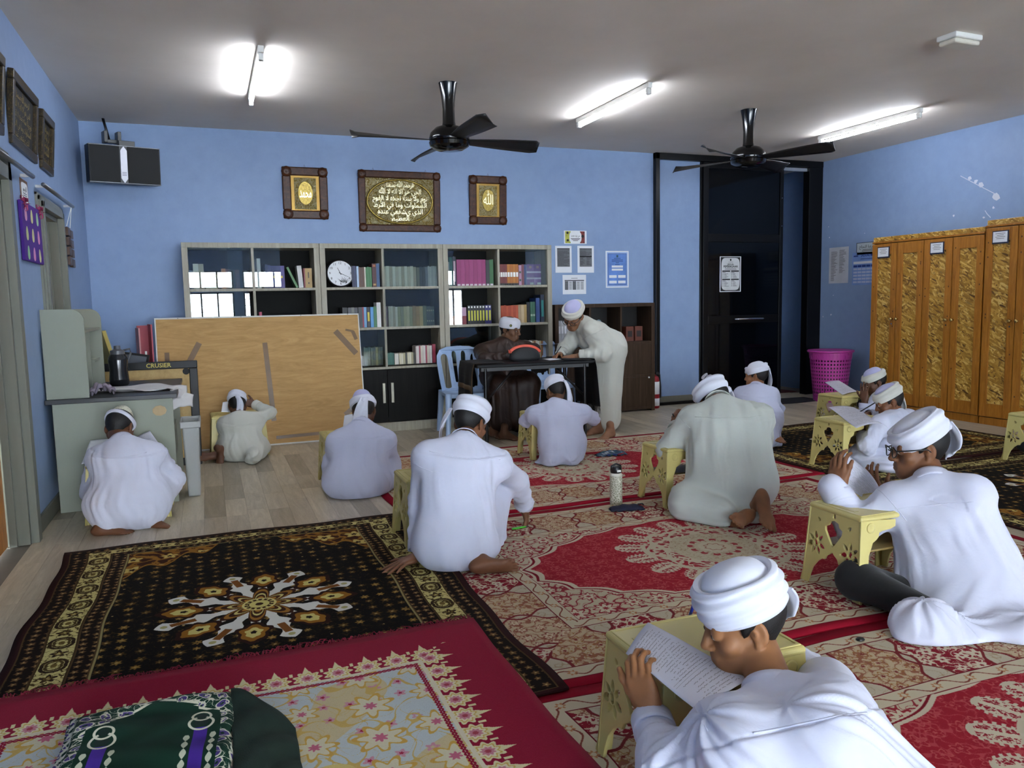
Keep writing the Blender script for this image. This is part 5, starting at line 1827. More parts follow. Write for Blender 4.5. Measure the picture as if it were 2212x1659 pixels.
M_RUGR = img_mat('red_cream_carpet', red_rug(), 0.95, 0.25, 500)
M_RUGB = img_mat('black_gold_carpet', black_rug(), 0.9, 0.2, 500)
M_RUGC = img_mat('crimson_plush', crimson_rug(), 0.95, 0.5, 260, sheen=0.04)
M_RUGG = img_mat('green_velvet', green_mat(), 0.9, 0.3, 300, sheen=0.04)


def rug(name, label, c, w, h, m, z=0.0005, thick=0.006, turn=False, group=None, seed=1, wave=0.012, lift=0.0015):
    r = random.Random(seed)
    p = [r.uniform(0, 6.28) for _ in range(6)]
    NU_, NV_ = 60, 44
    mb = MB()

    def top(u, v, dz=0.0):
        x, y = (u - 0.5) * w, (v - 0.5) * h
        ex = wave * (math.sin(y * 5 + p[0]) * 0.6 + math.sin(y * 11 + p[1]) * 0.4) * (2 * u - 1)
        ey = wave * (math.sin(x * 4.5 + p[2]) * 0.6 + math.sin(x * 10 + p[3]) * 0.4) * (2 * v - 1)
        zz = lift * (1 + math.sin(x * 7 + p[4]) * math.sin(y * 6 + p[5]))
        return Vector((x + ex, y + ey, zz + thick + dz))
    mb.grid(top, NU_, NV_, uv=True)
    n0 = len(mb.v)
    ring = [i for i in range(NU_ + 1)] + [(j * (NU_ + 1) + NU_) for j in range(1, NV_ + 1)] + [NV_ * (NU_ + 1) + i for i in range(NU_ - 1, -1, -1)] + [j * (NU_ + 1) for j in range(NV_ - 1, 0, -1)]
    low = [(mb.v[i][0], mb.v[i][1], 0.0) for i in ring]
    base = len(mb.v)
    mb.v += low
    mb.uv += [mb.uv[i] for i in ring]
    k = len(ring)
    mb.f += [(ring[i], base + i, base + (i + 1) % k, ring[(i + 1) % k]) for i in range(k)]
    o = mb.build(name, m, smooth=True, normals=False)
    for pl in o.data.polygons:
        if pl.index >= NU_ * NV_:
            pl.use_smooth = False
    o.location = (c[0], c[1], z)
    if turn:
        o.rotation_euler = (0, 0, PI / 2)
    return tag(o, label, 'rug', group)


rug('rug', 'red and cream medallion rug farthest back, under the boy in front of the table', (2.6, 5.475), 3.12, 2.08, M_RUGR, group='red and cream medallion rugs', seed=1)
rug('rug', 'red and cream medallion rug in the middle, carrying the patterned flask', (2.41, 3.345), 3.12, 2.1, M_RUGR, group='red and cream medallion rugs', seed=2)
rug('rug', 'red and cream medallion rug nearest the camera, cut by the picture bottom', (2.42, 1.22), 3.12, 2.12, M_RUGR, group='red and cream medallion rugs', seed=3)
rug('rug', 'black and gold star-medallion rug at left on the wooden floor', (0.14, 3.48), 1.82, 2.42, M_RUGB, z=0.012, group='black and gold rugs', seed=4, wave=0.016)
rug('rug', 'black and gold rug farther back, in front of the wardrobes', (5.42, 5.36), 1.88, 2.5, M_RUGB, turn=True, z=0.0015, group='black and gold rugs', seed=5)
rug('rug', 'black and gold rug nearer at right, beside the boy with glasses', (5.36, 3.43), 1.92, 2.5, M_RUGB, turn=True, z=0.0015, group='black and gold rugs', seed=6)
cr = rug('plush_rug', 'crimson plush rug with cream flowers at the front, fringed along its far edge', (-0.01, 1.74), 1.88, 2.36, M_RUGC, z=0.024, thick=0.009, seed=7, wave=0.008)
rf = random.Random(31)
fr = MB()
for q in range(420):
    x = -0.94 + 1.88 * q / 420
    L = rf.uniform(0.025, 0.06) * (1.25 if math.sin(x * 9) > 0 else 0.8)
    a = rf.uniform(-0.9, 0.9)
    p0 = Vector((x, 1.175, 0.005))
    p1 = p0 + Vector((math.sin(a) * L * 0.5, L * 0.5, rf.uniform(0.0, 0.012)))
    p2 = p0 + Vector((math.sin(a) * L, L * math.cos(a * 0.6), -0.004))
    fr.tube([p0, p1, p2], [0.0022, 0.0018, 0.001], 4)
o = fr.build('fringe', mat('crimson_thread', '780c28', 0.9, vary=0.1), cr)
o['kind'] = 'stuff'
tag(rug('door_mat', 'dark blue-black floor mat lying before the open door gap', (6.35, 7.82), 1.5, 0.4, mat('dark_mat', '15171f', 0.95, vary=0.15, vscale=40), seed=8, wave=0.02), None, 'mat')
tag(rug('door_mat', 'dark red mat on the corridor floor beyond the door gap', (7.1, 8.75), 0.7, 0.45, mat('red_mat', '4a0f14', 0.95, vary=0.1), seed=9), None, 'mat')

# folded green prayer mat on the crimson rug
t = thing('prayer_mat', 'folded green velvet prayer mat with purple columns lying on the crimson rug', 'mat', (-0.225, 2.2, 0.036), math.radians(-1))
HW, HL, HT = 0.24, 0.4, 0.075


def fold_top(u, v):
    a = 2 * u - 1
    bl = max(0.0, abs(a) - 0.82) / 0.18
    x = HW * (a if abs(a) < 0.82 else math.copysign(0.82 + 0.18 * math.sin(bl * PI / 2) * 0.8, a))
    e = max(0.0, v - 0.9) / 0.1
    y = -HL + 2 * HL * (v if v < 0.9 else 0.9 + 0.1 * math.sin(e * PI / 2) * 0.8)
    z = HT * min(math.cos(bl * PI / 2) * 0.92 + 0.08, math.cos(e * PI / 2) * 0.92 + 0.08)
    z += 0.006 * math.sin(x * 21 + y * 9) * math.sin(y * 17 - x * 5) * min(1, z / HT + 0.2) + 0.004 * math.sin(y * 41 + x * 12)
    x += 0.01 * math.sin(y * 8)
    return Vector((x, y, max(z, 0.002)))


o = MB().grid(fold_top, 56, 70, uv=True).build('top_fold', M_RUGG, t, smooth=True, normals=False)
for j in range(2):
    MB().grid(lambda u, v, j=j: Vector(((2 * u - 1) * (HW + 0.004 + 0.006 * j) + 0.006 * math.sin(v * 9 + j), -HL + v * (2 * HL + 0.004 + 0.006 * j), 0.03 - 0.022 * j + 0.004 * math.sin(u * 11 + v * 7))), 30, 30, uv=True).build('under_fold', M_RUGG, t, smooth=True, normals=False).modifiers.new('thickness', 'SOLIDIFY').thickness = 0.008


def flap(u, v):
    a = Vector((HW * 0.93, 0.36 - 0.52 * v, 0.055))
    tip = Vector((HW + 0.155, 0.13 - 0.26 * v, 0.004))
    p = a.lerp(tip, u)
    p.z += 0.03 * math.sin(u * PI) * (1 - 0.5 * v) + 0.006 * math.sin(u * 9 + v * 14)
    return p


MB().grid(flap, 24, 18, uv=True).build('loose_flap', mat('green_pile', '0a2419', 0.95, vary=0.12, vscale=30, bump=0.3, bscale=300), t, smooth=True, normals=False).modifiers.new('thickness', 'SOLIDIFY').thickness = 0.008
# ------------------------------------------------------------------ yellow folding stools used as desks
M_YEL = mat('cream_yellow_plastic', 'cdbf78', 0.38, vary=0.02)
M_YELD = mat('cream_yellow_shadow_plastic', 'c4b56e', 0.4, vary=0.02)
SHt = 0.37


def rot2(lp, a, c=(0, 0), s=1.0):
    ca, sa = math.cos(a), math.sin(a)
    return [(c[0] + s * (x * ca - y * sa), c[1] + s * (x * sa + y * ca)) for x, y in lp]


def drop(w, h, n=12):
    return [(w * math.sin(a) * (1 - 0.35 * math.cos(a)), h * math.cos(a)) for a in np.linspace(0, 2 * PI, n, endpoint=False)]


def leg_panel_loops():
    H = SHt - 0.02
    # outline: flared legs with an ogee arch between the feet
    rim = [(-0.14, H), (0.14, H), (0.148, 0.2), (0.16, 0.08), (0.178, 0.0), (0.135, 0.0), (0.128, 0.03), (0.112, 0.075), (0.085, 0.11), (0.06, 0.13), (0.042, 0.132), (0.034, 0.15), (0.012, 0.165), (0.0, 0.176)]
    rim += [(-x, y) for x, y in reversed(rim[5:-1])] + [(-0.178, 0.0), (-0.16, 0.08), (-0.148, 0.2)]
    holes = []
    pent = [(0.0, 0.07), (0.026, 0.062), (0.032, 0.045), (0.052, 0.035), (0.05, 0.015), (0.03, -0.015), (0.012, -0.04), (0.0, -0.055)]
    pent = pent + [(-x, y) for x, y in reversed(pent[1:-1])]
    holes.append([(x, y + 0.245) for x, y in pent])
    for x, y, a in ((-0.09, 0.3, 0.7), (0.09, 0.3, -0.7), (0.0, 0.333, 0.0)):
        holes.append(rot2(drop(0.009, 0.013), a, (x, y)))
    for sx in (-1, 1):
        c = (sx * 0.098, 0.19)
        for k, a in enumerate((0.5, 1.35, 2.25, 3.1)):
            hp = rot2([(x, y + 0.035) for x, y in drop(0.0125, 0.022)], sx * -1 * (a - 1.8) + PI + (PI if False else 0), c)
            holes.append(hp)
        holes.append(rot2(drop(0.016, 0.02, 12), 0, (c[0] + sx * 0.006, c[1] + 0.0)))
        for k, a in enumerate((0.75, -0.1, -0.95)):
            holes.append(rot2([(x, y + 0.036) for x, y in drop(0.011, 0.02)], sx * a, c))
    return [rim] + holes


PANEL = outline_mesh('leg_panel', leg_panel_loops(), 0.012, 0.002)
PANEL.materials.append(M_YEL)
br = [(0, 0.0), (0.045, 0.0), (0.047, 0.2), (0.06, 0.235), (0.066, 0.255), (0.086, 0.268), (0.098, 0.28), (0.1, 0.298), (0.12, 0.305), (0.165, 0.312), (0.19, 0.322), (0.19, 0.35), (0, 0.35)]
BRACK = outline_mesh('corner_bracket', [br], 0.008, 0.0015)
BRACK.materials.append(M_YEL)


def make_stool(label):
    t = thing('stool', label, 'stool', (0, 0, 0), 0, 'yellow folding stools')
    tw, td = 0.225, 0.155
    m = MB()
    m.box((-tw, -td, SHt - 0.028), (tw, td, SHt - 0.003))
    m.build('top', M_YEL, t, bevel=0.014, segs=4)
    f = MB()
    for lo, hi in (((-tw + 0.012, -td + 0.012, SHt - 0.005), (tw - 0.012, -td + 0.022, SHt)), ((-tw + 0.012, td - 0.022, SHt - 0.005), (tw - 0.012, td - 0.012, SHt)), ((-tw + 0.012, -td + 0.022, SHt - 0.005), (-tw + 0.022, td - 0.022, SHt)), ((tw - 0.022, -td + 0.022, SHt - 0.005), (tw - 0.012, td - 0.022, SHt))):
        f.box(lo, hi)
    f.build('top_rim', M_YEL, t, bevel=0.002)
    for s in (-1, 1):
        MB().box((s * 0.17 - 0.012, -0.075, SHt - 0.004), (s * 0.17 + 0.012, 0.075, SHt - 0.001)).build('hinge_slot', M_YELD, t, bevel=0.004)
    for s in (-1, 1):
        o = link('leg_panel', PANEL, [], t)
        # stand the plate up on the short end and splay its foot outwards
        o.matrix_local = Matrix.Translation((s * (tw - 0.012), 0, SHt - 0.02)) @ Matrix.Rotation(s * -math.radians(4), 4, 'Y') @ Matrix.Translation((0, 0, -(SHt - 0.02))) @ Matrix.Rotation(PI / 2, 4, 'Z') @ Matrix.Rotation(PI / 2, 4, 'X')
        for q in (-1, 1):
            b = link('corner_bracket', BRACK, [], t)
            mx = Matrix.Translation((s * (tw - 0.006), q * (td - 0.008), SHt - 0.02)) @ Matrix.Rotation(s * -math.radians(4), 4, 'Y') @ Matrix.Rotation(q * math.radians(3.2), 4, 'X') @ Matrix.Translation((0, 0, -(SHt - 0.02)))
            b.matrix_local = mx @ Matrix.Scale(-s, 4, (1, 0, 0)) @ Matrix.Rotation(PI / 2, 4, 'X')
            d = MB().lathe([(0.022, 0), (0.022, 0.004), (0.017, 0.006), (0.015, 0.004), (0, 0.006)], 18)
            dm = Matrix.Translation((s * (tw - 0.055), q * (td - 0.004), SHt - 0.055)) @ Matrix.Rotation(-q * PI / 2, 4, 'X')
            d.v = [tuple(dm @ Vector(p)) for p in d.v]
            d.build('hinge_disc', M_YEL, t, smooth=True)
    MB().box((-0.2, -0.11, 0.19), (0.2, 0.11, 0.2)).build('folding_brace', mat('brown_folding_plate', '8b7440', 0.5), t, bevel=0.003)
    return t


STOOLS = {
    's1': ((-0.525, 5.47), 0.0, 'yellow stool at the desk, before the squatting boy in the crocheted cap', 0.0),
    's2': ((0.2, 7.36), 2, 'yellow stool standing against the plywood-backed board', 0.0),
    's3': ((0.955, 5.8), 0, 'yellow stool before the boy seated at the edge of the wooden floor', 0.0),
    's4': ((1.155, 4.145), 0, 'yellow stool with a dark tape strip, beside the boy leaning on his hand', 0.009),
    's5': ((2.665, 6.02), -2, 'yellow stool of the boy kneeling before the black table', 0.009),
    's8': ((2.835, 4.27), 0, 'yellow stool with a small torn sticker, beside the patterned flask', 0.009),
    's12': ((2.735, 2.62), 0, 'yellow stool of the boy wearing glasses', 0.009),
    's13': ((1.225, 1.75), 0, 'yellow stool nearest the camera, under the written exam sheets', 0.009),
    's11': ((4.53, 4.57), 0, 'yellow stool on the black rug of the boy holding a pencil upright to write', 0.009),
    's10': ((5.62, 5.72), 0, 'yellow stool farthest back on the black rug, by the pink basket', 0.009),
    'sr': ((5.96, 4.06), 0, 'yellow stool cut by the right picture edge', 0.009),
}
st0 = None
for k, (xy, rz, lab, z) in STOOLS.items():
    if st0 is None:
        st0 = make_stool(lab)
        s = st0
    else:
        s = dup(st0, label=lab)
    s.location = (xy[0], xy[1], z)
    s.rotation_euler = (0, 0, math.radians(rz))

# ------------------------------------------------------------------ light blue plastic chairs
M_BLUEP = mat('pale_blue_plastic', 'a3bbdc', 0.3, vary=0.015)


def back_loops():
    out = [(-0.205, 0.0), (-0.225, 0.12), (-0.24, 0.28), (-0.235, 0.36), (-0.2, 0.42), (-0.12, 0.455), (0, 0.465)]
    out = out + [(-x, y) for x, y in reversed(out[:-1])]

    def slot(x0b, x1b, x0t, x1t, yb, yt):
        n = 8
        lp = []
        for a in np.linspace(PI, 2 * PI, n):
            lp.append(((x0b + x1b) / 2 + (x1b - x0b) / 2 * math.cos(a), yb + 0.02 + 0.02 * math.sin(a)))
        for a in np.linspace(0, PI, n):
            lp.append(((x0t + x1t) / 2 + (x1t - x0t) / 2 * math.cos(a), yt - 0.05 + 0.05 * math.sin(a)))
        return lp
    holes = [slot(-0.17, -0.095, -0.2, -0.115, 0.02, 0.385), slot(-0.055, -0.018, -0.075, -0.022, 0.08, 0.42), slot(0.018, 0.055, 0.022, 0.075, 0.08, 0.42), slot(0.095, 0.17, 0.115, 0.2, 0.02, 0.385)]
    for xa, xb in ((-0.076, -0.092), (0.0, 0.0), (0.076, 0.092)):
        for y in (0.1, 0.2, 0.3):
            x = xa + (xb - xa) * (y / 0.35)
            holes.append([(x - 0.004, y), (x + 0.004, y), (x + 0.004, y + 0.04), (x - 0.004, y + 0.04)])
    return [out] + holes


BACKM = outline_mesh('backrest', back_loops(), 0.012, 0.004, 2)
for v in BACKM.vertices:      # curve the back round the sitter
    v.co.z += 2.2 * v.co.x ** 2 * 0.6 + 0.14 * (v.co.y / 0.46) ** 2 * -0.35
BACKM.materials.append(M_BLUEP)


def make_chair(label):
    """faces -y; seat 0.43 m"""
    t = thing('plastic_chair', label, 'chair', (0, 0, 0), 0, 'pale blue plastic chairs')

    def seat(u, v):
        x, y = (u - 0.5) * (0.42 + 0.04 * (1 - v)), -0.21 + 0.42 * v
        e = max(abs(2 * u - 1), abs(2 * v - 1))
        z = 0.43 - 0.018 * math.cos((u - 0.5) * PI) * math.sin(v * PI) - 0.02 * max(0, e - 0.9) / 0.1 - 0.015 * max(0, 0.12 - v) / 0.12
        return Vector((x, y, z))
    o = MB().grid(seat, 24, 24).build('seat', M_BLUEP, t, smooth=True, normals=False)
    so = o.modifiers.new('thickness', 'SOLIDIFY')
    so.thickness = 0.006
    ap = MB()
    for lo, hi in (((-0.22, -0.21, 0.385), (0.22, -0.2, 0.425)), ((-0.215, 0.19, 0.37), (0.215, 0.205, 0.425)), ((-0.225, -0.2, 0.39), (-0.213, 0.2, 0.425)), ((0.213, -0.2, 0.39), (0.225, 0.2, 0.425))):
        ap.box(lo, hi)
    ap.build('apron', M_BLUEP, t, bevel=0.004)
    for sx in (-1, 1):
        for sy, dy in ((-1, -0.05), (1, 0.07)):
            p = [Vector((sx * 0.205, sy * 0.19, 0.425)), Vector((sx * 0.215, sy * 0.2 + dy * 0.4, 0.25)), Vector((sx * 0.232, sy * 0.2 + dy, 0.0))]
            MB().tube(p, [0.034, 0.029, 0.024], 8).build('leg', M_BLUEP, t, auto=50)
    b = link('backrest', BACKM, [], t)
    b.matrix_local = Matrix.Translation((0, 0.2, 0.415)) @ Matrix.Rotation(math.radians(-12), 4, 'X') @ Matrix.Rotation(PI / 2, 4, 'X')
    return t


c0 = make_chair('pale blue plastic chair at the left end of the black table')
c0.location = (2.36, 7.42, 0)
c0.rotation_euler = (0, 0, math.radians(-6))
dup(c0, (2.83, 7.6, 0), math.radians(5), 'pale blue plastic chair on which the brown-robed man sits')
dup(c0, (3.42, 7.68, 0), math.radians(-8), 'pale blue plastic chair behind the table, right of the seated man')

# ------------------------------------------------------------------ black folding table
M_BTAB = mat('black_table_top', '0c0c0e', 0.35, vary=0.03, spec=0.15)
TB = thing('folding_table', 'black folding table in front of the bookcases', 'table', (2.83, 6.93, 0), math.radians(-3.0))
TW, TD, TH = 0.58, 0.3, 0.745
MB().box((-TW, -TD, TH - 0.03), (TW, TD, TH)).build('table_top', M_BTAB, TB, bevel=0.006)
MB().box((-TW + 0.05, -TD + 0.04, TH - 0.065), (TW - 0.05, -TD + 0.065, TH - 0.03)).box((-TW + 0.05, TD - 0.065, TH - 0.065), (TW - 0.05, TD - 0.04, TH - 0.03)).build('rail', M_BLACKP, TB)
for sx in (-1, 1):
    for sy in (-1, 1):
        MB().tube([(sx * (TW - 0.09), sy * (TD - 0.05), TH - 0.04), (sx * (TW - 0.09), sy * (TD - 0.05), 0.0)], 0.017, 12).build('leg', M_BLACKP, TB, auto=40)
    MB().tube([(sx * (TW - 0.09), -TD + 0.05, 0.2), (sx * (TW - 0.09), TD - 0.05, 0.2)], 0.011, 10).build('cross_bar', M_BLACKP, TB, smooth=True)
    MB().tube([(sx * (TW - 0.09), -TD + 0.05, 0.4), (sx * (TW - 0.38), -TD + 0.07, TH - 0.05)], 0.01, 10).build('brace', M_BLACKP, TB, smooth=True)
tabm = Matrix.Translation((2.83, 6.93, 0)) @ Matrix.Rotation(math.radians(-3.0), 4, 'Z')
# black cloths over both ends
M_BSHAWL = NT('black_shawl')
_n = M_BSHAWL.noise(M_BSHAWL.coord('Object', (1, 1, 14)), 3, 1)
M_BSHAWL.set(Base_Color=M_BSHAWL.ramp(_n, [(0.55, '0a0a0c'), (0.66, '1a1512')]), Roughness=0.9)
M_BSHAWL = M_BSHAWL.m
M_TAN = mat('tan_stripe', '54402a', 0.9, vary=0.1)


def drape(name, side, yc, half, drop_, label, fringe, seed):
    r = random.Random(seed)
    p = [r.uniform(0, 6) for _ in range(4)]
    t = thing(name, label, 'cloth', tabm @ Vector((side * TW, yc, TH + 0.004)), math.radians(-3.0))

    def f(u, v):
        # v 0..0.4 lies on the top, the rest hangs over the end
        y = (u - 0.5) * 2 * half
        if v < 0.4:
            return Vector((side * (-0.28 + 0.28 * v / 0.4), y + 0.01 * math.sin(v * 20 + p[0]), 0.003 + 0.003 * math.sin(u * 14 + v * 9 + p[1])))
        w = (v - 0.4) / 0.6
        amp = 0.018 * w
        return Vector((side * (0.008 + 0.012 * min(1, w * 6) + amp * 0.7 * (1 + math.sin(u * 16 + p[2])) + 0.015 * w), y * (1 + 0.04 * w), 0.003 - drop_ * w))
    o = MB().grid(f, 40, 40).build('fabric', M_BSHAWL, t, smooth=True, normals=False)
    o.modifiers.new('thickness', 'SOLIDIFY').thickness = 0.003
    if not fringe:
        g = MB().grid(lambda u, v: f(u, 0.66 + 0.06 * v) + Vector((side * 0.004, 0, 0)), 40, 2).build('stripe', M_TAN, t, smooth=True, normals=False)
        g.modifiers.new('thickness', 'SOLIDIFY').thickness = 0.002
        g = MB().grid(lambda u, v: f(0.0 + 0.05 * u, 0.3 + 0.7 * v) + Vector((side * 0.003, -0.003, 0)), 2, 40).build('stripe', M_TAN, t, smooth=True, normals=False)
        g.modifiers.new('thickness', 'SOLIDIFY').thickness = 0.002
    else:
        g = MB()
        for q in range(44):
            b = f((q + 0.5) / 44, 1.0)
            g.tube([b, b + Vector((side * 0.004, r.uniform(-0.006, 0.006), -0.03)), b + Vector((side * 0.006, r.uniform(-0.012, 0.012), -0.075))], [0.0035, 0.003, 0.0015], 4)
        g.build('fringe', M_BSHAWL, t)['kind'] = 'stuff'
    return t


drape('shawl', 1, 0.0, 0.27, 0.46, 'black fringed shawl hanging over the right end of the table', True, 3)
drape('shawl', -1, 0.02, 0.26, 0.47, 'black cloth with tan stripe hanging over the left end of the table', False, 8)

# pencil case on the table
t = thing('pencil_case', 'rounded black pouch with an orange zip standing on the table', 'pouch', tabm @ Vector((-0.02, 0.0, TH)), math.radians(-4))


def pouch(u, v, s=1.0, z0=0.0, z1=1.0):
    a = u * 2 * PI
    zz = z0 + (z1 - z0) * v
    k = math.sqrt(max(0.0, 1 - (max(0.0, zz - 0.12) / 0.88) ** 2.6)) * (0.9 + 0.1 * min(1, zz / 0.12))
    ex = 0.155 * s * k
    ey = 0.055 * s * (k ** 0.8)
    ca, sa = math.cos(a), math.sin(a)
    return Vector((ex * math.copysign(abs(ca) ** 0.7, ca), ey * math.copysign(abs(sa) ** 0.8, sa), 0.003 + zz * 0.128))


MB().grid(lambda u, v: pouch(u, v * 0.998), 48, 20, True).build('body', mat('black_nylon', '111216', 0.6, vary=0.05, bump=0.1, bscale=300), t, smooth=True)
arc = [(0.158 * math.cos(a), -0.002, 0.02 + 0.114 * max(0.0, math.sin(a)) ** 0.7) for a in np.linspace(0.35, PI - 0.35, 30)]
MB().tube(arc, 0.014, 8, flat=1.4).build('zip_band', mat('coral_orange', 'e05a44', 0.5), t, smooth=True)
MB().tube([(-0.13, -0.01, 0.09), (-0.165, -0.015, 0.105), (-0.16, -0.02, 0.075)], 0.006, 6).build('pull_tab', mat('coral_orange', 'e05a44', 0.5), t, smooth=True)

# ------------------------------------------------------------------ small things on the rugs
fp = fl(1331, 1092)
t = thing('flask', 'cream patterned insulated flask with black lid standing on the middle rug', 'flask', (fp.x, fp.y, 0.009))


def flask_mat():
    tt = NT('flower_print_steel')
    v = tt.coord('Object')
    vo = tt.n('ShaderNodeTexVoronoi', Scale=62.0, _feature='DISTANCE_TO_EDGE')
    tt.l(v, vo.inputs['Vector'])
    tt.set(Base_Color=tt.ramp(vo.outputs[0], [(0.06, 'ddd9c9'), (0.12, '8e8d74'), (0.3, '9a9980'), (0.4, 'd9d6c5')]), Roughness=0.35)
    return tt.m


MB().lathe([(0.037, 0), (0.04, 0.004), (0.04, 0.185), (0.038, 0.195), (0.03, 0.202)], 32).build('body', flask_mat(), t, auto=40)
MB().lathe([(0.0405, 0.186), (0.039, 0.196), (0.031, 0.205), (0.031, 0.21)], 32).build('collar', mat('cream_enamel', 'dcd8c9', 0.3), t, smooth=True)
MB().lathe([(0.034, 0.205), (0.036, 0.21), (0.036, 0.232), (0.03, 0.245), (0, 0.247)], 28).build('lid', M_BLACKP, t, auto=40)
MB().tube([(-0.034, 0, 0.222), (-0.032, 0, 0.25), (0, 0, 0.262), (0.032, 0, 0.25), (0.034, 0, 0.222)], 0.006, 8, flat=1.6, up=(0, 1, 0)).build('carry_loop', M_BLACKP, t, smooth=True)
MB().box((-0.012, -0.0395, 0.215), (0.016, -0.034, 0.228)).build('latch', M_WHITEP, t, bevel=0.002)
pp = fl(1354, 1104)
t = thing('pencil_pouch', 'flat navy pencil pouch lying beside the patterned flask', 'pouch', (pp.x, pp.y, 0.009), math.radians(-12))
MB().grid(lambda u, v: Vector(((u - 0.5) * 0.22, (v - 0.5) * 0.085 * (1 - 0.25 * (2 * u - 1) ** 4), 0.004 + 0.03 * math.sin(PI * v) ** 0.6 * (math.sin(PI * min(1, max(0, u))) ** 0.35) + 0.003 * math.sin(u * 19)))
          , 30, 16).build('body', mat('navy_fabric', '12142e', 0.8, vary=0.25, vscale=40), t, smooth=True, normals=False).modifiers.new('thickness', 'SOLIDIFY').thickness = 0.003
MB().tube([(0.07, -0.005, 0.033), (0.1, 0.0, 0.034), (0.11, 0.01, 0.022)], 0.007, 6, flat=0.5).build('zip_tab', M_BLACKP, t, smooth=True)
gp = fl(1123, 1145)
t = thing('pen', 'bright green pen lying on the rug by the leaning boy', 'pen', (gp.x, gp.y, 0.014), math.radians(8))
MB().tube([(-0.05, 0, 0), (0.04, 0, 0)], 0.0055, 10).build('barrel', mat('bright_green', '58d040', 0.35), t, smooth=True)
MB().tube([(0.04, 0, 0), (0.055, 0, 0)], [0.0055, 0.001], 10).build('tip', M_INKG, t, smooth=True)
bp = fl(1320, 985)
t = thing('pencil_case', 'open clear blue pencil case with pens on the back rug', 'pouch', (bp.x, bp.y, 0.009), math.radians(-5))
MB().grid(lambda u, v: Vector(((u - 0.5) * 0.27, (v - 0.5) * 0.13 * (0.6 + 0.4 * math.sin(PI * u)), 0.004 + 0.035 * math.sin(PI * v) * math.sin(PI * u) ** 0.5 + 0.004 * math.sin(u * 30 + v * 12))), 30, 14).build('body', mat('teal_vinyl', '3a5568', 0.25, vary=0.15, vscale=25), t, smooth=True, normals=False).modifiers.new('thickness', 'SOLIDIFY').thickness = 0.002
for q, c in enumerate(('1b3a8a', '2f6a3a', '1b3a8a', '8a1f2a')):
    MB().tube([(-0.06 + 0.03 * q, -0.055 - 0.006 * q, 0.012), (0.01 + 0.03 * q, -0.06 + 0.008 * q, 0.016)], 0.006, 8).build('pen', mat('pen_' + c, c, 0.3), t, smooth=True)
kp = fl(1858, 1388)
o = MB().lathe([(0.016, 0), (0.018, 0.004), (0.012, 0.009), (0, 0.01)], 20, sy=0.8).build('bottle_cap', M_BLACKP, loc=(kp.x, kp.y, 0.0095), smooth=True)
tag(o, 'small black plastic cap lying on the front rug border', 'cap')
sp = Vector((2.7, 4.3, SHt + 0.0095))
o = MB().add([(-0.035, -0.02, 0), (0.02, -0.03, 0), (0.035, 0.0, 0), (0.015, 0.022, 0), (-0.02, 0.02, 0), (-0.035, -0.02, 0.0012), (0.02, -0.03, 0.0012), (0.035, 0.0, 0.0012), (0.015, 0.022, 0.0012), (-0.02, 0.02, 0.0012)], [(0, 1, 2, 3, 4), (5, 6, 7, 8, 9), (0, 1, 6, 5), (1, 2, 7, 6), (2, 3, 8, 7), (3, 4, 9, 8), (4, 0, 5, 9)]).build('sticker', M_PAPER, loc=sp)
MB().add([(-0.02, -0.012, 0.0018), (0.012, -0.015, 0.0018), (0.02, 0.0, 0.0018), (-0.008, 0.008, 0.0018)], [(0, 1, 2, 3)]).build('print_block', M_INK, o)
tag(o, 'torn black and white sticker on the stool beside the patterned flask', 'sticker')
o = MB().box((-0.03, -0.16, 0), (0.03, 0.16, 0.0008)).build('tape', mat('dark_tape', '3c4250', 0.4), loc=(1.15, 4.145 - 0.14, SHt + 0.009))
o.scale = (1.2, 0.045, 1)
o.location.x = 1.0
tag(o, 'dark tape strip stuck across the corner of the stool beside the leaning boy', 'tape')
# ------------------------------------------------------------------ figures: smooth implicit surfaces turned into one mesh each
import openvdb
from mathutils.bvhtree import BVHTree
VV = Vector


def unit(v):
    return Vector(v).normalized()


def frame(fwd, up):
    """columns: right, forward, up"""
    f = unit(fwd)
    r = f.cross(unit(up)).normalized()
    u = r.cross(f).normalized()
    return np.array([[r.x, f.x, u.x], [r.y, f.y, u.y], [r.z, f.z, u.z]])


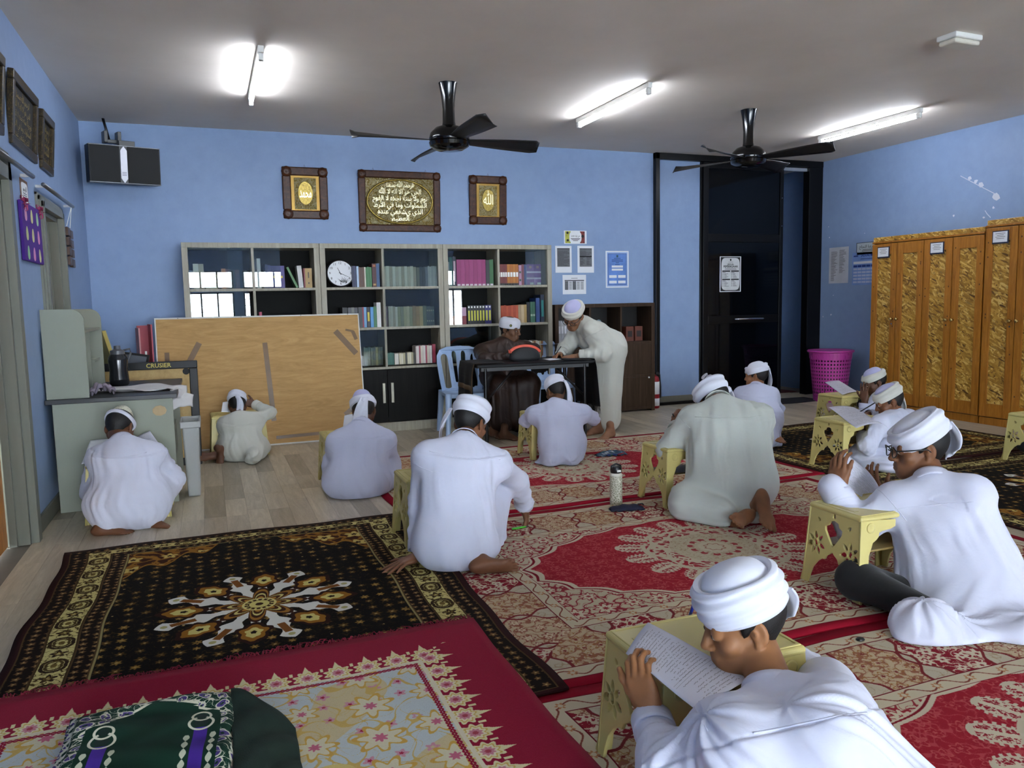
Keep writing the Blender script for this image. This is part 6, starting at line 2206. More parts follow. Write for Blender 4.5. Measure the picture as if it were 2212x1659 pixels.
class Field:
    def __init__(self, h):
        self.h, self.ops = h, []

    def cone(self, a, b, ra, rb=None, k=0.03, sub=False, fold=None):
        a, b = np.array(a, float), np.array(b, float)
        self.ops.append(('c', a, b, ra, ra if rb is None else rb, k, sub, fold))
        return self

    def ell(self, c, r, R=None, k=0.03, sub=False, fold=None):
        R = np.eye(3) if R is None else R
        self.ops.append(('e', np.array(c, float), np.array(r, float), R, None, k, sub, fold))
        return self

    @staticmethod
    def dist(op, x, y, z):
        if op[0] == 'c':
            _, a, b, ra, rb = op[:5]
            ba = b - a
            L2 = max(1e-9, float(ba @ ba))
            px, py, pz = x - a[0], y - a[1], z - a[2]
            t = np.clip((px * ba[0] + py * ba[1] + pz * ba[2]) / L2, 0, 1)
            return np.sqrt((px - t * ba[0]) ** 2 + (py - t * ba[1]) ** 2 + (pz - t * ba[2]) ** 2) - (ra + (rb - ra) * t)
        _, c, r, R = op[:4]
        px, py, pz = x - c[0], y - c[1], z - c[2]
        q = [(R[0, i] * px + R[1, i] * py + R[2, i] * pz) for i in range(3)]
        k0 = np.sqrt(sum((q[i] / r[i]) ** 2 for i in range(3)))
        k1 = np.sqrt(sum((q[i] / r[i] ** 2) ** 2 for i in range(3))) + 1e-9
        return np.where(k0 < 0.2, -float(min(r)) * (1 - k0), k0 * (k0 - 1) / k1)

    def bbox(self, op):
        if op[0] == 'c':
            _, a, b, ra, rb = op[:5]
            return np.minimum(a - ra, b - rb), np.maximum(a + ra, b + rb)
        e = np.sqrt(((op[3] * op[2][None, :]) ** 2).sum(1))
        return op[1] - e, op[1] + e

    def mesh(self, floor_z=None, adapt=0.0):
        h = self.h
        bb = [self.bbox(o) for o in self.ops if not o[6]]
        lo = np.min([b[0] for b in bb], 0) - 4 * h
        hi = np.max([b[1] for b in bb], 0) + 4 * h
        n = np.ceil((hi - lo) / h).astype(int) + 1
        ax = [(lo[i] + np.arange(n[i]) * h).astype(np.float32) for i in range(3)]
        G = np.full(tuple(n), 0.09, np.float32)
        for o in self.ops:
            k = o[5]
            b0, b1 = self.bbox(o)
            m = k + 3 * h
            i0 = np.maximum(0, np.floor((b0 - m - lo) / h).astype(int))
            i1 = np.minimum(n, np.ceil((b1 + m - lo) / h).astype(int) + 1)
            if (i1 <= i0).any():
                continue
            sl = tuple(slice(i0[i], i1[i]) for i in range(3))
            d = self.dist(o, ax[0][sl[0]][:, None, None], ax[1][sl[1]][None, :, None], ax[2][sl[2]][None, None, :]).astype(np.float32)
            g = G[sl]
            if o[6]:
                q = np.maximum(k - np.abs(g + d), 0) / max(k, 1e-6)
                G[sl] = np.maximum(g, -d) + q * q * k * 0.25
            else:
                q = np.maximum(k - np.abs(g - d), 0) / max(k, 1e-6)
                G[sl] = np.minimum(g, d) - q * q * k * 0.25
        if floor_z is not None:
            G = np.maximum(G, (floor_z - ax[2])[None, None, :].astype(np.float32))
        G[[0, -1]] = G[:, [0, -1]] = G[:, :, [0, -1]] = 0.09
        np.clip(G, -3 * h, 3 * h, out=G)
        grid = openvdb.FloatGrid(3 * h)
        grid.copyFromArray(np.ascontiguousarray(G))
        pts, tris, quads = grid.convertToPolygons(isovalue=0.0, adaptivity=adapt)
        P = pts.astype(np.float64) * h + lo
        return P, tris, quads


def arrays_mesh(name, P, tris, quads):
    me = bpy.data.meshes.new(name)
    me.vertices.add(len(P))
    me.vertices.foreach_set('co', P.astype(np.float32).ravel())
    nl = len(tris) * 3 + len(quads) * 4
    me.loops.add(nl)
    me.loops.foreach_set('vertex_index', np.concatenate([tris[:, ::-1].ravel(), quads[:, ::-1].ravel()]).astype(np.int32))
    npoly = len(tris) + len(quads)
    me.polygons.add(npoly)
    st = np.concatenate([np.arange(len(tris)) * 3, len(tris) * 3 + np.arange(len(quads)) * 4]).astype(np.int32)
    me.polygons.foreach_set('loop_start', st)
    me.polygons.foreach_set('use_smooth', np.ones(npoly, bool))
    me.update(calc_edges=True)
    me.validate()
    return me


def sines(P, f, seed):
    r = np.random.RandomState(seed)
    out = 0
    for _ in range(3):
        a, b = r.randn(3) * f, r.randn(3) * f
        out = out + np.sin(P @ a + r.rand() * 6) * np.sin(P @ b + r.rand() * 6)
    return out / 3


def drape_folds(P, N, ops, seed, amp=1.0):
    """folds that follow each limb: lengthwise drapes or compression rings, blended by nearness"""
    W = np.zeros(len(P))
    D = np.zeros(len(P))
    env = 0.35 + 0.65 * smooth01(-0.25, 0.45, sines(P, 7, seed))
    w1, w2 = sines(P, 5, seed + 1), sines(P, 13, seed + 2)
    for i, o in enumerate(ops):
        if o[7] is None or o[6]:
            continue
        mode, n, a = o[7]
        d = Field.dist(o, P[:, 0], P[:, 1], P[:, 2])
        w = np.exp(-np.clip(d, 0, None) / 0.02) + 1e-6
        if o[0] == 'c':
            p0, ba = o[1], o[2] - o[1]
        else:
            p0, ba = o[1] - o[3][:, 2] * o[2][2], o[3][:, 2] * 2 * o[2][2]
        L = np.linalg.norm(ba) + 1e-9
        t = (P - p0) @ (ba / L)
        e1 = np.cross(ba / L, [0.31, 0.87, 0.4])
        e1 /= np.linalg.norm(e1)
        e2 = np.cross(ba / L, e1)
        ph = np.arctan2((P - p0) @ e2, (P - p0) @ e1)
        if mode == 'along':
            x = ph * n + 2.2 * w1 + 0.8 * w2 + t * 4
        elif mode == 'ring':
            x = t * n * 6.283 + 2.0 * w1 + 0.9 * w2 + 0.9 * np.sin(ph * 2 + i)
        else:
            x = t * n * 4 + ph * n * 0.55 + 2.6 * w1 + 1.0 * w2
        s = np.sin(x)
        f = np.sign(s) * np.abs(s) ** 0.75
        f = 0.75 * f + 0.35 * np.sin(2.3 * x + 3 * w1) * env
        f = f - 0.75 * np.exp(-(np.sin(0.83 * x + 1.2 * w1 + i) / 0.2) ** 2) * smooth01(-0.1, 0.5, w2)
        D += w * a * f
        W += w
    D = D / np.maximum(W, 1e-6) * env * amp
    return D


M_CLOTH = {}


def robe_mat(name, col, rough=0.85, sheen=0.15):
    if name not in M_CLOTH:
        t = NT(name)
        v = t.coord('Object')
        n = t.noise(v, 5, 4)
        c = lin(col)
        t.set(Base_Color=t.ramp(n, [(0.3, tuple(x * 0.94 for x in c[:3]) + (1,)), (0.7, c)]), Roughness=rough)
        t.b.inputs['Sheen Weight'].default_value = sheen
        h = t.noise(v, 30, 5, 0.65, 0.6)
        t.bump(h, 0.14, 0.008)
        M_CLOTH[name] = t.m
    return M_CLOTH[name]


def skin_mat(name, col):
    if name not in M_CLOTH:
        t = NT(name)
        v = t.coord('Object')
        c = lin(col)
        n = t.noise(v, 14, 4)
        t.set(Base_Color=t.ramp(n, [(0.3, tuple(x * 0.85 for x in c[:3]) + (1,)), (0.7, (min(1, c[0] * 1.1), c[1] * 1.05, c[2] * 1.02, 1))]), Roughness=0.5)
        t.b.inputs['Specular IOR Level'].default_value = 0.35
        t.bump(t.noise(v, 160, 2), 0.06, 0.002)
        M_CLOTH[name] = t.m
    return M_CLOTH[name]


M_HAIR = mat('black_hair', '0d0a09', 0.55, vary=0.2, vscale=60, bump=0.5, bscale=320, stretch=(1, 1, 0.5))
M_EYEW = mat('eye_white', 'cfc9c0', 0.25, vary=0)
M_IRIS = mat('eye_iris', '1a0e08', 0.15, vary=0)
M_LIP = {}


def add_head(F, c, R, s, k=0.012):
    def T(p):
        return np.array(c) + R @ (np.array(p) * s)

    def E(p, r, kk=k, sub=False, tilt=None):
        RR = R if tilt is None else R @ tilt
        F.ell(T(p), np.array(r) * s, RR, kk * s, sub)

    def Cn(a, b, ra, rb, kk=k, sub=False):
        F.cone(T(a), T(b), ra * s, rb * s, kk * s, sub)
    E((0, -0.014, 0.035), (0.074, 0.094, 0.088))
    E((0, 0.03, -0.035), (0.062, 0.06, 0.078), 0.03)
    E((0, 0.052, -0.072), (0.043, 0.04, 0.042), 0.025)
    E((0, 0.078, -0.1), (0.02, 0.016, 0.016), 0.02)
    for sx in (-1, 1):
        Cn((sx * 0.056, -0.005, -0.05), (sx * 0.025, 0.07, -0.097), 0.018, 0.014, 0.025)
        E((sx * 0.046, 0.062, -0.028), (0.022, 0.018, 0.018), 0.022)
        E((sx * 0.033, 0.096, 0.004), (0.02, 0.016, 0.013), 0.014, True)
        E((sx * 0.033, 0.08, 0.002), (0.0155, 0.0145, 0.0135), 0.004)
    Cn((-0.04, 0.077, 0.022), (0.04, 0.077, 0.022), 0.013, 0.013, 0.015)
    Cn((0, 0.088, 0.012), (0, 0.107, -0.026), 0.009, 0.0125, 0.012)
    E((0, 0.109, -0.03), (0.013, 0.011, 0.010), 0.006)
    for sx in (-1, 1):
        E((sx * 0.0135, 0.1, -0.034), (0.0085, 0.01, 0.0075), 0.005)
    E((0, 0.084, -0.064), (0.028, 0.018, 0.02), 0.014)
    Cn((-0.021, 0.092, -0.0605), (0.021, 0.092, -0.0605), 0.0055, 0.0055, 0.006)
    Cn((-0.018, 0.093, -0.0725), (0.018, 0.093, -0.0725), 0.0068, 0.0068, 0.006)
    Cn((-0.024, 0.102, -0.0665), (0.024, 0.102, -0.0665), 0.0025, 0.0025, 0.004, True)
    for sx in (-1, 1):
        a = sx * 0.32
        tilt = np.array([[math.cos(a), -math.sin(a), 0], [math.sin(a), math.cos(a), 0], [0, 0, 1]])
        E((sx * 0.078, -0.014, -0.006), (0.0085, 0.021, 0.033), 0.006, False, tilt)
        E((sx * 0.0885, -0.010, 0.0), (0.007, 0.0125, 0.021), 0.004, True, tilt)
        E((sx * 0.082, -0.003, -0.003), (0.005, 0.005, 0.007), 0.003, False, tilt)
        E((sx * 0.077, -0.004, -0.034), (0.007, 0.009, 0.010), 0.006)
    return T


def add_hand(F, w, d, n, side, s=1.0, curl=(0.5, 0.6, 0.4), spread=0.10, thumb=0.7, tcurl=0.4, per=None):
    """w wrist, d finger direction, n palm normal (towards what it holds), side towards the thumb"""
    w = np.array(w, float)
    d = np.array(unit(d))
    n = np.array(n, float)
    n = n - d * (n @ d)
    n /= np.linalg.norm(n)
    sd = np.array(side, float)
    sd = sd - d * (sd @ d) - n * (sd @ n)
    sd /= np.linalg.norm(sd)
    R = np.stack([sd, d, n], 1)

    def T(a, b, c):
        return w + (sd * a + d * b + n * c) * s
    F.ell(T(0.0, 0.048, 0.0), np.array((0.04, 0.05, 0.0155)) * s, R, 0.014)
    F.cone(T(0.024, 0.022, 0.002), T(0.03, 0.08, 0), 0.0135 * s, 0.0105 * s, 0.012)
    F.cone(T(-0.022, 0.016, 0.002), T(-0.027, 0.072, 0), 0.0135 * s, 0.0105 * s, 0.012)
    F.cone(T(0, -0.03, 0), T(0, 0.02, 0), 0.024 * s, 0.025 * s, 0.02)
    for i, (a, b, L, r) in enumerate(((0.03, 0.086, 0.094, 0.0092), (0.0105, 0.092, 0.103, 0.0095), (-0.0095, 0.088, 0.096, 0.009), (-0.0275, 0.078, 0.076, 0.0078))):
        c = per[i] if per else curl
        ang = 0.0
        sp = spread * (1.5 - i) * 0.66
        p = T(a, b, 0)
        for seg, fr in enumerate((0.45, 0.3, 0.25)):
            ang += c[seg]
            dirv = (d * math.cos(sp) + sd * math.sin(sp)) * math.cos(ang) + n * math.sin(ang)
            q = p + dirv * L * fr * s
            F.cone(p, q, r * s * (1 - 0.09 * seg), r * s * (0.94 - 0.1 * seg), 0.0045)
            p = q
    p = T(0.026, 0.022, 0.006)
    dv = d * math.cos(thumb) + sd * math.sin(thumb)
    for seg, L in enumerate((0.042, 0.033, 0.026)):
        a = tcurl * seg
        di = dv * math.cos(a) + (n * 0.75 + d * 0.45) * math.sin(a)
        di /= np.linalg.norm(di)
        q = p + di * L * s
        F.cone(p, q, (0.0135, 0.0108, 0.0096)[seg] * s, (0.0108, 0.0098, 0.0078)[seg] * s, 0.008)
        p = q


def add_foot(F, ankle, toe, up, s=1.0, flip=1):
    """ankle joint, direction heel to toe, sole-to-instep direction; flip=+1 puts the big toe on the right of travel"""
    a = np.array(ankle, float)
    d = np.array(unit(toe))
    u = np.array(up, float)
    u = u - d * (u @ d)
    u /= np.linalg.norm(u)
    r = np.cross(d, u) * flip
    R = np.stack([r, d, u], 1)

    def T(x, y, z):
        return a + (r * x + d * y + u * z) * s
    F.ell(T(0, -0.035, -0.038), np.array((0.029, 0.036, 0.03)) * s, R, 0.02)
    F.cone(T(0, 0.0, -0.01), T(0.005, 0.085, -0.04), 0.034 * s, 0.024 * s, 0.03)
    F.ell(T(0.0, 0.045, -0.045), np.array((0.036, 0.07, 0.02)) * s, R, 0.025)
    F.ell(T(0.004, 0.11, -0.052), np.array((0.044, 0.036, 0.0165)) * s, R, 0.02)
    F.cone(T(0, 0, 0.05), T(0, -0.01, -0.03), 0.034 * s, 0.032 * s, 0.03)
    for x, y, L, rr in ((0.031, 0.135, 0.036, 0.0135), (0.009, 0.138, 0.032, 0.0098), (-0.009, 0.133, 0.028, 0.009), (-0.024, 0.124, 0.025, 0.0084), (-0.037, 0.112, 0.02, 0.0078)):
        F.cone(T(x, y, -0.053), T(x * 1.06, y + L * 0.75, -0.057), rr * s, rr * s * 0.92, 0.005)


def head_part(name, fn, nu, nv, m, parent, c, R, s, closed=True, thick=0.0):
    mb = MB()

    def g(u, v):
        p = np.array(c) + R @ (np.array(fn(u, v)) * s)
        return Vector(p)
    mb.grid(g, nu, nv, closed)
    o = mb.build(name, m, parent, smooth=True)
    if thick:
        so = o.modifiers.new('thickness', 'SOLIDIFY')
        so.thickness = thick
        so.offset = 0
    return o


def make_hair(parent, c, R, s):
    def f(u, v):
        az = math.radians(-205 + 230 * u)             # behind the head from temple to temple
        low = -0.066 + 0.072 * smooth01(0.42, 0.8, np.array(abs(u - 0.5) * 2)) - 0.02 * smooth01(0.86, 1.0, np.array(abs(u - 0.5) * 2))
        z = float(low) + (0.085 - float(low)) * v
        q = math.sqrt(max(0.02, 1 - ((z - 0.035) / 0.094) ** 2)) if z > -0.03 else math.sqrt(max(0.02, 1 - ((-0.03 - 0.035) / 0.094) ** 2)) * (1 - 0.6 * (-0.03 - z) / 0.05)
        e = 0.0 if 0.02 < v else -0.006
        return ((0.079 + e) * q * math.cos(az), -0.014 + (0.1 + e) * q * math.sin(az), z)
    o = head_part('hair', f, 40, 12, M_HAIR, parent, c, R, s, False, 0.008 * s)
    return o


def make_turban(parent, c, R, s, m_band, m_cap, seed=0, tilt=-0.12, high=1.0, cap_h=0.0, wide=1.0, tail=None, folds=4, bow=False):
    """wrapped band, dome cap inside it, and an optional tail; tilt lowers the back"""
    r = random.Random(seed)
    p = [r.uniform(0, 6.28) for _ in range(8)]
    ct, stt = math.cos(tilt), math.sin(tilt)

    def til(x, y, z):
        y2, z2 = y * ct - (z - 0.05) * stt, y * stt + (z - 0.05) * ct
        return (x, y2 - 0.012, z2 + 0.05)

    prof = [(0.083, 0.018), (0.094, 0.014), (0.101, 0.024), (0.105, 0.045), (0.105, 0.066), (0.101, 0.084), (0.092, 0.096), (0.08, 0.094), (0.072, 0.082)]

    def band(u, v):
        a = u * 2 * PI
        t = v * (len(prof) - 1)
        i = min(int(t), len(prof) - 2)
        rr = prof[i][0] + (prof[i + 1][0] - prof[i][0]) * (t - i)
        zz = prof[i][1] + (prof[i + 1][1] - prof[i][1]) * (t - i)
        zz = 0.027 + (zz - 0.014) * high
        out = math.sin(min(1, max(0, (v - 0.08) / 0.8)) * PI)
        w = math.sin(folds * PI * v * 1.6 + 0.9 * math.sin(a + p[0]) + 1.3 * math.sin(2 * a + p[1]) * 0.5)
        w = math.copysign(abs(w) ** 0.7, w)
        w2 = math.sin(9 * v + 3 * a + p[2]) * 0.4
        k = rr + out * (0.0038 * w + 0.0018 * w2 + 0.003 * math.sin(a * 2 + p[3]))
        zz += 0.006 * math.sin(a + p[4]) * (0.4 + v) + 0.003 * math.sin(3 * a + p[5]) * v
        return til(k * wide * 0.90 * math.cos(a), k * wide * 1.08 * math.sin(a), zz)
    head_part('turban_band', band, 84, 40, m_band, parent, c, R, s)

    def cap(u, v):
        a = u * 2 * PI
        q = math.cos(v * PI / 2)
        rr = 0.079 * q ** 0.8 * wide
        z = 0.027 + 0.05 * high + (0.113 - 0.05 * high + cap_h) * math.sin(v * PI / 2) ** 0.9
        return til(rr * 0.92 * math.cos(a), rr * 1.1 * math.sin(a), z + 0.0025 * math.sin(a * 3 + p[6]) * q)
    head_part('cap', cap, 40, 14, m_cap, parent, c, R, s)
    if bow:
        for q, (dx, an) in enumerate(((-0.02, 0.5), (0.03, -0.3))):
            def lobe(u, v, dx=dx, an=an):
                a = u * 2 * PI
                t = v
                w = 0.02 * math.sin(PI * min(1, t * 1.05) ** 0.8) + 0.003
                return til(dx + (0.10 * t - 0.03) * math.cos(an) + 0.25 * w * math.sin(a), -0.02 + w * math.cos(a), 0.022 + 0.1 * high + 0.012 + 0.03 * math.sin(t * PI) * 0.6 + (0.10 * t - 0.03) * math.sin(an) * 0.6 + 0.4 * w * math.sin(a))
            head_part('turban_knot', lobe, 14, 14, m_band, parent, c, R, s)
    if tail:
        az, L, wid, knot = tail[:4]
        hang = tail[4] if len(tail) > 4 else (0, 0)
        base = np.array(til(0.098 * wide * 0.9 * math.cos(az), 0.098 * wide * 1.08 * math.sin(az), 0.03))
        bw = np.array(c) + R @ (base * s)
        outw = R @ np.array((math.cos(az), math.sin(az), 0))
        outw[2] = 0
        outw /= max(1e-6, np.linalg.norm(outw))
        sidew = np.cross([0, 0, 1], outw)

        def strip_(u, v):
            t = v
            w = wid * s * (0.55 + 0.6 * math.sin(min(1, t * 1.3) * PI / 2)) * (1 - 0.5 * max(0, t - 0.75) / 0.25)
            q = (u - 0.5) * 2
            drop_ = L * s * t
            off = (0.012 + 0.018 * math.sin(t * PI) + hang[1] * t) * s
            pos = bw + outw * (off + 0.007 * s * math.cos(q * 4 + t * 5 + p[7]) - 0.006 * abs(q) * s) + sidew * (q * w + 0.02 * s * math.sin(t * 3 + p[6]) + hang[0] * t) - np.array((0, 0, 1)) * (drop_ - 0.02 * s + 0.012 * s * q * (t > 0.7) * (t - 0.7) * 5)
            return Vector(pos)
        o = MB().grid(strip_, 14, 30).build('turban_tail', m_band, parent, smooth=True)
        so = o.modifiers.new('thickness', 'SOLIDIFY')
        so.thickness = 0.006
        if knot:
            kb = MB().lathe([(0.004, -0.02), (0.016, -0.012), (0.019, 0.0), (0.015, 0.012), (0.004, 0.018)], 16)
            kb.v = [tuple(Vector(bw + outw * 0.008) + Vector(v) * s) for v in kb.v]
            kb.build('turban_knot', m_band, parent, smooth=True)


def make_eyes(parent, c, R, s):
    for sx in (-1, 1):
        mb = MB()
        ctr = np.array(c) + R @ (np.array((sx * 0.033, 0.0822, 0.002)) * s)
        mb.lathe([(0.0, -0.0128 * s)] + [(0.0128 * s * math.sin(a), -0.0128 * s * math.cos(a)) for a in np.linspace(0.25, PI - 0.25, 10)] + [(0, 0.0128 * s)], 16)
        mb.v = [tuple(Vector(v) + Vector(ctr)) for v in mb.v]
        e = mb.build('eye', M_EYEW, parent, smooth=True)
        ir = MB()
        f = Vector(R @ np.array((0, 1, 0)))
        q = f.to_track_quat('Z', 'Y').to_matrix().to_4x4()
        ir.lathe([(0.0056 * s, 0.0117 * s), (0.004 * s, 0.0131 * s), (0, 0.0134 * s)], 14, mtx=Matrix.Translation(Vector(ctr)) @ q)
        ir.build('iris', M_IRIS, e, smooth=True)
        br = [np.array(c) + R @ (np.array((sx * x, y, z)) * s) for x, y, z in ((0.014, 0.0895, 0.0255), (0.026, 0.0905, 0.031), (0.04, 0.084, 0.031), (0.053, 0.07, 0.025))]
        MB().tube(br, [0.0022 * s, 0.004 * s, 0.0036 * s, 0.0016 * s], 8, flat=0.5).build('eyebrow', M_HAIR, parent, smooth=True)


def lens_mat():
    t = NT('spectacle_lens')
    tr = t.n('ShaderNodeBsdfTransparent')
    tr.inputs[0].default_value = (0.97, 0.98, 0.98, 1)
    gl = t.n('ShaderNodeBsdfGlossy')
    gl.inputs['Roughness'].default_value = 0.02
    mx = t.n('ShaderNodeMixShader')
    mx.inputs[0].default_value = 0.06
    t.l(tr.outputs[0], mx.inputs[1])
    t.l(gl.outputs[0], mx.inputs[2])
    t.l(mx.outputs[0], t.out.inputs[0])
    return t.m


M_LENS = lens_mat()


def make_glasses(parent, c, R, s):
    T = lambda p: Vector(np.array(c) + R @ (np.array(p) * s))
    for sx in (-1, 1):
        lp = [T((sx * (0.034 + 0.026 * math.cos(a)), 0.113 - 0.008 * abs(math.cos(a)) ** 2, 0.0 + 0.021 * math.sin(a))) for a in np.linspace(0, 2 * PI, 25)]
        MB().tube(lp, 0.0023 * s, 8).build('glasses_rim', M_BLACKP, parent, smooth=True)
        MB().add([T((sx * (0.034 + 0.025 * math.cos(a)), 0.112, 0.02 * math.sin(a))) for a in np.linspace(0, 2 * PI, 20, endpoint=False)], [tuple(range(20))]).build('lens', M_LENS, parent)
        MB().tube([T((sx * 0.06, 0.107, 0.008)), T((sx * 0.078, 0.08, 0.008)), T((sx * 0.084, 0.0, 0.006)), T((sx * 0.08, -0.022, -0.012))], 0.0026 * s, 8).build('temple', M_BLACKP, parent, smooth=True)
    MB().tube([T((-0.008, 0.113, 0.004)), T((0, 0.116, 0.008)), T((0.008, 0.113, 0.004))], 0.002 * s, 8).build('bridge', M_BLACKP, parent, smooth=True)


def oriented_ring(name, pts_c, axis, r0, r1, height, m, parent, ex=1.0, seg=36, thick=0.004, ref=(0, 0, 1), lean=0.0):
    """a stand-up collar or cuff: a band round an axis"""
    ax_ = unit(axis)
    e1 = ax_.cross(Vector(ref))
    if e1.length < 0.1:
        e1 = ax_.cross(Vector((1, 0, 0)))
    e1.normalize()
    e2 = ax_.cross(e1)

    def f(u, v):
        a = u * 2 * PI
        r = r0 + (r1 - r0) * v
        return Vector(pts_c) + e1 * (r * ex * math.cos(a)) + e2 * (r * math.sin(a)) + ax_ * (height * v + 0.004 * math.sin(a * 2 + 1))
    o = MB().grid(f, seg, 4, True).build(name, m, parent, smooth=True)
    so = o.modifiers.new('thickness', 'SOLIDIFY')
    so.thickness = thick
    so.offset = 0
    return o


def person(name, label, J, head, hs=1.0, skin='7a5238', robe='w1', h_body=0.006, h_robe=0.009, hands=(), feet=(), robe_extra=None, body_extra=None, turban=None, cap=None, legs=True, robe_legs=True, eyes=False, glasses=False, tw=0.075, tr=(0.125, 0.118), sleeve=(0.068, 0.056, 0.05), floor_z=0.012, seed=1, fold_amp=1.0, yoke=None, collar=True, kk=0.055, group='boys writing at the yellow stools', leg_mat=None, foldspec=None, arm_fold=0.006, cuff=True, seams=True):
    S = J.get('s', 1.0)
    root = thing('person', label, 'person', (J['pel'][0], J['pel'][1], 0.0), 0, group)
    inv = Vector((-J['pel'][0], -J['pel'][1], 0))
    ms, mr = skin_mat('skin_' + skin, skin), ROBES[robe]
    c, fwd, up = head
    R = frame(fwd, up)
    c = Vector(c)
    A = {k: Vector(v) for k, v in J.items() if k != 's'}
    side = (A['sr'] - A['sl']).normalized()
    # --- body
    F = Field(h_body)
    nb = A['neck']
    F.cone(A['pel'], A['chest'], 0.095 * S, 0.085 * S, 0.05)
    F.cone(A['chest'] - side * 0.05 * S, A['chest'] + side * 0.05 * S, 0.075 * S, 0.075 * S, 0.05)
    F.cone(A['chest'], nb, 0.065 * S, 0.05 * S, 0.04)
    hb = c + Vector(R @ np.array((0, -0.018, -0.06))) * hs
    F.cone(nb, hb, 0.056 * S, 0.05 * hs, 0.03)
    for sd in 'lr':
        F.cone(nb, A['s' + sd], 0.042 * S, 0.045 * S, 0.03)
        F.cone(A['s' + sd], A['e' + sd], 0.046 * S, 0.037 * S, 0.02)
        F.cone(A['e' + sd], A['w' + sd], 0.037 * S, 0.026 * S, 0.015)
        if legs:
            hip = A['pel'] + side * (0.085 * S * (1 if sd == 'r' else -1)) + Vector((0, 0, -0.02))
            F.cone(hip, A['k' + sd], 0.085 * S, 0.058 * S, 0.04)
            F.cone(A['k' + sd], A['a' + sd], 0.056 * S, 0.035 * S, 0.03)
    for hd in hands:
        add_hand(F, *hd[0], **hd[1])
    for ft in feet:
        add_foot(F, *ft[0], **ft[1])
    if body_extra:
        body_extra(F)
    T = add_head(F, c, R, hs)
    P, tr_, qd = F.mesh(floor_z - 0.004 if floor_z is not None else None, adapt=0.0)
    body = link('body', arrays_mesh('body', P, tr_, qd), ms, root)
    body.location = inv
    # --- robe
    F = Field(h_robe)
    lng = foldspec or ('along', 7, 0.006)
    r0, r1 = tr
    for q in (-1, 1):
        F.cone(A['pel'] + side * q * tw * S, A['chest'] + side * q * tw * 1.05 * S, r0 * S, r1 * S, kk, fold=lng)
    F.cone(A['pel'], A['chest'], r0 * 1.02 * S, r1 * 1.04 * S, kk, fold=lng)
    up_ = (nb - A['chest']).normalized()
    F.cone(A['chest'], nb - up_ * 0.035, 0.11 * S, 0.07 * S, 0.06, fold=('along', 6, 0.003))
    for sd in 'lr':
        F.cone(A['chest'] + up_ * 0.02, A['s' + sd].lerp(A['chest'], 0.25), 0.1 * S, 0.085 * S, 0.07, fold=('along', 5, 0.004))
    for sd in 'lr':
        F.cone(nb - up_ * 0.03, A['s' + sd], 0.062 * S, 0.072 * S, 0.06, fold=('along', 4, 0.003))
        F.cone(A['s' + sd], A['e' + sd], sleeve[0] * S, sleeve[1] * S, 0.04, fold=('spiral', 5, arm_fold))
        wend = A['w' + sd] + (A['e' + sd] - A['w' + sd]).normalized() * 0.045
        F.cone(A['e' + sd], wend, sleeve[1] * S, sleeve[2] * S, 0.035, fold=('ring', 11, arm_fold))
        if robe_legs:
            hip = A['pel'] + side * (0.085 * S * (1 if sd == 'r' else -1))
            F.cone(hip, A['k' + sd], 0.115 * S, 0.085 * S, kk + 0.015, fold=('along', 5, 0.007))
            F.cone(A['k' + sd], A['a' + sd], 0.085 * S, 0.07 * S, kk + 0.015, fold=('spiral', 5, 0.007))
    if robe_extra:
        robe_extra(F)
    P, tr_, qd = F.mesh(floor_z)
    me = arrays_mesh('robe', P, tr_, qd)
    N = np.empty(len(P) * 3, np.float32)
    me.vertices.foreach_get('normal', N)
    N = N.reshape(-1, 3).astype(np.float64)
    D = drape_folds(P, N, F.ops, seed, fold_amp)
    if yoke is not None:
        yc, yn, ylim = np.array(yoke[0]), np.array(unit(yoke[1])), yoke[2]
        dd = (P - yc) @ yn + 0.006 * np.sin((P - yc) @ np.array(side) * 9)
        near = (np.linalg.norm(P - yc, axis=1) < ylim).astype(float)
        D += near * (0.004 * smooth01(-0.004, 0.002, dd) * (1 - smooth01(0.0, 0.14, dd)) + 0.0025 * np.exp(-(dd / 0.004) ** 2))
    if floor_z is not None:
        D *= smooth01(floor_z + 0.002, floor_z + 0.03, P[:, 2])
    P = P + N * D[:, None]
    me.vertices.foreach_set('co', P.astype(np.float32).ravel())
    me.update()
    ro = link('robe', me, mr, root)
    ro.location = inv
    bvh = BVHTree.FromPolygons([tuple(p) for p in P], [tuple(q) for q in tr_] + [tuple(q) for q in qd])
    if yoke is not None and seams:
        bk = Vector(unit(Vector(yoke[1]).cross(side)))
        if len(yoke) > 3:
            bk = Vector(unit(yoke[3]))
        if bk.y > 0 and len(yoke) < 4:
            bk = -bk
        hw = (A['sr'] - A['sl']).length * 0.5
        mid = (A['sl'] + A['sr']) / 2
        pts = []
        for q in np.linspace(-1, 1, 33):
            o_ = Vector(yoke[0]) + side * ((mid - Vector(yoke[0])).dot(side) + q * hw * 0.98) + bk * 0.5
            h_ = bvh.ray_cast(o_, -bk, 1.0)
            if h_[0] is not None:
                pts.append(h_[0] - bk * 0.0002 + inv)
        if len(pts) > 4:
            MB().tube(pts, 0.0022 * S, 6).build('yoke_seam', mr, root, smooth=True)
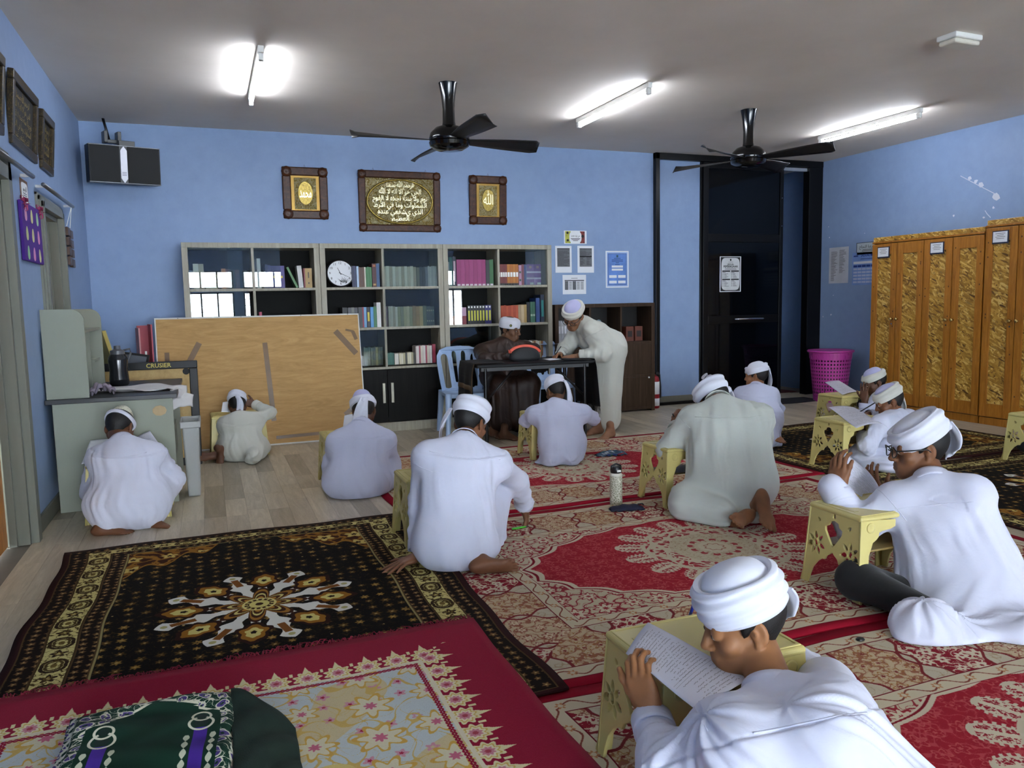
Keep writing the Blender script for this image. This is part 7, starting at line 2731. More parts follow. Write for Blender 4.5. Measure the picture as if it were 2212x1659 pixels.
    if seams:
        for sd in 'lr':
            ax_ = (A['e' + sd] - A['s' + sd]).normalized()
            e1 = ax_.cross(Vector((0.2, 0.3, 1))).normalized()
            e2 = ax_.cross(e1)
            c0_ = A['s' + sd] + ax_ * 0.025
            pts = []
            for q in np.linspace(0, 2 * PI, 49):
                d_ = e1 * math.cos(q) + e2 * math.sin(q)
                h_ = bvh.ray_cast(c0_ + d_ * 0.14, -d_, 0.14)
                pts.append(h_[0] + inv if h_[0] is not None else None)
            run, best = [], []
            for p_ in pts + pts:
                run = run + [p_] if p_ is not None and (not run or (p_ - run[-1]).length < 0.03) else ([p_] if p_ is not None else [])
                if len(run) > len(best) and len(run) <= 49:
                    best = list(run)
            if len(best) > 27:
                MB().tube(best, 0.0017 * S, 6).build('armhole_seam', mr, root, smooth=True)
    if collar:
        cax = (hb - nb).normalized()
        o = oriented_ring('collar', nb - cax * 0.022 + inv, cax, 0.074 * S, 0.064 * S, 0.05 * S, mr, root, 1.06)
    if cuff:
        for sd in 'lr':
            dv = (A['w' + sd] - A['e' + sd]).normalized()
            oriented_ring('cuff', A['w' + sd] - dv * 0.05 + inv, dv, (sleeve[2] + 0.002) * S, (sleeve[2] + 0.0005) * S, 0.05, mr, root, 1.0, 24, 0.003)
    hl = c + inv
    make_hair(root, hl, R, hs)
    if turban is not None:
        make_turban(root, hl, R, hs, **turban)
    if cap is not None:
        cap(root, hl, R, hs)
    if eyes:
        make_eyes(root, hl, R, hs)
    if glasses:
        make_glasses(root, hl, R, hs)
    return root, T, R


ROBES = {'w1': robe_mat('white_robe_cotton', 'd3d5e6'), 'w2': robe_mat('cool_white_robe', 'c3c6dc'), 'w3': robe_mat('warm_white_robe', 'c9c9be'), 'g1': robe_mat('pale_grey_green_robe', 'c4c9c1'), 'br': robe_mat('brown_satin_robe', '2f1c12', 0.5, 0.0)}
M_TURB = robe_mat('white_turban_cotton', 'dcdeea')
M_TURBC = robe_mat('cream_turban_cotton', 'd3d1c6')
M_CAPL = robe_mat('lavender_white_cap', 'b9b8dc')
M_CAPW = robe_mat('white_cap', 'd5d5dd')
# ------------------------------------------------------------------ the figures, posed where they sit


def J_(s, **k):
    k['s'] = s
    return k


TB1 = dict(m_band=M_TURB, m_cap=M_CAPL)
TBW = dict(m_band=M_TURB, m_cap=M_TURB)
TBC = dict(m_band=M_TURBC, m_cap=M_CAPL)
FA = 1.7
FLOORZ, RUGZ = 0.002, 0.012


# squatting boy at the desk, far left
def crochet():
    t = NT('crocheted_cap')
    v = t.coord('Object', (1, 1, 1))
    vo = t.n('ShaderNodeTexVoronoi', Scale=95.0)
    t.l(v, vo.inputs['Vector'])
    t.set(Base_Color=t.ramp(vo.outputs[0], [(0.0, '7d7a62'), (0.22, '9c987c'), (0.34, 'cfcdb8')]), Roughness=0.9)
    t.bump(vo.outputs[0], 0.5, 0.004)
    return t.m


J = J_(0.95, pel=at(280, 1075, 5.12), chest=at(268, 1002, 5.2), neck=at(264, 955, 5.28), sl=at(214, 990, 5.3), sr=at(332, 982, 5.22), el=at(203, 1035, 5.42), er=at(378, 1032, 5.32), wl=at(225, 1012, 5.52), wr=at(350, 992, 5.5),
       kl=at(212, 1060, 5.36), kr=at(358, 1040, 5.4), al=fl(235, 1125, 0.07), ar=fl(325, 1112, 0.07))


def ex(F):
    F.ell(at(277, 1085, 5.13), (0.235, 0.19, 0.15), None, 0.08, fold=('along', 9, 0.006))
    F.cone(at(300, 1095, 5.14), at(355, 1050, 5.38), 0.11, 0.07, 0.07, fold=('along', 6, 0.008))


person('p1', 'person in white robe and crocheted cap squatting at the stool by the desk', J, (at(259, 925, 5.4), (0.3, 0.68, -0.66), (0.15, 0.62, 0.76)), 0.95, '6a4630', 'w1', 0.006, 0.009,
       hands=[((at(350, 985, 5.52), (-0.7, 0.6, 0.1), (0, 0.2, -1), (-0.4, -0.6, 0.3)), dict(s=0.9))],
       feet=[((fl(222, 1133, 0.062), (0.95, -0.2, -0.02), (0, 0.1, 1)), dict(s=0.95, flip=-1)), ((fl(312, 1117, 0.062), (0.85, -0.35, -0.02), (0, 0.1, 1)), dict(s=0.95, flip=1))],
       robe_extra=ex, turban=dict(m_band=M_TURB, m_cap=crochet(), seed=2, high=0.5, tilt=-0.2, cap_h=0.022, wide=0.97, folds=2), floor_z=FLOORZ, seed=3, fold_amp=FA, yoke=(at(268, 985, 5.1), (0, -0.15, 1), 0.3))

# boy at the plywood board
J = J_(0.86, pel=at(524, 968, 7.06), chest=at(519, 925, 7.12), neck=at(516, 900, 7.15), sl=at(488, 917, 7.18), sr=at(553, 909, 7.13), el=at(480, 950, 7.26), er=at(583, 890, 7.2), wl=at(488, 925, 7.36), wr=at(550, 873, 7.3),
       kl=at(488, 968, 7.2), kr=at(562, 965, 7.15), al=fl(492, 975, 0.06), ar=fl(545, 988, 0.06))


def ex(F):
    F.ell(at(525, 970, 7.04), (0.18, 0.15, 0.12), None, 0.06, fold=('along', 8, 0.005))


person('p2', 'person in cream robe and tailed turban facing the plywood-backed board, arm raised to head', J, (at(513, 875, 7.24), (0.05, 0.9, -0.45), (0, 0.45, 0.9)), 0.9, '5d3d2b', 'w3', 0.007, 0.009,
       hands=[((at(550, 874, 7.3), (-0.8, -0.1, 0.3), (0, -1, 0), (0, 0.2, 1)), dict(s=0.85))],
       feet=[((at(476, 972, 6.98), (-0.35, -0.35, -0.75), (-0.6, -0.7, 0.5)), dict(s=0.88, flip=-1)), ((fl(466, 985, 0.045), (-1, -0.15, 0), (0, 0.95, -0.3)), dict(s=0.88))],
       robe_extra=ex, turban=dict(m_band=M_TURB, m_cap=M_CAPL, seed=3, tilt=-0.15, tail=(-1.5, 0.2, 0.028, True), wide=0.98), floor_z=FLOORZ, seed=5, fold_amp=FA, yoke=(at(519, 920, 7.0), (0.05, -0.1, 1), 0.25))

# boy cross-legged at the edge of the wooden floor
J = J_(0.98, pel=at(772, 1035, 5.36), chest=at(778, 965, 5.44), neck=at(781, 918, 5.5), sl=at(728, 955, 5.5), sr=at(833, 952, 5.44), el=at(716, 1003, 5.56), er=at(847, 998, 5.5), wl=at(742, 985, 5.74), wr=at(815, 980, 5.7),
       kl=at(728, 1030, 5.5), kr=at(838, 1028, 5.46), al=fl(755, 1050, 0.07), ar=fl(790, 1050, 0.07))


def ex(F):
    F.ell(at(773, 1040, 5.36), (0.235, 0.18, 0.13), None, 0.07, fold=('along', 9, 0.006))


person('p3', 'person in lavender-white robe seated cross-legged, turban with flat lavender crown and tail', J, (at(785, 888, 5.6), (0.0, 0.86, -0.5), (0, 0.5, 0.86)), 0.97, '5d3d2b', 'w2', 0.007, 0.009,
       robe_extra=ex, turban=dict(m_band=M_TURB, m_cap=M_CAPL, seed=6, high=0.75, tilt=-0.1, cap_h=0.025, wide=1.02, folds=2, tail=(-1.65, 0.28, 0.05, True, (-0.03, 0.02))), floor_z=FLOORZ, seed=8, fold_amp=FA, yoke=(at(778, 950, 5.3), (0.02, -0.1, 1), 0.3))

# boy leaning on his left hand, middle left
J = J_(0.97, pel=at(985, 1160, 3.66), chest=at(990, 1015, 3.74), neck=at(1003, 952, 3.80), sl=at(922, 985, 3.80), sr=at(1075, 1003, 3.72), el=at(906, 1085, 3.86), er=at(1120, 1040, 3.98), wl=fl(902, 1188, 0.075), wr=at(1134, 1092, 4.16),
       kl=at(930, 1150, 4.0), kr=at(1066, 1070, 4.02), al=at(1010, 1195, 3.75), ar=at(1060, 1190, 3.85))


def ex(F):
    F.cone(at(1040, 1175, 3.72), at(1066, 1072, 4.0), 0.095, 0.07, 0.05, fold=('along', 6, 0.008))
    F.ell(at(985, 1180, 3.64), (0.205, 0.16, 0.13), None, 0.07, fold=('along', 8, 0.005))


person('p4', 'person in white robe leaning on his left hand, right knee raised', J, (at(1016, 915, 3.98), (0.72, 0.6, -0.42), (0.3, 0.3, 0.9)), 0.98, '7a5138', 'w1', 0.005, 0.0075,
       hands=[((fl(900, 1203, 0.06), (-0.85, -0.3, -0.12), (0, -0.05, -1), (0.2, 1, 0)), dict(s=1.0, curl=(0.12, 0.1, 0.1), spread=0.3, thumb=0.9, tcurl=0.1)),
              ((at(1134, 1098, 4.16), (0.05, -0.1, -1), (-0.75, 0.2, 0.0), (-0.4, -0.9, 0)), dict(s=1.0, curl=(0.7, 1.0, 0.6), spread=0.05, thumb=0.5, tcurl=0.6))],
       feet=[((fl(1040, 1212, 0.06), (0.95, -0.1, -0.02), (-0.2, 0.9, 0.3)), dict(s=1.02, flip=-1))],
       robe_extra=ex, turban=dict(m_band=M_TURB, m_cap=M_TURB, seed=4, high=1.25, tilt=-0.2, wide=1.04, tail=(-2.6, 0.17, 0.04, False, (-0.04, 0.06))), floor_z=RUGZ, seed=14, fold_amp=FA, yoke=(at(990, 990, 3.62), (0.05, -0.1, 1), 0.3))

# boy kneeling before the table
J = J_(0.92, pel=at(1215, 955, 5.70), chest=at(1207, 905, 5.76), neck=at(1199, 874, 5.81), sl=at(1155, 895, 5.86), sr=at(1260, 893, 5.76), el=at(1137, 908, 5.98), er=at(1282, 905, 5.86), wl=at(1168, 893, 6.14), wr=at(1248, 890, 6.08),
       kl=fl(1190, 972, 0.08), kr=fl(1240, 970, 0.08), al=fl(1190, 995, 0.05), ar=fl(1235, 993, 0.05))


def ex(F):
    F.ell(at(1215, 965, 5.68), (0.165, 0.14, 0.12), None, 0.07, fold=('along', 8, 0.006))
    F.ell(fl(1205, 996, 0.015), (0.2, 0.12, 0.032), None, 0.05, fold=('along', 6, 0.008))


person('p5', 'person in white robe kneeling at the stool before the black table', J, (at(1200, 845, 5.93), (-0.1, 0.88, -0.46), (0, 0.46, 0.88)), 0.92, '6e4a33', 'w2', 0.006, 0.009,
       hands=[((at(1166, 890, 6.15), (0.6, 0.6, 0), (0, 0.1, -1), (0.5, -0.5, 0)), dict(s=0.9)), ((at(1246, 888, 6.1), (-0.7, 0.6, 0), (0, 0.1, -1), (-0.5, -0.5, 0)), dict(s=0.9))],
       feet=[((fl(1200, 978, 0.05), (0.2, -0.95, -0.12), (0, 0.2, -0.95)), dict(s=0.95, flip=1))],
       robe_extra=ex, turban=dict(m_band=M_TURB, m_cap=M_TURB, seed=7, high=1.05, tilt=-0.1, tail=(-1.2, 0.24, 0.032, False, (0.05, 0.03))), floor_z=RUGZ, seed=9, fold_amp=FA, yoke=(at(1207, 900, 5.65), (0, -0.1, 1), 0.3))

# man in the brown robe behind the table
J = J_(1.08, pel=(2.79, 7.56, 0.56), chest=at(1090, 768, 7.5), neck=at(1090, 738, 7.53), sl=at(1140, 756, 7.5), sr=at(1041, 760, 7.53), el=(3.06, 7.3, 0.82), er=at(1046, 776, 7.28), wl=(2.93, 7.14, 0.80), wr=at(1118, 772, 7.1),
       kl=(2.93, 7.12, 0.5), kr=(2.6, 7.1, 0.5), al=(2.82, 7.1, 0.1), ar=(2.62, 7.08, 0.1))


def ex(F):
    for x in (2.6, 2.76, 2.92):
        F.cone((x, 7.12, 0.47), (x - 0.02, 7.12, 0.17), 0.1, 0.1, 0.08, fold=('along', 8, 0.01))


def cap6(root, c, R, s):
    pr = [(0.0915, 0.012), (0.0955, 0.014), (0.098, 0.03), (0.097, 0.07), (0.09, 0.094), (0.07, 0.108), (0.035, 0.115), (0.0, 0.117)]

    def f(u, v):
        a = u * 2 * PI
        t = v * (len(pr) - 1)
        i = min(int(t), len(pr) - 2)
        r = pr[i][0] + (pr[i + 1][0] - pr[i][0]) * (t - i)
        z = pr[i][1] + (pr[i + 1][1] - pr[i][1]) * (t - i)
        return (r * 0.93 * math.cos(a), -0.012 + r * 1.1 * math.sin(a), z - 0.015 * math.sin(a) * -0.4 * (1 - v))
    head_part('cap', f, 48, 24, M_CAPW, root, c, R, s)

    def emb(u, v, r0=0.013, k=1.0):
        a = u * 2 * PI
        y = math.sin(a) * r0 * v
        zz = 0.05 + math.cos(a) * r0 * v
        an = 0.55
        rr = 0.0985
        x = rr * 0.93 * math.cos(an) - y * 0.6
        yy = -0.012 + rr * 1.1 * math.sin(an) + y * 0.8
        return (x * 1.0 + 0.002 * k, yy + 0.001 * k, zz)
    head_part('emblem', emb, 20, 4, mat('emblem_green', '2c4a2a', 0.7), root, c, R, s)
    head_part('emblem', lambda u, v: emb(u, v, 0.0075, 1.6), 20, 4, mat('emblem_gold', '8a8440', 0.7), root, c, R, s)


person('p6', 'person in brown robe and white cap seated behind the black table', J, (at(1102, 711, 7.5), (0.62, -0.75, -0.2), (0.05, -0.12, 0.98)), 1.06, '6b4a35', 'br', 0.006, 0.009,
       hands=[((at(1112, 771, 7.1), (0.85, -0.3, -0.1), (0, 0.1, -1), (0, 1, 0)), dict(s=1.0)), ((2.93, 7.15, 0.795), (-0.8, -0.5, -0.1), (0, 0, -1), (0, 1, 0)) and (((2.93, 7.15, 0.795), (-0.8, -0.5, -0.1), (0, 0, -1), (0, 1, 0)), dict(s=1.0))],
       feet=[((fl(1090, 933, 0.07), (0.5, -0.85, 0), (0, 0, 1)), dict(s=1.05, flip=-1)), ((fl(1066, 928, 0.07), (0.2, -0.95, 0), (0, 0, 1)), dict(s=1.05, flip=1))],
       robe_extra=ex, cap=cap6, floor_z=FLOORZ, eyes=True, seed=17, fold_amp=1.5, group='people at the black table')

# man bending over the table
J = J_(1.1, pel=(3.70, 6.92, 0.83), chest=at(1284, 728, 6.92), neck=at(1258, 697, 6.95), sl=at(1282, 716, 6.78), sr=at(1250, 718, 7.1), el=at(1302, 764, 6.72), er=at(1222, 752, 7.12), wl=at(1252, 769, 6.82), wr=at(1212, 766, 7.02),
       kl=(3.66, 6.86, 0.46), kr=(3.72, 7.0, 0.46), al=(3.64, 6.83, 0.1), ar=(3.68, 6.97, 0.1))


def ex(F):
    F.cone((3.69, 6.9, 0.78), (3.64, 6.87, 0.14), 0.155, 0.14, 0.08, fold=('along', 7, 0.011))
    F.cone((3.68, 6.94, 0.78), (3.66, 6.95, 0.14), 0.15, 0.135, 0.08, fold=('along', 7, 0.011))
    F.cone(at(1290, 735, 6.92), (3.70, 6.92, 0.86), 0.15, 0.165, 0.06, fold=('spiral', 6, 0.009))


person('p7', 'person in white standing bent over the table to write, wearing glasses and turban', J, (at(1239, 682, 6.93), (-0.68, -0.42, -0.6), (-0.42, -0.5, 0.72)), 1.08, '8a6248', 'w3', 0.006, 0.009,
       hands=[((at(1240, 771, 6.84), (-0.95, 0.1, -0.1), (0, 0.25, -0.95), (0, 1, 0.1)), dict(s=1.08)), ((at(1211, 766, 7.02), (-0.85, -0.45, -0.1), (0.2, -0.3, -0.9), (0, -0.6, 0.7)), dict(s=1.08, curl=(0.7, 0.8, 0.5)))],
       feet=[((fl(1318, 930, 0.068), (-0.8, -0.55, 0), (0, 0, 1)), dict(s=1.12, flip=1)), ((fl(1290, 922, 0.068), (-0.95, -0.2, 0), (0, 0, 1)), dict(s=1.12, flip=-1))],
       robe_extra=ex, turban=dict(m_band=M_TURBC, m_cap=M_CAPL, seed=9, high=0.85, tilt=-0.08, wide=1.05, tail=(-1.2, 0.12, 0.03, True)), floor_z=None, eyes=True, glasses=True, seed=19, fold_amp=1.6, sleeve=(0.085, 0.07, 0.054), group='people at the black table')

# broad boy kneeling, grey-white robe
J = J_(1.1, pel=at(1582, 1040, 3.86), chest=at(1575, 925, 3.98), neck=at(1553, 872, 4.06), sl=at(1497, 908, 4.12), sr=at(1640, 905, 3.92), el=at(1446, 972, 4.22), er=at(1640, 985, 4.15), wl=at(1466, 925, 4.4), wr=at(1570, 960, 4.4),
       kl=fl(1485, 1080, 0.10), kr=fl(1570, 1060, 0.10), al=fl(1560, 1110, 0.07), ar=fl(1625, 1105, 0.07))


def ex(F):
    F.ell(at(1595, 1045, 3.84), (0.23, 0.19, 0.17), None, 0.08, fold=('along', 9, 0.005))
    F.cone(fl(1480, 1095, 0.08), fl(1545, 1112, 0.06), 0.085, 0.07, 0.07, fold=('along', 5, 0.009))
    F.cone(at(1540, 960, 4.0), at(1530, 1050, 4.0), 0.13, 0.13, 0.07, fold=('along', 7, 0.008))


person('p8', 'person in pale grey-green robe kneeling beside the patterned flask, knotted turban', J, (at(1540, 866, 4.18), (-0.45, 0.75, -0.5), (-0.1, 0.5, 0.86)), 1.03, '855a3c', 'g1', 0.005, 0.0075,
       hands=[((at(1463, 922, 4.4), (0.1, 0.5, 0.8), (0.6, -0.3, -0.4), (0.5, 0.7, 0)), dict(s=1.0, curl=(0.8, 0.9, 0.5)))],
       feet=[((at(1640, 1088, 3.56), (-0.25, -0.5, -0.75), (0.1, 0.85, -0.5)), dict(s=1.08, flip=1)), ((fl(1602, 1122, 0.055), (-0.85, -0.4, -0.05), (0.0, 0.75, -0.5)), dict(s=1.05, flip=-1))],
       robe_extra=ex, turban=dict(m_band=M_TURB, m_cap=M_TURB, seed=11, high=1.12, tilt=-0.12, wide=1.04, bow=True, tail=(-0.75, 0.17, 0.045, True, (0.05, 0.05))), floor_z=RUGZ, seed=24, fold_amp=FA, tw=0.085, tr=(0.15, 0.13), sleeve=(0.082, 0.072, 0.06), yoke=(at(1575, 905, 3.85), (0.03, -0.1, 1), 0.32))

# boy kneeling far back by the door
J = J_(0.9, pel=at(1645, 905, 5.55), chest=at(1637, 868, 5.62), neck=at(1634, 838, 5.66), sl=at(1602, 853, 5.76), sr=at(1665, 855, 5.58), el=at(1597, 886, 5.84), er=at(1680, 885, 5.62), wl=at(1608, 892, 6.0), wr=at(1664, 900, 5.82),
       kl=fl(1625, 940, 0.08), kr=fl(1660, 935, 0.08), al=fl(1650, 955, 0.06), ar=fl(1670, 950, 0.06))


def ex(F):
    F.cone(at(1645, 905, 5.55), fl(1655, 945, 0.09), 0.13, 0.1, 0.06, fold=('along', 7, 0.009))
    F.cone(fl(1668, 945, 0.05), fl(1684, 962, 0.02), 0.045, 0.02, 0.04)


person('p9', 'person in white robe kneeling far back before the dark sliding door', J, (at(1634, 812, 5.74), (-0.55, 0.82, -0.1), (0, 0.1, 1)), 0.93, '8a5f42', 'w2', 0.007, 0.009,
       feet=[((fl(1668, 944, 0.085), (-0.15, -0.85, -0.45), (0.1, 0.4, -0.8)), dict(s=0.95, flip=1))],
       robe_extra=ex, turban=dict(m_band=M_TURB, m_cap=M_TURB, seed=13, high=1.0, tilt=-0.2, tail=(-0.9, 0.22, 0.032, False, (0.0, 0.0))), floor_z=RUGZ, seed=29, fold_amp=FA, tr=(0.115, 0.11), yoke=(at(1637, 860, 5.5), (0, -0.1, 1), 0.25))

# two boys at right, facing left
J = J_(0.95, pel=at(1925, 912, 5.62), chest=at(1918, 878, 5.6), neck=at(1907, 852, 5.6), sl=at(1896, 866, 5.46), sr=at(1932, 862, 5.76), el=at(1868, 895, 5.4), er=at(1888, 885, 5.82), wl=at(1868, 872, 5.42), wr=at(1862, 872, 5.72),
       kl=fl(1865, 925, 0.1), kr=fl(1880, 905, 0.1), al=fl(1910, 925, 0.07), ar=fl(1920, 918, 0.07))
person('p10', 'person in cream-banded turban resting his hand on his cheek, by the wardrobes', J, (at(1890, 826, 5.56), (-0.82, 0.42, -0.36), (-0.3, 0.2, 0.92)), 0.98, '5a3a28', 'w2', 0.007, 0.010,
       hands=[((at(1868, 866, 5.42), (0.0, 0.1, 1), (0.75, 0.3, 0), (0.5, 0.8, 0)), dict(s=0.92, curl=(0.2, 0.3, 0.2), spread=0.16))],
       turban=dict(m_band=M_TURBC, m_cap=M_CAPL, seed=15, high=0.85, tilt=-0.12, wide=1.03, folds=3), floor_z=RUGZ, eyes=True, seed=33, fold_amp=FA)

J = J_(0.97, pel=at(1945, 985, 4.42), chest=at(1938, 930, 4.46), neck=at(1930, 894, 4.47), sl=at(1903, 918, 4.36), sr=at(1962, 905, 4.58), el=at(1873, 962, 4.34), er=at(1910, 900, 4.76), wl=at(1864, 942, 4.46), wr=at(1876, 898, 4.74),
       kl=fl(1862, 985, 0.1), kr=fl(1885, 968, 0.1), al=fl(1915, 1002, 0.07), ar=fl(1930, 990, 0.07))


def ex(F):
    F.cone(fl(1865, 990, 0.07), fl(1955, 1000, 0.08), 0.08, 0.11, 0.06, fold=('along', 6, 0.009))


person('p11', 'person in white robe and lavender-crowned turban writing with a pencil, between two stools at right', J, (at(1921, 868, 4.5), (-0.8, 0.5, -0.35), (-0.25, 0.25, 0.93)), 0.98, '7a4f35', 'w1', 0.006, 0.008,
       hands=[((at(1863, 936, 4.47), (-0.25, 0.35, 0.9), (0.2, 0.7, -0.5), (0.6, 0.4, 0)), dict(s=0.95, curl=(0.6, 0.6, 0.3))), ((at(1872, 897, 4.74), (-0.9, -0.2, -0.1), (0, -0.2, -1), (0, -1, 0.3)), dict(s=0.95, curl=(0.6, 0.8, 0.5)))],
       robe_extra=ex, turban=dict(m_band=M_TURBC, m_cap=M_CAPL, seed=16, high=1.05, tilt=-0.16, wide=1.04, tail=(-1.0, 0.2, 0.045, False, (0.03, 0.03))), floor_z=RUGZ, eyes=True, seed=37, fold_amp=FA, yoke=(at(1942, 925, 4.4), (0, -0.1, 1), 0.25))

# boy with glasses
J = J_(1.08, pel=at(2090, 1300, 2.26), chest=at(2040, 1140, 2.40), neck=at(2015, 1042, 2.47), sl=at(1932, 1085, 2.55), sr=at(2100, 1068, 2.33), el=at(1848, 1140, 2.62), er=at(2030, 1150, 2.85), wl=at(1806, 1062, 2.72), wr=at(1905, 1090, 2.95),
       kl=at(1838, 1248, 2.52), kr=at(1985, 1240, 2.85), al=fl(1960, 1330, 0.07), ar=fl(2050, 1330, 0.07))


def ex(F):
    F.ell(at(2110, 1320, 2.22), (0.26, 0.2, 0.15), None, 0.08, fold=('along', 10, 0.007))
    F.ell(fl(2060, 1365, 0.02), (0.24, 0.1, 0.05), np.array([[0.97, 0.2, 0], [-0.2, 0.97, 0], [0, 0, 1.0]]), 0.07, fold=('along', 9, 0.012))
    F.ell(fl(1995, 1340, 0.06), (0.12, 0.1, 0.08), None, 0.07, fold=('along', 8, 0.012))
    F.ell(fl(2230, 1360, 0.03), (0.16, 0.1, 0.06), None, 0.07, fold=('along', 6, 0.009))
    F.cone(at(2000, 1140, 2.5), at(1988, 1290, 2.40), 0.10, 0.105, 0.06, fold=('along', 7, 0.011))
    F.cone(at(2110, 1170, 2.3), at(2185, 1330, 2.15), 0.105, 0.12, 0.08, fold=('along', 6, 0.007))
    F.cone(at(1822, 1090, 2.7), at(1800, 1056, 2.73), 0.062, 0.066, 0.03, fold=('ring', 6, 0.006))


p12, T12, R12 = person('p12', 'person wearing glasses, white robe and turban, reading a held-up sheet', J, (at(1985, 968, 2.58), (-0.86, 0.46, -0.12), (-0.02, 0.06, 1)), 1.12, '7d5439', 'w1', 0.0042, 0.0065,
       hands=[((at(1810, 1056, 2.72), (0.05, 0.15, 1), (0.75, 0.25, 0), (0.3, -0.9, 0)), dict(s=1.08, curl=(0.35, 0.6, 0.4), spread=0.06, thumb=0.35, tcurl=0.25)), ((at(1896, 1075, 2.95), (-0.4, 0.1, 0.9), (0.6, 0.3, 0), (0.4, -0.9, 0)), dict(s=1.05))],
       robe_extra=ex, legs=False, robe_legs=False, turban=dict(m_band=M_TURB, m_cap=M_TURB, seed=18, high=1.15, tilt=-0.4, wide=1.06, folds=5, tail=(-1.35, 0.15, 0.038, True, (0.02, 0.02))), floor_z=RUGZ, eyes=True, glasses=True, seed=41, fold_amp=1.7, tw=0.08, tr=(0.14, 0.105), sleeve=(0.072, 0.07, 0.058), yoke=(at(2040, 1100, 2.3), (0.02, -0.15, 1), 0.1))
F = Field(0.008)
F.cone(at(1990, 1305, 2.38), at(1850, 1252, 2.5), 0.088, 0.078, 0.03, fold=('ring', 4, 0.004))
F.cone(at(1850, 1252, 2.5), fl(2010, 1325, 0.075), 0.078, 0.055, 0.04, fold=('along', 5, 0.005))
P, tr_, qd = F.mesh(RUGZ)
o = link('trousers', arrays_mesh('trousers', P, tr_, qd), robe_mat('black_trousers', '0c0c0e', 0.9, 0.1), p12)
o.location = -p12.location

# boy in the foreground
NK = at(1672, 1503, 1.43)
J = J_(1.0, pel=NK + Vector((0.16, -0.44, -0.40)), chest=NK + Vector((0.05, -0.13, -0.14)), neck=NK, sl=at(1566, 1590, 1.39), sr=at(1808, 1545, 1.30), el=at(1442, 1665, 1.43), er=at(1745, 1460, 1.80), wl=at(1408, 1556, 1.60), wr=at(1557, 1352, 1.90),
       kl=NK + Vector((-0.25, -0.02, -0.42)), kr=NK + Vector((0.45, 0.0, -0.42)), al=NK + Vector((0.0, -0.1, -0.48)), ar=NK + Vector((0.2, -0.1, -0.48)))


def ex(F):
    F.cone(at(1610, 1640, 1.30), NK + Vector((0.06, -0.4, -0.38)), 0.11, 0.14, 0.08, fold=('along', 7, 0.006))
    F.cone(at(1790, 1610, 1.22), NK + Vector((0.28, -0.42, -0.38)), 0.11, 0.14, 0.08, fold=('along', 7, 0.006))
    F.cone(at(1810, 1540, 1.32), at(1790, 1478, 1.55), 0.068, 0.062, 0.05, fold=('ring', 6, 0.008))


p13, T13, R13 = person('p13', 'person nearest the camera in white robe and wrapped turban, writing with a blue pen', J, (at(1606, 1346, 1.57), (-0.9, 0.3, -0.24), (-0.2, 0.14, 0.97)), 0.99, '9a6a45', 'w1', 0.003, 0.0048,
       hands=[((at(1404, 1538, 1.60), (-0.12, 0.42, 0.9), (0.75, 0.45, -0.2), (0.35, 0.6, 0)), dict(s=0.97, curl=(0.5, 0.72, 0.5), spread=0.02, thumb=0.42, tcurl=0.3)),
              ((at(1545, 1350, 1.90), (-0.92, 0.1, 0.12), (0.0, -0.35, -0.9), (0, -0.9, 0.4)), dict(s=0.97, per=[(0.55, 0.7, 0.3), (0.7, 0.9, 0.5), (0.9, 1.1, 0.6), (1.0, 1.2, 0.7)], spread=0.05, thumb=0.45, tcurl=0.35))],
       legs=False, robe_legs=False, robe_extra=ex, turban=dict(m_band=M_TURB, m_cap=M_TURB, seed=21, high=1.25, tilt=-0.1, cap_h=0.024, wide=1.06, folds=8, tail=(-1.15, 0.13, 0.04, False, (0.02, 0.05))), floor_z=RUGZ, eyes=True, seed=52, fold_amp=1.3, tr=(0.12, 0.098), sleeve=(0.07, 0.064, 0.05), yoke=(at(1700, 1578, 1.27), (0.0, 0.62, 0.78), 0.32, (0.0, -0.78, 0.62)))
# ------------------------------------------------------------------ exam papers, pens
def handwriting(w=0.30, h=0.21, seed=1, dense=1.0, left=True):
    """an exam sheet: ruled boxes, printed Arabic-like lines and pencilled answers"""
    X, Y = canvas(w, h, 0.0005)
    A = np.full(X.shape + (3,), 0.86, np.float32)
    A[..., 2] = 0.9
    r = np.random.RandomState(seed)
    H_, W_ = X.shape
    y = 0.018
    while y < h - 0.015:
        kind = r.rand()
        x0, x1 = 0.02 + 0.05 * r.rand(), w - 0.02 - 0.1 * r.rand() * (1.2 - dense)
        row = int(y / 0.0005)
        if kind < 0.18:
            for a in (0.0, 0.009):
                rr = row + int(a / 0.0005)
                A[rr:rr + 1, int(0.015 / 0.0005):int((w - 0.015) / 0.0005)] = 0.35
            y += 0.006
        xs = np.arange(int(x0 / 0.0005), int(x1 / 0.0005))
        wob = np.cumsum(r.randn(len(xs)) * 0.8)
        wob = wob - np.convolve(np.pad(wob, (12, 12), 'edge'), np.ones(25) / 25, 'valid')
        gap = np.repeat(r.rand(len(xs) // 14 + 1) < 0.75, 14)[:len(xs)]
        yy = np.clip(row + wob * 1.5, 1, H_ - 3).astype(int)
        ok = gap
        A[yy[ok], xs[ok]] = 0.25
        A[yy[ok] + 1, xs[ok]] = 0.4
        y += 0.0095 if kind > 0.3 else 0.014
    return A


M_EXAM = img_mat('exam_sheet_print', handwriting(0.24, 0.3, 4), 0.7)
M_EXAM2 = img_mat('answer_sheet_print', handwriting(0.21, 0.297, 9, 0.6), 0.7)


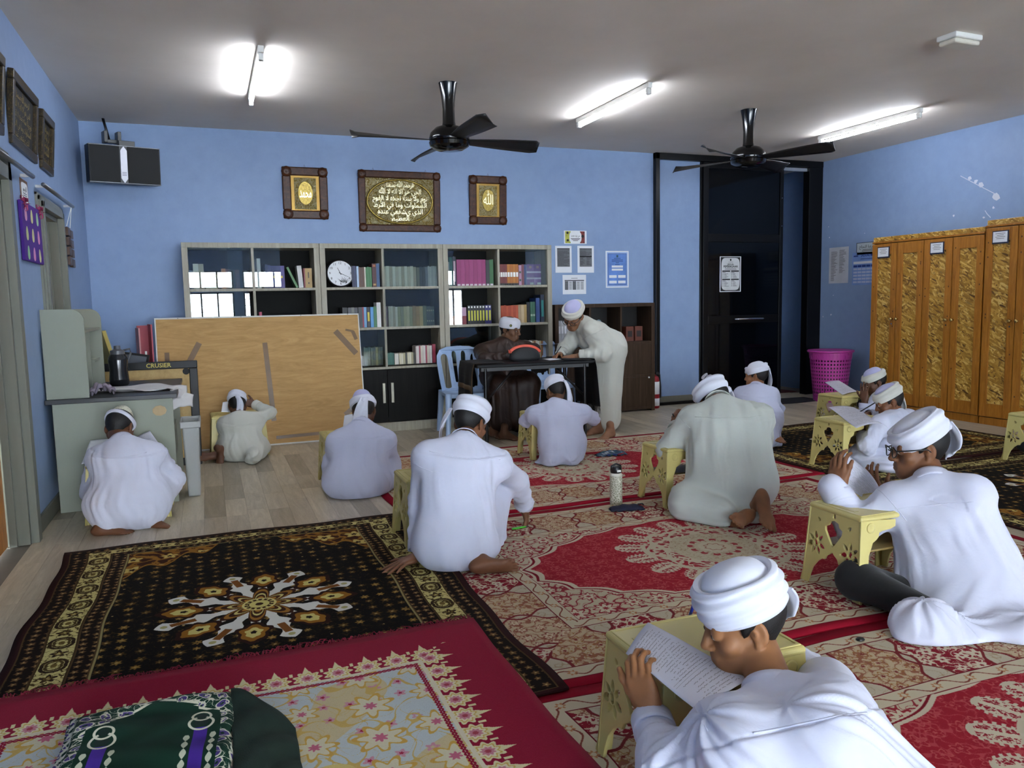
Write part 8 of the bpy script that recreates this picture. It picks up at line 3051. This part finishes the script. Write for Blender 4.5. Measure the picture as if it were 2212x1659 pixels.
def paper(name, label, corners, m=M_PAPER, bend=0.0, cat='paper', lift=0.0, group=None, parts=None):
    """sheet through four corner points (far-left, far-right, near-right, near-left)"""
    c = [Vector(p) for p in corners]
    ctr = sum(c, Vector()) / 4
    n = (c[1] - c[0]).cross(c[3] - c[0]).normalized()
    if n.z < 0:
        n = -n

    def f(u, v):
        p = (c[0] * (1 - u) + c[1] * u) * (1 - v) + (c[3] * (1 - u) + c[2] * u) * v
        return p - ctr + n * (lift + bend * math.sin(u * PI) + 0.25 * bend * math.sin(v * 2 * PI))
    o = MB().grid(f, 16, 12, uv=True).build(name, m, smooth=True, normals=False, loc=ctr)
    uvl = o.data.uv_layers[0].data
    for q in uvl:
        q.uv = (q.uv[0], 1 - q.uv[1])
    so = o.modifiers.new('thickness', 'SOLIDIFY')
    so.thickness = 0.0012
    return tag(o, label, cat, group)


ZS = SHt + 0.011
p = paper('exam_sheet', 'written exam sheets under the left hand of the person nearest the camera', [fl(1352, 1412, ZS + 0.003), fl(1400, 1345, ZS), fl(1622, 1466, ZS), fl(1512, 1540, ZS)], M_EXAM, 0.006)
p = paper('exam_sheet', 'written sheet held up in the hand of the person with glasses', [at(1822, 975, 2.86), at(1908, 1075, 2.90), at(1890, 1110, 2.78), at(1808, 1045, 2.74)], M_EXAM2, 0.03)
paper('exam_sheet', 'open answer booklet on the stool between the two right-hand writers', [fl(1790, 880, ZS), fl(1845, 880, ZS), fl(1905, 915, ZS), fl(1850, 925, ZS)], M_EXAM2, 0.012)
paper('exam_sheet', 'white answer sheet on the stool farthest back by the pink basket', [fl(1782, 826, ZS), fl(1812, 822, ZS), fl(1852, 846, ZS), fl(1820, 853, ZS)], M_EXAM2, 0.006)
paper('exam_sheet', 'large white sheet overhanging the left of the stool by the desk', [at(195, 952, 5.62), at(252, 948, 5.62), at(246, 985, 5.4), at(176, 1003, 5.3)], M_PAPER, 0.004)
paper('exam_sheet', 'written sheet turned up at the right of the stool by the desk', [at(292, 948, 5.62), at(324, 931, 5.62), at(346, 962, 5.42), at(300, 985, 5.4)], M_EXAM2, 0.006)
paper('exam_sheet', 'white sheet propped up before the boy at the plywood board', [at(481, 869, 7.38), at(506, 866, 7.4), at(505, 892, 7.3), at(478, 890, 7.3)], M_PAPER, 0.004)
paper('exam_sheet', 'white sheet propped up before the boy in the lavender-crowned turban on the wooden floor', [at(744, 898, 5.9), at(768, 894, 5.92), at(768, 921, 5.82), at(741, 921, 5.8)], M_PAPER, 0.004)
paper('exam_sheet', 'white sheet on the black table under the hands of the bending man', [tabm @ Vector((0.18, 0.06, 0.7465)), tabm @ Vector((0.42, 0.08, 0.7465)), tabm @ Vector((0.42, -0.12, 0.7465)), tabm @ Vector((0.18, -0.14, 0.7465))], M_PAPER, 0.002)
paper('exam_sheet', 'pale sheet on the stool under the elbow of the kneeling boy in grey-green', [(2.8, 4.38, ZS), (3.0, 4.38, ZS), (3.0, 4.16, ZS), (2.8, 4.16, ZS)], M_PAPER, 0.002)
paper('exam_sheet', 'white sheet on the stool cut by the right picture edge', [(5.95, 4.16, ZS), (6.16, 4.16, ZS), (6.16, 3.95, ZS), (5.95, 3.95, ZS)], M_PAPER, 0.002)


def pen(label, a, b, col, tipc='c9ccd0', r=0.0048, name='pen'):
    a, b = Vector(a), Vector(b)
    d = (b - a).normalized()
    t = thing(name, label, 'pen', a)
    MB().tube([d * 0.02, b - a], r, 12).build('barrel', mat('pen_body_' + col, col, 0.3), t, smooth=True)
    MB().tube([Vector((0, 0, 0)), d * 0.02], [0.0008, r * 0.9], 12).build('tip', mat('pen_tip_' + tipc, tipc, 0.3, 0.4), t, smooth=True)
    return t


pen('blue pen held by the person nearest the camera', at(1479, 1366, 1.93), at(1505, 1284, 1.90), '1c2f9c')
pen('dark pen with white end held by the kneeling boy in grey-green', at(1466, 920, 4.44), at(1453, 894, 4.42), '2a2c30', 'e0e0e0')
pen('black pencil held by the writer between the two right-hand stools', at(1842, 899, 4.76), at(1890, 870, 4.66), '1a1a1e', 'c9b08a', name='pencil')
pen('dark pen held by the bending man at the table', at(1197, 770, 6.98), at(1212, 748, 6.96), '33363c')
# cloth bundle standing in for an unidentified dark shape at the right edge
o = MB().grid(lambda u, v: Vector((0.17 * math.sin(v * PI) * math.cos(u * 2 * PI), 0.12 * math.sin(v * PI) * math.sin(u * 2 * PI), 0.075 - 0.075 * math.cos(v * PI) + 0.006 * math.sin(u * 19))), 32, 16, True).build('cushion', mat('charcoal_cloth', '15171b', 0.9, vary=0.1, bump=0.1, bscale=200), smooth=True, loc=(6.12, 4.25, 0.01))
tag(o, 'dark rounded cushion beside the stool at the right picture edge', 'cushion')
